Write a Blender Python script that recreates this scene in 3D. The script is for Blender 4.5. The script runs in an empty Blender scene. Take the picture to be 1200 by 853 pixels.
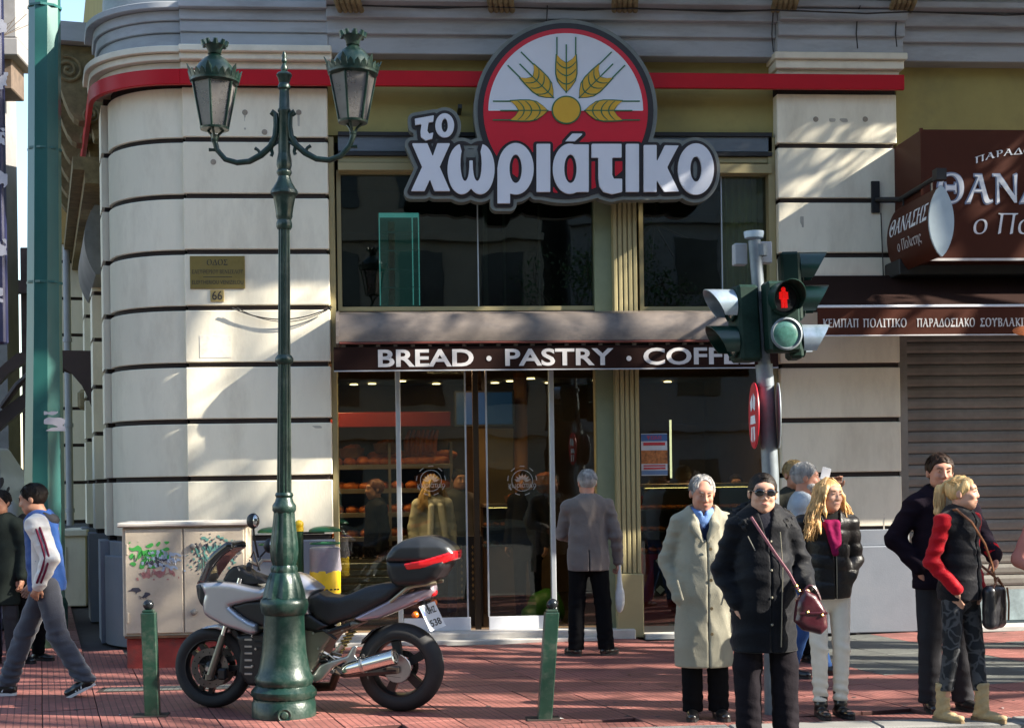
import bpy, math, random
import numpy as np
from mathutils import Vector, Matrix, Euler
from mathutils.geometry import tessellate_polygon

random.seed(7)
RNG = np.random.RandomState(5)
S = bpy.context.scene
COL = S.collection
R = math.radians
PI = math.pi

# ------------------------------------------------------------------ camera
FPX, CX, HY, ROLL, TH = 1700.0, 600.0, 562.0, 0.0143, 0.081
CAM = Vector((-1.25, -15.45, 1.70))
AX = Vector((math.cos(TH), -math.sin(TH), 0))      # camera right on the level
AF = Vector((math.sin(TH), math.cos(TH), 0))       # camera forward
cd = bpy.data.cameras.new('camera')
cam = bpy.data.objects.new('camera', cd)
COL.objects.link(cam)
cr, sr = math.cos(ROLL), math.sin(ROLL)
right = AX * cr - Vector((0, 0, 1)) * sr
up = AX * sr + Vector((0, 0, 1)) * cr
M = Matrix((right, up, -AF)).transposed().to_4x4()
M.translation = CAM
cam.matrix_world = M
cd.sensor_width = 36
cd.lens = 36 * FPX / 1200
cd.shift_y = (HY - 426.5) / 1200
cd.clip_start = 0.1
cd.clip_end = 2000
S.camera = cam

# ------------------------------------------------------------------ sky, sun, exposure
SUN_AZ, SUN_EL = R(73), R(31)      # azimuth measured from the facade's normal towards the right
to_sun = Vector((math.sin(SUN_AZ) * math.cos(SUN_EL), -math.cos(SUN_AZ) * math.cos(SUN_EL), math.sin(SUN_EL)))
W = bpy.data.worlds.new('World')
S.world = W
W.use_nodes = True
nt = W.node_tree
sky = nt.nodes.new('ShaderNodeTexSky')
sky.sky_type = 'NISHITA'
sky.sun_disc = False
sky.sun_elevation = SUN_EL
sky.sun_rotation = math.atan2(to_sun.x, to_sun.y)
sky.air_density = 1.2
sky.dust_density = .6
nt.links.new(sky.outputs[0], nt.nodes['Background'].inputs[0])
nt.nodes['Background'].inputs[1].default_value = 0.095
sl = bpy.data.lights.new('sun', 'SUN')
sl.energy = 5.0
sl.angle = R(0.55)
sl.color = (1.0, 0.92, 0.78)
so = bpy.data.objects.new('sun', sl)
so.rotation_euler = to_sun.to_track_quat('Z', 'Y').to_euler()
COL.objects.link(so)
S.view_settings.view_transform = 'Standard'
S.view_settings.look = 'None'
S.view_settings.gamma = 1
S.view_settings.exposure = 1.8

# ------------------------------------------------------------------ measuring: photo pixel (1200x853) -> place in the street
def ray(px, py):
    dx, dy = px - CX, HY - py
    sx, sy = dx * cr + dy * sr, -dx * sr + dy * cr
    return AX * sx + Vector((0, 0, sy)) + AF * FPX
def P(px, py, Y=0.0):
    r = ray(px, py)
    return CAM + r * ((Y - CAM.y) / r.y)
def G(px, py, z=0.0):
    r = ray(px, py)
    return CAM + r * ((z - CAM.z) / r.z)
def rect(x0, y0, x1, y1, Y=0.0):
    """x0,x1,z0,z1 of a level rectangle on the plane Y"""
    ym, xm = (y0 + y1) / 2, (x0 + x1) / 2
    return P(x0, ym, Y).x, P(x1, ym, Y).x, P(xm, y1, Y).z, P(xm, y0, Y).z

# ------------------------------------------------------------------ objects, labels
ORG = {}
def tag(o, label=None, cat=None, group=None, kind=None):
    if label: o['label'] = label
    if cat: o['category'] = cat
    if group: o['group'] = group
    if kind: o['kind'] = kind
    return o
def thing(name, loc, label, cat, group=None, rz=0.0, local=False):
    o = bpy.data.objects.new(name, None)
    o.empty_display_size = 0.1
    COL.objects.link(o)
    o.location = loc
    o.rotation_euler = (0, 0, rz)
    ORG[o] = Vector((0, 0, 0)) if local else Vector(loc)
    return tag(o, label, cat, group)
def adopt(o, parent, loc=None):
    COL.objects.link(o)
    if parent is not None:
        o.parent = parent
        ORG[o] = ORG[parent]
    else:
        ORG[o] = Vector(loc) if loc is not None else Vector((0, 0, 0))
        o.location = ORG[o]
    return o
def from_arrays(name, v, f, mat, parent=None, smooth=False, loc=None):
    """v (n,3) array, f (m,4) or (m,3) int array -> one mesh object"""
    me = bpy.data.meshes.new(name)
    org = ORG[parent] if parent is not None else (Vector(loc) if loc is not None else Vector((0, 0, 0)))
    v = np.asarray(v, dtype=np.float64) - np.array(org)
    f = np.asarray(f, dtype=np.int32)
    k = f.shape[1]
    me.vertices.add(len(v)); me.vertices.foreach_set('co', v.astype(np.float32).ravel())
    me.loops.add(f.size); me.loops.foreach_set('vertex_index', f.ravel())
    me.polygons.add(len(f)); me.polygons.foreach_set('loop_start', np.arange(0, f.size, k, dtype=np.int32))
    me.update(calc_edges=True)
    if smooth: me.shade_smooth()
    if mat: me.materials.append(mat)
    o = bpy.data.objects.new(name, me)
    return adopt(o, parent, loc)

class MB:
    """collects shapes, built as ONE mesh"""
    def __init__(s): s.v = []; s.f = []; s.m = []; s.sm = []; s.cm = 0; s.cs = False
    def mat(s, i): s.cm = i; return s
    def smooth(s, b=True): s.cs = b; return s
    def add(s, vs, fs):
        n = len(s.v); s.v += [tuple(q) for q in vs]
        for f in fs: s.f.append([i + n for i in f]); s.m.append(s.cm); s.sm.append(s.cs)
        return s
    def box(s, x0, x1, y0, y1, z0, z1, b=0.0):
        x0, x1 = min(x0, x1), max(x0, x1); y0, y1 = min(y0, y1), max(y0, y1); z0, z1 = min(z0, z1), max(z0, z1)
        b = min(b, (x1 - x0) * .45, (y1 - y0) * .45, (z1 - z0) * .45)
        if b <= 0:
            vs = [(x, y, z) for z in (z0, z1) for y in (y0, y1) for x in (x0, x1)]
            return s.add(vs, [(0, 2, 3, 1), (4, 5, 7, 6), (0, 1, 5, 4), (2, 6, 7, 3), (0, 4, 6, 2), (1, 3, 7, 5)])
        vs = []; idx = {}
        X, Y, Z = (x0, x1), (y0, y1), (z0, z1)
        for i in (0, 1):
            for j in (0, 1):
                for k in (0, 1):
                    sx, sy, sz = (1, -1)[i], (1, -1)[j], (1, -1)[k]
                    idx[i, j, k, 0] = len(vs); vs.append((X[i], Y[j] + sy * b, Z[k] + sz * b))
                    idx[i, j, k, 1] = len(vs); vs.append((X[i] + sx * b, Y[j], Z[k] + sz * b))
                    idx[i, j, k, 2] = len(vs); vs.append((X[i] + sx * b, Y[j] + sy * b, Z[k]))
        fs = []
        def q(l, flip): fs.append(l[::-1] if flip else l)
        for i in (0, 1): q([idx[i, 0, 0, 0], idx[i, 0, 1, 0], idx[i, 1, 1, 0], idx[i, 1, 0, 0]], i == 1)
        for j in (0, 1): q([idx[0, j, 0, 1], idx[1, j, 0, 1], idx[1, j, 1, 1], idx[0, j, 1, 1]], j == 1)
        for k in (0, 1): q([idx[0, 0, k, 2], idx[0, 1, k, 2], idx[1, 1, k, 2], idx[1, 0, k, 2]], k == 1)
        for i in (0, 1):
            for j in (0, 1): q([idx[i, j, 0, 0], idx[i, j, 0, 1], idx[i, j, 1, 1], idx[i, j, 1, 0]], (i + j) % 2 == 1)
        for i in (0, 1):
            for k in (0, 1): q([idx[i, 0, k, 0], idx[i, 1, k, 0], idx[i, 1, k, 2], idx[i, 0, k, 2]], (i + k) % 2 == 1)
        for j in (0, 1):
            for k in (0, 1): q([idx[0, j, k, 1], idx[0, j, k, 2], idx[1, j, k, 2], idx[1, j, k, 1]], (j + k) % 2 == 1)
        for i in (0, 1):
            for j in (0, 1):
                for k in (0, 1): q([idx[i, j, k, 0], idx[i, j, k, 2], idx[i, j, k, 1]], (i + j + k) % 2 == 1)
        return s.add(vs, fs)
    def tube(s, pts, r, n=8, cap=True):
        pts = [Vector(p) for p in pts]; N = len(pts)
        rs = r if hasattr(r, '__len__') else [r] * N
        vs = []; u = None
        for i, p in enumerate(pts):
            t = (pts[min(i + 1, N - 1)] - pts[max(i - 1, 0)])
            if t.length < 1e-9: t = Vector((0, 0, 1))
            t.normalize()
            if u is None:
                u = t.cross(Vector((0, 0, 1)) if abs(t.z) < .9 else Vector((0, 1, 0))).normalized()
            u = (u - t * u.dot(t)).normalized(); w = t.cross(u)
            for k in range(n):
                a = 2 * PI * k / n
                vs.append(p + (u * math.cos(a) + w * math.sin(a)) * rs[i])
        fs = [(i * n + k, i * n + (k + 1) % n, (i + 1) * n + (k + 1) % n, (i + 1) * n + k) for i in range(N - 1) for k in range(n)]
        if cap: fs += [list(range(n))[::-1], [(N - 1) * n + k for k in range(n)]]
        return s.add(vs, fs)
    def lathe(s, prof, c=(0, 0, 0), n=24, axis='z', flute=None, ax=None, cap=True):
        """prof: list of (radius, height)"""
        c = Vector(c)
        if ax is not None: w = Vector(ax).normalized()
        else: w = {'z': Vector((0, 0, 1)), 'y': Vector((0, 1, 0)), 'x': Vector((1, 0, 0))}[axis]
        u = w.cross(Vector((0, 1, 0)) if abs(w.y) < .9 else Vector((0, 0, 1))).normalized(); v = w.cross(u)
        vs = []
        for (r, h) in prof:
            for k in range(n):
                a = 2 * PI * k / n
                rr = r * (flute(k, h) if flute else 1)
                vs.append(c + (u * math.cos(a) + v * math.sin(a)) * rr + w * h)
        N = len(prof)
        fs = [(i * n + k, i * n + (k + 1) % n, (i + 1) * n + (k + 1) % n, (i + 1) * n + k) for i in range(N - 1) for k in range(n)]
        if cap and prof[0][0] > 1e-5: fs.append(list(range(n))[::-1])
        if cap and prof[-1][0] > 1e-5: fs.append([(N - 1) * n + k for k in range(n)])
        return s.add(vs, fs)
    def ball(s, c, r, n=12, sc=(1, 1, 1), rot=None):
        c = Vector(c); m = n // 2; vs = []; fs = []
        for i in range(m + 1):
            a = PI * i / m
            for k in range(n):
                b = 2 * PI * k / n
                q = Vector((math.sin(a) * math.cos(b) * r * sc[0], math.sin(a) * math.sin(b) * r * sc[1], math.cos(a) * r * sc[2]))
                if rot is not None: q = rot @ q
                vs.append(c + q)
        fs = [(i * n + k, (i + 1) * n + k, (i + 1) * n + (k + 1) % n, i * n + (k + 1) % n) for i in range(m) for k in range(n)]
        return s.add(vs, fs)
    def prism(s, poly, y0, y1, fr=None):
        """poly: list of (a,b) ; fr(a,b,c)->world point; default a=x, b=z, c=y"""
        fr = fr or (lambda a, b, c: Vector((a, c, b)))
        n = len(poly)
        tri = tessellate_polygon([[Vector((a, b, 0)) for a, b in poly]])
        area = sum(poly[i][0] * poly[(i + 1) % n][1] - poly[(i + 1) % n][0] * poly[i][1] for i in range(n))
        vs = [fr(a, b, y0) for a, b in poly] + [fr(a, b, y1) for a, b in poly]
        fs = []
        for t in tri:
            a_, b_, c_ = [poly[i] for i in t]
            ar = (b_[0] - a_[0]) * (c_[1] - a_[1]) - (c_[0] - a_[0]) * (b_[1] - a_[1])
            if ar < 0: t = t[::-1]
            fs.append(tuple(t)); fs.append(tuple(i + n for i in t[::-1]))
        for i in range(n):
            j = (i + 1) % n
            fs.append((i, i + n, j + n, j) if area > 0 else (i, j, j + n, i + n))
        return s.add(vs, fs)
    def build(s, name, mats, parent=None, loc=None, smooth=None):
        me = bpy.data.meshes.new(name)
        org = ORG[parent] if parent is not None else (Vector(loc) if loc is not None else Vector((0, 0, 0)))
        me.from_pydata([(a - org.x, b - org.y, c - org.z) for a, b, c in s.v], [], s.f)
        if not isinstance(mats, (list, tuple)): mats = [mats]
        for m in mats: me.materials.append(m)
        if len(mats) > 1: me.polygons.foreach_set('material_index', s.m)
        me.polygons.foreach_set('use_smooth', [True] * len(s.f) if smooth else ([False] * len(s.f) if smooth is False else s.sm))
        if any(s.sm) or smooth:
            try: me.set_sharp_from_angle(angle=R(38))
            except Exception: pass
        me.update()
        return adopt(bpy.data.objects.new(name, me), parent, loc)

# ------------------------------------------------------------------ materials
MATS = {}
def _node(nt, t, **kw):
    n = nt.nodes.new(t)
    for k, v in kw.items():
        if k.startswith('i_'): n.inputs[int(k[2:])].default_value = v
        else: setattr(n, k, v)
    return n
def lin(c):
    return tuple((x / 12.92 if x <= .04045 else ((x + .055) / 1.055) ** 2.4) for x in c)
def mat(name, col, rough=.6, metal=0.0, var=.12, vs=6.0, bump=.0, bs=60.0, coat=0.0, emit=None, es=1.0, stretch=(1, 1, 1),
        alpha=1.0, fine=0.0, spec=None, dirt=None, dirt_amt=0.0, dirt_scale=2.0, sheen=0.0, rnd=0.0, world=False):
    """principled with procedural variation: broad tone noise, fine grain, optional dirt colour, bump"""
    if name in MATS: return MATS[name]
    m = bpy.data.materials.new(name); m.use_nodes = True
    nt = m.node_tree; b = nt.nodes['Principled BSDF']; L = nt.links
    tc = _node(nt, 'ShaderNodeTexCoord'); mp = _node(nt, 'ShaderNodeMapping')
    mp.inputs['Scale'].default_value = stretch
    if world: L.new(_node(nt, 'ShaderNodeNewGeometry').outputs['Position'], mp.inputs[0])
    else: L.new(tc.outputs['Object'], mp.inputs[0])
    n1 = _node(nt, 'ShaderNodeTexNoise'); n1.inputs['Scale'].default_value = vs; n1.inputs['Detail'].default_value = 6; n1.inputs['Roughness'].default_value = .65
    L.new(mp.outputs[0], n1.inputs['Vector'])
    c0 = tuple(max(0, x * (1 - var)) for x in col); c1 = tuple(min(1, x * (1 + var)) for x in col)
    rp = _node(nt, 'ShaderNodeValToRGB')
    rp.color_ramp.elements[0].position = .3; rp.color_ramp.elements[1].position = .7
    rp.color_ramp.elements[0].color = (*c0, 1); rp.color_ramp.elements[1].color = (*c1, 1)
    L.new(n1.outputs['Fac'], rp.inputs[0])
    out = rp.outputs[0]
    if dirt is not None:
        n2 = _node(nt, 'ShaderNodeTexNoise'); n2.inputs['Scale'].default_value = dirt_scale; n2.inputs['Detail'].default_value = 9; n2.inputs['Roughness'].default_value = .7
        L.new(mp.outputs[0], n2.inputs['Vector'])
        r2 = _node(nt, 'ShaderNodeValToRGB'); r2.color_ramp.elements[0].position = .48; r2.color_ramp.elements[1].position = .72
        r2.color_ramp.elements[1].color = (dirt_amt,) * 3 + (1,)
        L.new(n2.outputs['Fac'], r2.inputs[0])
        mx = _node(nt, 'ShaderNodeMix', data_type='RGBA'); L.new(r2.outputs[0], mx.inputs[0])
        L.new(out, mx.inputs[6]); mx.inputs[7].default_value = (*dirt, 1); out = mx.outputs[2]
    if rnd > 0:
        oi = _node(nt, 'ShaderNodeObjectInfo'); mr = _node(nt, 'ShaderNodeMapRange')
        mr.inputs[3].default_value = 1 - rnd; mr.inputs[4].default_value = 1 + rnd
        L.new(oi.outputs['Random'], mr.inputs[0])
        hs = _node(nt, 'ShaderNodeHueSaturation'); L.new(mr.outputs[0], hs.inputs['Value']); L.new(out, hs.inputs['Color']); out = hs.outputs[0]
    L.new(out, b.inputs['Base Color'])
    b.inputs['Roughness'].default_value = rough
    b.inputs['Metallic'].default_value = metal
    if coat: b.inputs['Coat Weight'].default_value = coat; b.inputs['Coat Roughness'].default_value = .08
    if sheen: b.inputs['Sheen Weight'].default_value = sheen
    if spec is not None: b.inputs['Specular IOR Level'].default_value = spec
    if emit: b.inputs['Emission Color'].default_value = (*emit, 1); b.inputs['Emission Strength'].default_value = es
    if alpha < 1: b.inputs['Alpha'].default_value = alpha
    if bump > 0:
        n3 = _node(nt, 'ShaderNodeTexNoise'); n3.inputs['Scale'].default_value = bs; n3.inputs['Detail'].default_value = 5
        L.new(mp.outputs[0], n3.inputs['Vector'])
        bp = _node(nt, 'ShaderNodeBump'); bp.inputs['Strength'].default_value = bump; bp.inputs['Distance'].default_value = .01
        L.new(n3.outputs['Fac'], bp.inputs['Height']); L.new(bp.outputs[0], b.inputs['Normal'])
    MATS[name] = m
    return m
def glass(name, tint=(.8, .85, .82), refl=1.0, rough=.0, base=.04):
    m = bpy.data.materials.new(name); m.use_nodes = True
    nt = m.node_tree; nt.nodes.remove(nt.nodes['Principled BSDF']); L = nt.links
    o = nt.nodes['Material Output']
    tr = _node(nt, 'ShaderNodeBsdfTransparent'); tr.inputs[0].default_value = (*tint, 1)
    gl = _node(nt, 'ShaderNodeBsdfGlossy'); gl.inputs['Roughness'].default_value = rough; gl.inputs[0].default_value = (refl, refl, refl, 1)
    fr = _node(nt, 'ShaderNodeFresnel'); fr.inputs[0].default_value = 1.5
    ma = _node(nt, 'ShaderNodeMath', operation='ADD', use_clamp=True); ma.inputs[1].default_value = base
    tc = _node(nt, 'ShaderNodeTexCoord'); ns = _node(nt, 'ShaderNodeTexNoise'); ns.inputs['Scale'].default_value = 1.3
    bp = _node(nt, 'ShaderNodeBump'); bp.inputs['Strength'].default_value = .03; bp.inputs['Distance'].default_value = .05
    L.new(tc.outputs['Object'], ns.inputs['Vector']); L.new(ns.outputs['Fac'], bp.inputs['Height']); L.new(bp.outputs[0], gl.inputs['Normal'])
    mx = _node(nt, 'ShaderNodeMixShader')
    L.new(fr.outputs[0], ma.inputs[0]); L.new(ma.outputs[0], mx.inputs[0]); L.new(tr.outputs[0], mx.inputs[1]); L.new(gl.outputs[0], mx.inputs[2])
    L.new(mx.outputs[0], o.inputs[0])
    MATS[name] = m
    return m

# ------------------------------------------------------------------ text
def serif(s, it=False):
    r = ''
    for ch in s:
        o = ord(ch)
        if 0x391 <= o <= 0x3A9: r += chr((0x1D6E2 if it else 0x1D6A8) + o - 0x391)
        elif 0x3b1 <= o <= 0x3c9: r += chr((0x1D6FC if it else 0x1D6C2) + o - 0x3b1)
        elif 'A' <= ch <= 'Z': r += chr((0x1D434 if it else 0x1D400) + o - 65)
        else: r += ch
    return r
def text(name, body, x0, x1, z0, z1, m, parent=None, Y=0, off=0.0, ext=.004, fr=None, arc=None, space=1.0):
    """lettering fitted to the rectangle x0..x1, z0..z1 on the plane Y facing -Y (or frame fr(a,b,c))"""
    c = bpy.data.curves.new(name, 'FONT'); c.body = body; c.size = 1; c.offset = off; c.space_character = space; c.resolution_u = 4
    t = bpy.data.objects.new(name, c); COL.objects.link(t)
    bpy.context.view_layer.update()
    me = bpy.data.meshes.new_from_object(t.evaluated_get(bpy.context.evaluated_depsgraph_get()))
    bpy.data.objects.remove(t)
    n = len(me.vertices); v = np.empty(n * 3, np.float32); me.vertices.foreach_get('co', v); v = v.reshape(-1, 3)
    fs = [list(p.vertices) for p in me.polygons]
    mn, mx = v.min(0), v.max(0)
    a = x0 + (v[:, 0] - mn[0]) / (mx[0] - mn[0]) * (x1 - x0)
    b = z0 + (v[:, 1] - mn[1]) / (mx[1] - mn[1]) * (z1 - z0)
    if arc:      # (centre height drop) bend into an arch
        mid, hw = (x0 + x1) / 2, (x1 - x0) / 2
        b = b - arc * ((a - mid) / hw) ** 2
    fr = fr or (lambda p, q, r: Vector((p, Y + r, q)))
    ed = {}
    for f in fs:
        for i in range(len(f)):
            e = (f[i], f[(i + 1) % len(f)]); ed[e] = ed.get(e, 0) + 1
    mb = MB()
    # faces turned towards the viewer (-Y): reversed winding of the XY text plane mapped to X,Z keeps +normal = -Y
    vs = [fr(a[i], b[i], -ext) for i in range(n)] + [fr(a[i], b[i], 0.0) for i in range(n)]
    ff = [tuple(f) for f in fs]
    for (i, j) in ed:
        if (j, i) not in ed: ff.append((i, i + n, j + n, j))
    mb.add(vs, ff)
    bpy.data.meshes.remove(me)
    return mb.build(name, m, parent)

# ------------------------------------------------------------------ 2-D signed distance -> flat shapes with clean outlines
def contour_loops(D, ax, az):
    """D[nx,nz] signed distance (inside < 0) -> list of closed loops (x,z), via 2-D surface nets"""
    nx, nz = D.shape
    ins = D < 0
    c = [ins[:-1, :-1], ins[1:, :-1], ins[:-1, 1:], ins[1:, 1:]]
    cnt = sum(q.astype(int) for q in c)
    act = (cnt > 0) & (cnt < 4)
    I, J = np.nonzero(act)
    pts = np.zeros((len(I), 2)); num = np.zeros(len(I))
    for (a, b) in (((0, 0), (1, 0)), ((0, 1), (1, 1)), ((0, 0), (0, 1)), ((1, 0), (1, 1))):
        da = D[I + a[0], J + a[1]]; db = D[I + b[0], J + b[1]]
        cr_ = (da < 0) != (db < 0)
        t = np.where(cr_, da / np.where(cr_, da - db, 1), 0)
        xa, za = ax[I + a[0]], az[J + a[1]]; xb, zb = ax[I + b[0]], az[J + b[1]]
        pts[:, 0] += np.where(cr_, xa + t * (xb - xa), 0); pts[:, 1] += np.where(cr_, za + t * (zb - za), 0); num += cr_
    pts /= num[:, None]
    idx = -np.ones((nx - 1, nz - 1), int); idx[I, J] = np.arange(len(I))
    nxt = {}
    # directed edges keep the inside on the left
    e = ins[1:-1, 1:-1]
    ii, jj = np.nonzero(ins[:-1, 1:-1] != ins[1:, 1:-1])      # edge along x at (i..i+1, j+1)
    for i, j in zip(ii, jj + 1):
        a_, b_ = idx[i, j - 1], idx[i, j]
        if ins[i, j]: nxt.setdefault(a_, []).append(b_)
        else: nxt.setdefault(b_, []).append(a_)
    ii, jj = np.nonzero(ins[1:-1, :-1] != ins[1:-1, 1:])      # edge along z at (i+1, j..j+1)
    for i, j in zip(ii + 1, jj):
        a_, b_ = idx[i - 1, j], idx[i, j]
        if ins[i, j]: nxt.setdefault(b_, []).append(a_)
        else: nxt.setdefault(a_, []).append(b_)
    loops = []
    while nxt:
        s0 = next(iter(nxt)); lp = [s0]; cur = s0
        while True:
            l = nxt.get(cur)
            if not l: break
            q = l.pop()
            if not l: del nxt[cur]
            if q == s0: break
            lp.append(q); cur = q
        p = pts[lp]
        if len(p) < 6: continue
        # drop points that lie on a straight run
        keep = [0]
        for k in range(1, len(p) - 1):
            a_ = p[keep[-1]]; d1 = p[k] - a_; d2 = p[k + 1] - a_
            if abs(d1[0] * d2[1] - d1[1] * d2[0]) > .05 * (ax[1] - ax[0]) * np.hypot(*d2) or k - keep[-1] > 12: keep.append(k)
        keep.append(len(p) - 1)
        loops.append(p[keep])
    return loops
def flat_shape(name, loops, y0, y1, m, parent, fr=None):
    """nested outlines (holes by even-odd filling) extruded between y0 (front) and y1"""
    fr = fr or (lambda a, b, c: Vector((a, c, b)))
    c = bpy.data.curves.new('outline', 'CURVE'); c.dimensions = '2D'; c.fill_mode = 'BOTH'; c.extrude = .5
    for l in loops:
        sp_ = c.splines.new('POLY'); sp_.points.add(len(l) - 1)
        sp_.points.foreach_set('co', np.concatenate([l, np.zeros((len(l), 1)), np.ones((len(l), 1))], 1).astype(np.float32).ravel())
        sp_.use_cyclic_u = True
    t = bpy.data.objects.new('t', c)
    me = bpy.data.meshes.new_from_object(t)
    vs = [fr(v.co.x, v.co.y, y0 if v.co.z > 0 else y1) for v in me.vertices]
    fs = [list(p.vertices) for p in me.polygons]
    bpy.data.objects.remove(t); bpy.data.meshes.remove(me); bpy.data.curves.remove(c)
    mb = MB(); mb.add(vs, fs)
    return mb.build(name, m, parent)
def sd_poly(X, Z, poly):
    d = np.full(np.broadcast(X, Z).shape, 1e9); s = np.ones_like(d)
    n = len(poly)
    for i in range(n):
        ax_, az_ = poly[i]; bx, bz = poly[i - 1]
        ex, ez = bx - ax_, bz - az_; wx, wz = X - ax_, Z - az_
        t = np.clip((wx * ex + wz * ez) / (ex * ex + ez * ez + 1e-12), 0, 1)
        qx, qz = wx - ex * t, wz - ez * t
        d = np.minimum(d, qx * qx + qz * qz)
        c1 = Z >= az_; c2 = Z < bz; c3 = ex * wz > ez * wx
        s = np.where((c1 & c2 & c3) | (~c1 & ~c2 & ~c3), -s, s)
    return s * np.sqrt(d)
def sd_ell(X, Z, cx, cz, rx, rz):
    k = np.sqrt(((X - cx) / rx) ** 2 + ((Z - cz) / rz) ** 2)
    k2 = np.sqrt(((X - cx) / rx ** 2) ** 2 + ((Z - cz) / rz ** 2) ** 2)
    return k * (k - 1) / np.maximum(k2, 1e-9)

# ------------------------------------------------------------------ 3-D signed distance bodies (smooth unions), meshed by surface nets
def smin(a, b, k):
    if k <= 0: return np.minimum(a, b)
    h = np.maximum(k - np.abs(a - b), 0) / k
    return np.minimum(a, b) - h * h * k * .25
class Field:
    def __init__(s, lo, hi, h):
        s.lo = np.array(lo, float); s.h = h
        n = np.ceil((np.array(hi) - s.lo) / h).astype(int) + 1
        s.x, s.y, s.z = [(s.lo[i] + np.arange(n[i]) * h).astype(np.float32) for i in range(3)]
        s.d = np.full(n, .2, np.float32)
    def _sl(s, lo, hi):
        out = []
        for i, a in enumerate((s.x, s.y, s.z)):
            out.append(slice(max(0, int((lo[i] - s.lo[i]) / s.h)), min(len(a), int((hi[i] - s.lo[i]) / s.h) + 2)))
        return tuple(out)
    def op(s, lo, hi, fn, k=.02, mode='u'):
        pad = k + s.h * 2
        sl = s._sl([q - pad for q in lo], [q + pad for q in hi])
        X = s.x[sl[0]][:, None, None]; Y = s.y[sl[1]][None, :, None]; Z = s.z[sl[2]][None, None, :]
        if X.size == 0 or Y.size == 0 or Z.size == 0: return s
        v = fn(X, Y, Z)
        cur = s.d[sl]
        if mode == 'u': s.d[sl] = smin(cur, v, k)
        elif mode == 's': s.d[sl] = -smin(-cur, v, k)
        return s
    def ell(s, c, r, rot=None, k=.02, mode='u'):
        c = np.array(c, float); r = np.array(r, float); m = max(r)
        Rm = None if rot is None else np.array(rot.to_3x3() if hasattr(rot, 'to_3x3') else rot)
        def fn(X, Y, Z):
            a, b, e = X - c[0], Y - c[1], Z - c[2]
            if Rm is not None: a, b, e = (Rm[0][0] * a + Rm[1][0] * b + Rm[2][0] * e, Rm[0][1] * a + Rm[1][1] * b + Rm[2][1] * e, Rm[0][2] * a + Rm[1][2] * b + Rm[2][2] * e)
            k0 = np.sqrt((a / r[0]) ** 2 + (b / r[1]) ** 2 + (e / r[2]) ** 2)
            k1 = np.sqrt((a / r[0] ** 2) ** 2 + (b / r[1] ** 2) ** 2 + (e / r[2] ** 2) ** 2)
            return k0 * (k0 - 1) / np.maximum(k1, 1e-6)
        ext = (r if Rm is None else np.array([m] * 3))
        return s.op(c - ext, c + ext, fn, k, mode)
    def cap(s, a, b, ra, rb=None, k=.02, mode='u', fl=None):
        """tapered capsule; fl=(unit direction, factor): thickness along that direction is scaled by the factor"""
        rb = ra if rb is None else rb
        a = np.array(a, float); b = np.array(b, float); ab = b - a; L2 = max(float(ab @ ab), 1e-9); m = max(ra, rb) * (max(1, fl[1]) if fl else 1)
        def fn(X, Y, Z):
            px, py, pz = X - a[0], Y - a[1], Z - a[2]
            t = np.clip((px * ab[0] + py * ab[1] + pz * ab[2]) / L2, 0, 1)
            qx, qy, qz = px - t * ab[0], py - t * ab[1], pz - t * ab[2]
            rr = ra + (rb - ra) * t
            if fl:
                n, f = fl; dn = qx * n[0] + qy * n[1] + qz * n[2]; e = dn * (1 / f - 1)
                qx, qy, qz = qx + e * n[0], qy + e * n[1], qz + e * n[2]
                q = np.sqrt(qx * qx + qy * qy + qz * qz)
                return (q - rr) * min(1.0, .5 + .5 * f)
            return np.sqrt(qx * qx + qy * qy + qz * qz) - rr
        return s.op(np.minimum(a, b) - m, np.maximum(a, b) + m, fn, k, mode)
    def box(s, c, hs, rd=.01, rot=None, k=.01, mode='u'):
        c = np.array(c, float); hs = np.array(hs, float); m = float(np.linalg.norm(hs))
        Rm = None if rot is None else np.array(rot)
        def fn(X, Y, Z):
            a, b, e = X - c[0], Y - c[1], Z - c[2]
            if Rm is not None: a, b, e = (Rm[0][0] * a + Rm[1][0] * b + Rm[2][0] * e, Rm[0][1] * a + Rm[1][1] * b + Rm[2][1] * e, Rm[0][2] * a + Rm[1][2] * b + Rm[2][2] * e)
            qa, qb, qe = np.abs(a) - hs[0] + rd, np.abs(b) - hs[1] + rd, np.abs(e) - hs[2] + rd
            return np.sqrt(np.maximum(qa, 0) ** 2 + np.maximum(qb, 0) ** 2 + np.maximum(qe, 0) ** 2) + np.minimum(np.maximum(np.maximum(qa, qb), qe), 0) - rd
        ext = hs if Rm is None else np.array([m] * 3)
        return s.op(c - ext, c + ext, fn, k, mode)
    def slab(s, poly, hw, rd=.02, yc=0.0, k=.01, mode='u', taper=None):
        """side profile (x,z polygon) with half width hw about y=yc, edges rounded by rd; taper(X,Z)-> half width"""
        xs = [p[0] for p in poly]; zs = [p[1] for p in poly]; mw = hw
        def fn(X, Y, Z):
            X2, Z2 = X[:, 0, :], Z[0, 0, :][None, :]
            d2 = sd_poly(X2, Z2, poly)[:, None, :] + rd
            w = (taper(X2, Z2)[:, None, :] if taper else hw) - rd
            dy = np.abs(Y - yc) - w
            return np.minimum(np.maximum(d2, dy), 0) + np.sqrt(np.maximum(d2, 0) ** 2 + np.maximum(dy, 0) ** 2) - rd
        return s.op((min(xs), yc - mw, min(zs)), (max(xs), yc + mw, max(zs)), fn, k, mode)
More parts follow.
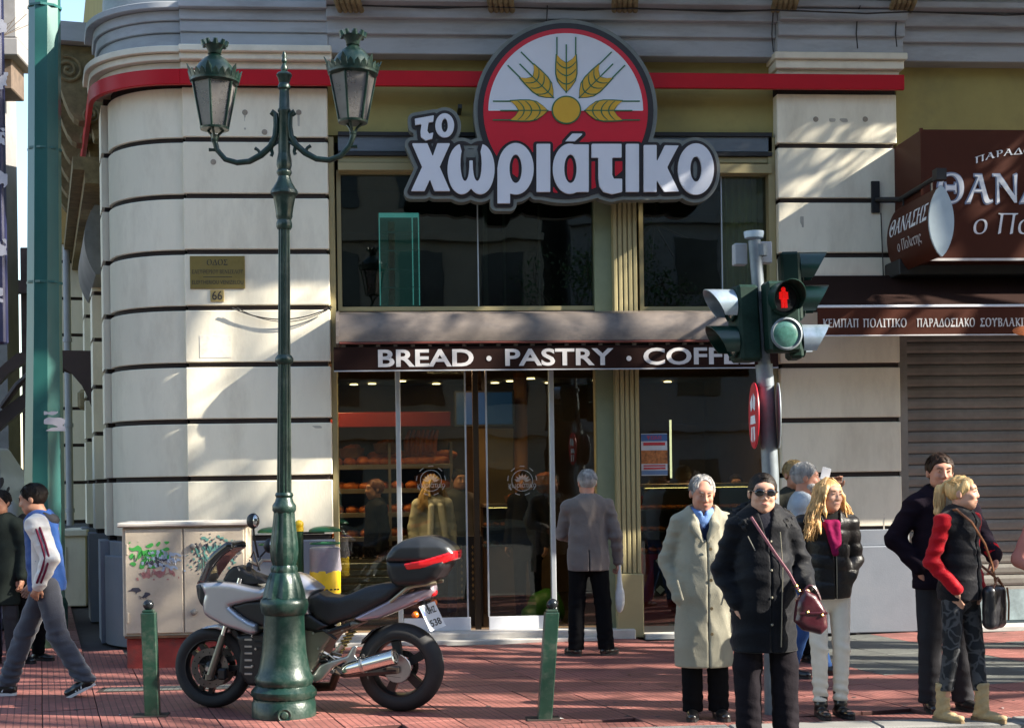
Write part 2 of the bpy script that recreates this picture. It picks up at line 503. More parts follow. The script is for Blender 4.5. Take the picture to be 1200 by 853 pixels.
    def warp(s, fn, lo=None, hi=None):
        """add a displacement (metres, positive = outwards) near the surface"""
        lo = s.lo if lo is None else lo; hi = (s.x[-1], s.y[-1], s.z[-1]) if hi is None else hi
        sl = s._sl(lo, hi)
        X = s.x[sl[0]][:, None, None]; Y = s.y[sl[1]][None, :, None]; Z = s.z[sl[2]][None, None, :]
        s.d[sl] = s.d[sl] - fn(X, Y, Z)
        return s
    def cutz(s, z0=None, z1=None):
        Z = s.z[None, None, :]
        if z0 is not None: s.d = np.maximum(s.d, z0 - Z)
        if z1 is not None: s.d = np.maximum(s.d, Z - z1)
        return s
    def cut(s, n, o):
        """keep the side where (p-o).n < 0"""
        v = (s.x[:, None, None] - o[0]) * n[0] + (s.y[None, :, None] - o[1]) * n[1] + (s.z[None, None, :] - o[2]) * n[2]
        s.d = np.maximum(s.d, v.astype(np.float32))
        return s
    def mesh(s, name, m, parent=None, smooth=True, xf=None, loc=None):
        D = s.d; D[0] = D[-1] = .1; D[:, 0] = D[:, -1] = .1; D[:, :, 0] = D[:, :, -1] = .1
        D = np.where(np.abs(D) < 1e-7, 1e-7, D)
        ins = D < 0
        c = np.zeros(tuple(n - 1 for n in D.shape), np.int8)
        for i in (0, 1):
            for j in (0, 1):
                for k in (0, 1):
                    c += ins[i:ins.shape[0] - 1 + i, j:ins.shape[1] - 1 + j, k:ins.shape[2] - 1 + k]
        act = (c > 0) & (c < 8)
        I, J, K = np.nonzero(act)
        V = np.zeros((len(I), 3)); num = np.zeros(len(I))
        for axis in range(3):
            o = [q for q in range(3) if q != axis]
            for a in (0, 1):
                for b in (0, 1):
                    off = [0, 0, 0]; off[o[0]] = a; off[o[1]] = b
                    off2 = list(off); off2[axis] = 1
                    da = D[I + off[0], J + off[1], K + off[2]]; db = D[I + off2[0], J + off2[1], K + off2[2]]
                    cr_ = (da < 0) != (db < 0)
                    t = np.where(cr_, da / np.where(cr_, da - db, 1), 0)
                    for q in range(3):
                        V[:, q] += np.where(cr_, off[q] + (t if q == axis else 0), 0)
                    num += cr_
        V = V / num[:, None] + np.stack([I, J, K], 1)
        V = V * s.h + s.lo
        idx = -np.ones(act.shape, np.int32); idx[I, J, K] = np.arange(len(I))
        quads = []
        for axis in range(3):
            sl0 = [slice(1, -1)] * 3; sl1 = [slice(1, -1)] * 3
            sl0[axis] = slice(0, -1); sl1[axis] = slice(1, None)
            A = ins[tuple(sl0)]; B = ins[tuple(sl1)]
            for sign in (0, 1):
                i, j, k = np.nonzero(A & ~B if sign == 0 else ~A & B)
                base = [i, j, k]
                for q in range(3):
                    if q != axis: base[q] = base[q] + 1
                u, v = (axis + 1) % 3, (axis + 2) % 3
                def g(du, dv):
                    b2 = [base[0].copy(), base[1].copy(), base[2].copy()]
                    b2[u] -= du; b2[v] -= dv
                    return idx[b2[0], b2[1], b2[2]]
                q4 = [g(1, 1), g(0, 1), g(0, 0), g(1, 0)]
                if sign == 1: q4 = q4[::-1]
                quads.append(np.stack(q4, 1))
        Fq = np.concatenate(quads)
        if len(Fq) == 0: raise RuntimeError('empty field ' + name)
        if xf is not None: V = xf(V)
        return from_arrays(name, V, Fq, m, parent, smooth, loc)

# ================================================================== MATERIALS OF THE STREET
m_plaster = mat('cream_painted_stone', (.80, .745, .60), .8, var=.06, vs=1.6, bump=.12, bs=45, dirt=(.46, .40, .30), dirt_amt=.45, dirt_scale=2.6, rnd=.05, stretch=(1, 1, .35))
m_joint = mat('dark_brown_joint_paint', (.022, .013, .010), .8, var=.3)
m_olive = mat('olive_ochre_render', (.34, .285, .10), .85, var=.12, vs=1.2, bump=.1, bs=60, dirt=(.16, .14, .07), dirt_amt=.4)
m_trim = mat('olive_painted_trim', (.33, .28, .14), .55, var=.1, vs=4, dirt=(.18, .15, .09), dirt_amt=.3)
m_green_trim = mat('sage_painted_board', (.19, .22, .13), .6, var=.1)
m_cornice = mat('blue_grey_weathered_stone', (.37, .39, .42), .8, var=.12, vs=2.2, bump=.15, bs=40, dirt=(.17, .17, .165), dirt_amt=.55, dirt_scale=1.8, stretch=(.5, 1, 2))
m_capital = mat('cream_moulding', (.72, .68, .57), .75, var=.08, vs=3, dirt=(.34, .32, .27), dirt_amt=.35)
m_base = mat('blue_grey_plinth_paint', (.17, .19, .225), .75, var=.1, vs=2, bump=.12, dirt=(.20, .20, .21), dirt_amt=.5)
m_red = mat('glossy_red_band', (.46, .004, .012), .38, var=.05, spec=.25)
m_dark = mat('near_black', (.012, .012, .013), .6, var=.2)
m_bracket = mat('grimy_carved_stone', (.20, .16, .085), .85, var=.35, vs=9, bump=.3, bs=50)
m_alu = mat('pale_anodised_aluminium', (.50, .54, .57), .42, metal=.5, var=.06)
m_rail = mat('white_metal_rail', (.62, .64, .68), .5, var=.06)
m_marble = mat('grey_marble_sill', (.50, .48, .45), .45, var=.12, vs=5, dirt=(.25, .23, .2), dirt_amt=.4)
m_brown = mat('brown_awning_cloth', (.022, .010, .008), .85, var=.12, vs=3, bump=.05, spec=.1)
m_sign_brown = mat('brown_sign_panel', (.062, .016, .008), .55, var=.1, vs=1.2, spec=.15)
m_white = mat('white_sign_paint', (.74, .76, .79), .45, var=.03, vs=3)
m_letter = mat('pale_grey_letters', (.56, .54, .54), .6, var=.08)
m_shutter = mat('grey_steel_shutter', (.22, .21, .19), .55, metal=.2, var=.25, vs=1.5, dirt=(.07, .06, .05), dirt_amt=.5, rnd=.12)
m_brass = mat('dull_brass_plate', (.27, .20, .06), .38, metal=.45, var=.2, vs=6, dirt=(.1, .09, .05), dirt_amt=.5, dirt_scale=6)
m_ink = mat('dark_print', (.035, .03, .025), .6)
m_glass = glass('shop_window_glass', (.66, .72, .66), 1.0, 0, .03)
m_cable = mat('black_cable', (.02, .02, .02), .6)

# ================================================================== GROUND
def ground():
    # dark soil/concrete bed under the slabs, road and far ground
    gm = mat('concrete_bed', (.09, .085, .08), .9, var=.2, bump=.2)
    am = mat('asphalt', (.055, .055, .058), .85, var=.25, vs=3, bump=.4, bs=160, dirt=(.09, .09, .09), dirt_amt=.5)
    b = MB(); b.box(-200, 200, -5.9, 240, -.30, -.035); o = b.build('ground', gm); tag(o, kind='structure')
    b = MB(); b.box(-200, 200, -34.0, -5.9, -.30, -.12); o = b.build('road', am); tag(o, kind='structure')
    b = MB(); b.box(-200, 200, -200, -34.0, -.30, -.008); o = b.build('far_pavement', gm); tag(o, kind='structure')
ground()

def tile_mat(name, col, groove, var, rnd):
    m = mat(name, col, .62, var=var, vs=5, bump=.1, bs=90, dirt=tuple(c * .38 for c in col), dirt_amt=.7, dirt_scale=1.7, rnd=rnd, world=True)
    nt = m.node_tree; L = nt.links; b = nt.nodes['Principled BSDF']
    tc = _node(nt, 'ShaderNodeTexCoord')
    br = _node(nt, 'ShaderNodeTexBrick', offset=0.0, squash=1.0)
    br.inputs['Scale'].default_value = 1.0
    br.inputs['Brick Width'].default_value = .05; br.inputs['Row Height'].default_value = .05
    br.inputs['Mortar Size'].default_value = .0042; br.inputs['Mortar Smooth'].default_value = .3
    br.inputs['Color1'].default_value = (1, 1, 1, 1); br.inputs['Color2'].default_value = (1, 1, 1, 1); br.inputs['Mortar'].default_value = (0, 0, 0, 1)
    L.new(tc.outputs['Object'], br.inputs['Vector'])
    old = b.inputs['Base Color'].links[0].from_socket
    mx = _node(nt, 'ShaderNodeMix', data_type='RGBA'); L.new(br.outputs['Color'], mx.inputs[0]); mx.inputs[6].default_value = (*groove, 1); L.new(old, mx.inputs[7])
    L.new(mx.outputs[2], b.inputs['Base Color'])
    bp = _node(nt, 'ShaderNodeBump'); bp.inputs['Strength'].default_value = .8; bp.inputs['Distance'].default_value = .006
    oldn = b.inputs['Normal'].links[0].from_node
    L.new(br.outputs['Color'], bp.inputs['Height']); L.new(oldn.outputs[0], bp.inputs['Normal']); L.new(bp.outputs[0], b.inputs['Normal'])
    return m
m_tile_red = tile_mat('red_grooved_paving', (.27, .098, .082), (.095, .036, .032), .22, .2)
m_tile_grey = tile_mat('grey_grooved_paving', (.105, .11, .10), (.05, .052, .05), .2, .15)
m_kerb = mat('pale_kerb_stone', (.21, .205, .195), .75, var=.12, vs=4, bump=.2, dirt=(.2, .19, .18), dirt_amt=.5, rnd=.1)

def paving():
    root = MB()
    root.box(-14, 14, -5.78, 8, -.034, -.030)
    rt = root.build('pavement', mat('paving_joint', (.05, .04, .038), .9, var=.2)); tag(rt, kind='structure')
    a = R(13.4); U = Vector((math.cos(a), math.sin(a), 0)); Vv = Vector((-math.sin(a), math.cos(a), 0)); s = .40
    meshes = {}
    def slab_mesh(m):
        if m.name not in meshes:
            b = MB(); g = .0026; b.box(g, s - g, g, s - g, -.03, 0, .004)
            t = b.build('t', m); meshes[m.name] = t.data; bpy.data.objects.remove(t)
        return meshes[m.name]
    cells = []
    for i in range(-34, 34):
        for j in range(-24, 26):
            c = U * ((i + .5) * s) + Vv * ((j + .5) * s)
            if c.y < -5.62 + .22 or c.y > 7.5 or abs(c.x) > 12: continue
            if c.y > -.35 and c.x > -4.6 - (c.y * .24): continue
            cells.append((c, i, j))
    def grey(c, i, j):
        w = c.x * .973 + c.y * .232
        if c.x > 2.55 and c.x < 3.9 and c.y > -3.2: return True
        return (c.x + .55 * c.y > 1.45 and c.x + .55 * c.y < 2.75 and c.y > -4.4) or (j % 12 == 5 and c.x > 3.5)
    def vis(c):
        v = c - CAM; dp = v.dot(AF)
        if dp < 1: return False
        x = CX + FPX * v.dot(AX) / dp; y = HY + FPX * 1.7 / dp
        return -30 < x < 1230 and y < 862 and c.y < .1
    big = [k for k in cells if vis(k[0])]
    big.sort(key=lambda k: (k[0] - CAM).length)
    first = big[:298]; names = {id(k) for k in first}
    nr = random.Random(3)
    for k in first:
        c, i, j = k
        o = bpy.data.objects.new('paving_slab', slab_mesh(m_tile_grey if grey(*k) else m_tile_red))
        COL.objects.link(o); o.parent = rt
        p = U * (i * s) + Vv * (j * s)
        o.location = (p.x, p.y, nr.uniform(-.0025, .0015)); o.rotation_euler = (nr.uniform(-.003, .003), nr.uniform(-.003, .003), a)
    g = .0035
    for mm, flag in ((m_tile_red, False), (m_tile_grey, True)):
        b = MB()
        for k in cells:
            if id(k) in names or grey(*k) != flag: continue
            c, i, j = k
            p0 = U * (i * s) + Vv * (j * s); z = nr.uniform(-.0025, .0015)
            q = [p0 + U * g + Vv * g, p0 + U * (s - g) + Vv * g, p0 + U * (s - g) + Vv * (s - g), p0 + U * g + Vv * (s - g)]
            n_ = len(b.v)
            b.add([(t.x, t.y, z) for t in q] + [(t.x, t.y, -.03) for t in q], [(0, 1, 2, 3), (0, 4, 5, 1), (1, 5, 6, 2), (2, 6, 7, 3), (3, 7, 4, 0)])
        o = b.build('paving_slabs_beyond', mm, rt); tag(o, kind='stuff')
    # straight edge course and kerb stones
    x = -14.0; first_k = None
    while x < 14:
        if abs(x) < 6.5:
            b = MB(); b.box(x + .004, x + .996, -5.92, -5.66, -.12, .006, .012)
            o = b.build('kerb_stone', m_kerb, rt)
        x += 1.0
    b = MB()
    for x0, x1 in ((-200, -7.0), (7.0, 200)): b.box(x0, x1, -5.92, -5.66, -.12, .006, .012)
    tag(b.build('kerb_beyond', m_kerb, rt), kind='stuff')
    b = MB(); b.box(-14, 14, -5.655, -5.40, -.03, -.004); b.build('edge_course', m_tile_red, rt)
    mh = MB(); p = G(205, 806)
    mh.box(p.x - .62, p.x + .62, p.y - .14, p.y + .14, -.02, .004, .003); mh.mat(1)
    mh.box(p.x - .57, p.x + .57, p.y - .10, p.y + .10, -.02, .007, .002)
    mh.build('cover_plate', [m_joint, m_tile_grey], rt)
paving()

# ================================================================== THE CORNER BUILDING
bld = thing('corner_building', P(650, 562, 0) * 1.0, 'cream neoclassical corner building with dark banded piers, blue-grey cornice and a rounded left corner', 'building')
bld.location.z = 0; ORG[bld].z = 0
YP = -.16           # front of the piers
ZT = P(600, -60, 0).z     # top of what is built in front
joints = [100, 163.7, 229.7, 295, 360.5, 427, 493, 560, 630]      # joint centres on the left flat pier (px, at x=300)
jz = [P(300, y, YP).z for y in joints]

def wall():
    x = lambda px, Y=0: P(px, 400, Y).x
    b = MB()
    # plain wall pieces butted round the openings
    zc = rect(390, 0, 400, 60)[3]
    ztop = 9.5
    z_win_top = P(650, 160, 0).z
    b.box(x(387), x(914), 0, .35, z_win_top, ztop)          # above the shop window
    b.box(x(1054), 13.0, 0, .35, P(1100, 305, 0).z, ztop)    # above the shutter
    b.build('upper_wall', m_olive, bld)
    b = MB(); b.box(x(385), 9, .36, .5, ztop - .01, ztop + 4); b.build('storey_above', m_cornice, bld)
wall()

def block_pier(px0, px1, js, Y, depth=.5, left_return=True, top=None, nm='pier'):
    """stacked blocks with dark recessed joints between px0..px1 on the front plane Y"""
    x0 = P(px0, 380, Y).x; x1 = P(px1, 380, Y).x
    core = MB(); core.box(x0 + .03, x1 - .03, Y + .03, Y + depth, 0, js[0] + .1)
    c = core.build(nm, m_joint, bld)
    h = .026
    for i in range(len(js) - 1):
        b = MB(); b.box(x0, x1, Y, Y + depth - .02, js[i + 1] + h, js[i] - h, .008)
        b.build('stone_block', m_plaster, c)
    return c, x0, x1
cA, ax0, ax1 = block_pier(217, 387, jz, YP)
jzr = [P(980, y, YP).z for y in (108, 171, 235, 299, 352, 406, 431, 492, 557)]
# right pier: joints read from the photograph (the part behind the awning follows the same spacing)
sp = jz[0] - jz[1]
jzr = [P(980, y, YP).z for y in (108, 171, 235, 299, 363, 428, 492, 556, 620)]
cB, bx0, bx1 = block_pier(914, 1054, jzr, YP)
# plinths
b = MB(); b.box(ax0 - .02, ax1 + .02, YP - .06, .3, 0, jz[-1] - .03, .012); b.build('plinth', m_base, bld)
b = MB(); b.box(bx0 - .04, bx1 + .15, YP - .07, .3, 0, P(980, 640, YP).z, .012)
b.box(bx0 - .02, bx1 + .06, YP - .03, .3, P(980, 640, YP).z, P(980, 621, YP).z, .006)
b.build('plinth', m_base, bld)

# rounded corner: courses bent round a quarter cylinder
RC = .93
Cc = Vector((ax0, YP + .05 + RC, 0))
SD = Vector((-.232, .973, 0)); SN = Vector((-.973, -.232, 0))       # along / out of the side street front
A0, A1 = -PI / 2, math.atan2(SN.y, SN.x)        # front normal angle to side normal angle
A1 = A1 if A1 < A0 else A1 - 2 * PI
def arc_strip(mb, r0, r1, z0, z1, a0=A0, a1=A1, n=18, bev=.006, ext_front=0.0, ext_side=0.0):
    """solid band between radii r0<r1"""
    ring = []
    for (r, z) in ((r0, z0), (r1 - bev, z0), (r1, z0 + bev), (r1, z1 - bev), (r1 - bev, z1), (r0, z1)):
        row = []
        if ext_front: q = Cc + Vector((0, -r, 0)); row.append((q.x + ext_front, q.y, z))
        for i in range(n + 1):
            a = a0 + (a1 - a0) * i / n; row.append((Cc.x + r * math.cos(a), Cc.y + r * math.sin(a), z))
        if ext_side: q = Cc + SN * r + SD * ext_side; row.append((q.x, q.y, z))
        ring.append(row)
    m = len(ring[0]); k = len(ring)
    vs = [p for row in ring for p in row]; fs = []
    for i in range(k):
        j = (i + 1) % k
        for t in range(m - 1): fs.append((i * m + t, j * m + t, j * m + t + 1, i * m + t + 1)[::-1])
    fs.append([i * m for i in range(k)][::-1]); fs.append([i * m + m - 1 for i in range(k)])
    mb.add(vs, fs)
core = MB(); arc_strip(core, .3, RC - .035, 0, jz[0] + .1); cc = core.build('rounded_corner', m_joint, bld)
for i in range(len(jz) - 1):
    b = MB().smooth(); arc_strip(b, .35, RC, jz[i + 1] + .026, jz[i] - .026); b.build('curved_block', m_plaster, cc)
b = MB().smooth(); arc_strip(b, .35, RC + .05, 0, jz[-1] - .03); b.build('curved_plinth', m_base, bld)
# lower curved plinth foot, swelling outwards
b = MB().smooth(); arc_strip(b, .5, RC + .10, 0, .95); b.build('plinth_foot', m_base, bld)

# side street front: near pilaster, wall, second pier further back
def side_box(mb, s0, s1, o0, o1, z0, z1):
    T = Cc + SN * RC
    c = [T + SD * s + SN * o for s, o in ((s0, o0), (s1, o0), (s1, o1), (s0, o1))]
    mb.add([(p.x, p.y, z0) for p in c] + [(p.x, p.y, z1) for p in c], [(0, 1, 2, 3)[::-1] if False else (0, 1, 2, 3), (7, 6, 5, 4), (0, 4, 5, 1), (1, 5, 6, 2), (2, 6, 7, 3), (3, 7, 4, 0)])
sc = MB(); side_box(sc, 0, 30, -.6, -.05, 0, 9.5); sw = sc.build('side_wall', m_olive, bld)
for (s0, s1, o) in ((.02, .55, .07), (2.6, 3.3, .10), (5.2, 5.9, .12), (7.9, 9.2, .50), (13.5, 14.6, .5)):
    c = MB(); side_box(c, s0 + .03, s1 - .03, -.3, o - .03, 0, jz[0] + .05); c = c.build('side_pier', m_joint, bld)
    for i in range(len(jz) - 1):
        b = MB(); side_box(b, s0, s1, -.3, o, jz[i + 1] + .026, jz[i] - .026); b.build('stone_block', m_plaster, c)
    b = MB(); side_box(b, s0 - .05, s1 + .05, -.3, o + .07, 0, jz[-1] - .03); b.build('side_plinth', m_base, bld)

# cornice: stepped fascias running along the front and round the corner
def course(mb, Y, px0, px1, y0, y1, b=.006, xr=None):
    x0, x1, z0, z1 = rect(px0, y0, px1, y1, Y)
    mb.box(x0, x1, Y, .34, z0, z1, b)
# entablature over shop and right bay (three steps)
xL, xR = P(386, 40, -.3).x, 9.0
for (y0, y1, Y) in ((11, 24, -.36), (24, 43, -.28), (43, 66, -.22)):
    x0, x1, z0, z1 = rect(386, y0, 1049, y1, Y)
    b = MB(); b.box(ax1 + .01, bx0 - .03, Y, .34, z0 + .003, z1, .008); b.box(bx0 - .03, bx1 + .03, Y - .10, .34, z0 + .003, z1, .008); b.box(bx1 + .03, xR, Y - .015, .34, z0 - .03, z1, .008)
    b.build('cornice_course', m_cornice, bld)
b = MB(); z0 = P(640, 12, -.36).z
b.box(ax1 + .01, xR, -.50, .34, z0 + .03, z0 + .10, .01); b.box(ax1 + .01, xR, -.1, .34, z0 + .10, z0 + .9)
b.build('frieze_above', m_cornice, bld)
# corner block of the entablature: fascias that follow the rounded corner
for (y0, y1, o) in ((-40, 5, .02), (5, 13, .22), (13, 25, .14), (25, 38, .11), (38, 53, .08)):
    z0 = P(300, y1, YP - .1).z; z1 = P(300, y0, YP - .1).z
    b = MB().smooth(); arc_strip(b, .35, RC + o, z0 + .002, z1 - .002, ext_side=.45)
    b.build('cornice_course', m_cornice, bld)
    b = MB(); b.box(ax0 + .003, ax1 + .02, Cc.y - RC - o - .05, .3, z0, z1, .006); b.build('cornice_course', m_cornice, bld)
# cream capital under it
for (y0, y1, o) in ((57, 65, .24), (65, 73, .19), (73, 82, .11)):
    z0 = P(300, y1, YP - .1).z; z1 = P(300, y0, YP - .1).z
    b = MB().smooth(); arc_strip(b, .35, RC + o, z0 + .002, z1 - .002, ext_side=.5); b.build('capital_course', m_capital, bld)
    b = MB(); b.box(ax0 + .003, ax1 + .06, Cc.y - RC - o - .05, .3, z0, z1, .01); b.build('capital_course', m_capital, bld)
b = MB()
for (y0, y1, o) in ((64, 72, .19), (72, 82, .14), (82, 89, .07)):
    z0 = P(980, y1, YP - .1).z; z1 = P(980, y0, YP - .1).z
    b.box(bx0 - o * .45 + .02, bx1 + o * .45 - .02, YP - o, .3, z0 + .002, z1, .008)
b.build('capital', m_capital, bld)
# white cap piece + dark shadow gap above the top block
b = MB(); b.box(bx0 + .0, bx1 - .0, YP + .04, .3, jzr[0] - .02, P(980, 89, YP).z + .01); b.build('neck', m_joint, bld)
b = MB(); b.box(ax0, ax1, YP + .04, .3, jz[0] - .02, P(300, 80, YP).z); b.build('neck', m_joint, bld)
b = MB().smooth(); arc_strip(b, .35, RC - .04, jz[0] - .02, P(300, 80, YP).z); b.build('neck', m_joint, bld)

# scroll brackets under the balcony (tips show along the top edge)
def scroll(mb, fr, h=.55, d=.6, w=.13):
    pts = []
    for i in range(15):        # S shaped console profile (a = out, b = up)
        t = i / 14; pts.append((d * (t ** .6), -h * (1 - t) ** 1.6))
    poly = [(0, -h)] + pts[1:] + [(d, .08), (0, .08)]
    mb.prism(poly, -w, w, fr)
for px in (412, 590, 735, 922, 1060):
    b = MB().smooth(False); X = P(px, 8, -.5).x; z0 = P(px, 12, -.5).z + .005
    for k in range(5):      # ribbed underside
        xx = X - .12 + k * .055
        b.tube([(xx, -.40, z0 + .02), (xx - .03, -.60, z0 + .05), (xx - .05, -.80, z0 + .22), (xx - .05, -.86, z0 + .5)], .030, 8)
    b.box(X - .17, X + .14, -.8, -.1, z0 + .12, z0 + .75, .02)
    b.build('scroll_bracket', m_bracket, bld)
# side street brackets and balcony underside
T0 = Cc + SN * RC
for k in range(9):
    s = 1.2 + k * 1.15
    z1 = 6.75
    O = T0 + SD * s
    def fr(a, b_, c, O=O, z1=z1): q = O + SN * a + SD * c; return Vector((q.x, q.y, z1 + b_))
    b = MB()
    prof = [(0, -1.05)]
    for i in range(12): t = i / 11; prof.append((.10 + .42 * math.sin(t * PI / 2) ** 1.5, -1.05 + .12 * math.sin(t * 9) * (1 - t) + .85 * t ** 1.4))
    prof += [(.60, 0), (0, 0)]
    b.prism(prof, -.14, .14, fr)
    o = b.build('scroll_bracket', m_bracket, bld)
    for (ca, cb, r0) in ((.38, -.28, .16), (.14, -.78, .11)):
        pts = []
        for i in range(40):
            t = i / 39; a = t * 4.2 * PI + 1.2; r = r0 * (1 - t * .9)
            pts.append(fr(ca + r * math.cos(a), cb + r * math.sin(a), -.15))
        v = MB(); v.tube(pts, .022, 6); v.build('scroll_carving', m_bracket, o)
b = MB(); side_box(b, .9, 30, -.1, .80, 6.76, 6.98); b.build('side_balcony', m_cornice, bld)
b = MB(); side_box(b, .9, 30, -.1, .35, 5.3, 5.45); side_box(b, .9, 30, -.1, .22, 5.15, 5.3); b.build('side_cornice', m_bracket, bld)
# balcony over the front, above the picture: it throws the shade on the upper part of the facade
b = MB(); b.box(-1.9, 5.9, -1.95, -.12, 7.42, 7.62, .02); b.box(5.9, 22, -1.12, -.12, 7.42, 7.62, .02)
b.build('balcony', m_cornice, bld)

# red band wrapping corner and front
b = MB(); z0, z1 = P(300, 101, YP - .1).z, P(300, 83, YP - .1).z
Yb = Cc.y - RC - .20
b.box(ax0, bx1 + .04, Yb, Yb + .05, z0, z1, .004)
b.build('red_band', m_red, bld)
b = MB().smooth(); arc_strip(b, RC + .15, RC + .20, z0, z1, ext_side=5.5); b.build('red_band', m_red, bld)
# soffit strip behind the band on the corner
b = MB().smooth(); arc_strip(b, .5, RC + .15, z1 - .05, z1 - .01); b.build('band_soffit', m_capital, bld)

# fluted pilaster between the two shop openings, with a plain pedestal
def fluted():
    Y = -.13
    x0, x1, z0, z1 = rect(720, 195, 749, 672, Y)
    b = MB(); n = 5; w = (x1 - x0) / n
    b.box(x0, x1, Y + .03, .2, z0, z1)
    for k in range(n):
        b.box(x0 + k * w + w * .14, x0 + (k + 1) * w - w * .14, Y, Y + .04, z0, z1, .006)
    b.build('fluted_pilaster', m_trim, bld)
    x2, x3, z2, z3 = rect(720, 672, 750, 746, Y)
    b = MB(); b.box(x0 - .01, x1 + .01, Y - .03, .2, 0, z0, .01); b.build('pilaster_pedestal', m_trim, bld)
    x2, x3, _, _ = rect(699, 195, 720, 745, -.04)
    b = MB(); b.box(x2, x3 - .002, -.04, .2, 0, z1); b.build('side_board', m_green_trim, bld)
    x2, x3, _, _ = rect(387, 195, 395, 745, -.1)
    b = MB(); b.box(ax1 + .002, x3, -.08, .2, 0, P(390, 160, -.1).z, .005); b.build('jamb', m_trim, bld)
    x2, x3, _, _ = rect(905, 195, 915, 745, -.1)
    b = MB(); b.box(x2, bx0 - .002, -.07, .2, 0, P(910, 160, -.1).z, .005); b.build('jamb', m_trim, bld)
fluted()

# band of grey rails and trims over the upper glazing
m_rail_grey = mat('slate_grey_rail', (.12, .145, .17), .6, var=.15, vs=4, stretch=(1, 1, 4))
def over_window():
    for (y0, y1, Y, m) in ((155, 160, -.10, m_dark), (160, 178, -.07, m_rail_grey), (178, 183, -.09, m_dark), (183, 191, -.05, m_trim), (191, 200, -.10, m_trim)):
        for (p0, p1) in ((396, 720), (749, 905)):
            if m is m_trim and p0 == 749: y_0, y_1 = y0 + 1, y1 + (3 if y0 == 191 else 0)
            else: y_0, y_1 = y0, y1
            x0, x1, z0, z1 = rect(p0, y_0, p1, y_1, Y)
            b = MB(); b.box(x0, x1, Y, .1, z0 + .001, z1 - .001, .003); b.build('window_head', m, bld)
over_window()

# windows: frames and panes
def window(px0, y0, px1, y1, muls, m_fr=m_trim, Y=.04, fw=.045, nm='upper_window'):
    x0, x1, z0, z1 = rect(px0, y0, px1, y1, Y)
    b = MB()
    b.box(x0, x1, Y, Y + .06, z1 - fw, z1); b.box(x0, x1, Y, Y + .06, z0, z0 + fw)
    b.box(x0, x0 + fw, Y, Y + .06, z0 + fw, z1 - fw); b.box(x1 - fw, x1, Y, Y + .06, z0 + fw, z1 - fw)
    xs = [x0 + fw] + [P(p, (y0 + y1) / 2, Y).x for p in muls] + [x1 - fw]
    f = b.build(nm, m_fr, bld)
    for p in xs[1:-1]:
        q = MB(); q.box(p - .006, p + .006, Y, Y + .04, z0 + fw, z1 - fw); q.build('glazing_bar', m_alu, f)
    for a_, c_ in zip(xs[:-1], xs[1:]):
        q = MB(); q.box(a_ + .007, c_ - .007, Y + .015, Y + .023, z0 + fw, z1 - fw); q.build('pane', m_glass, f)
    return f
window(395, 200, 700, 364, (560,))
window(749, 202, 906, 364, (846,))
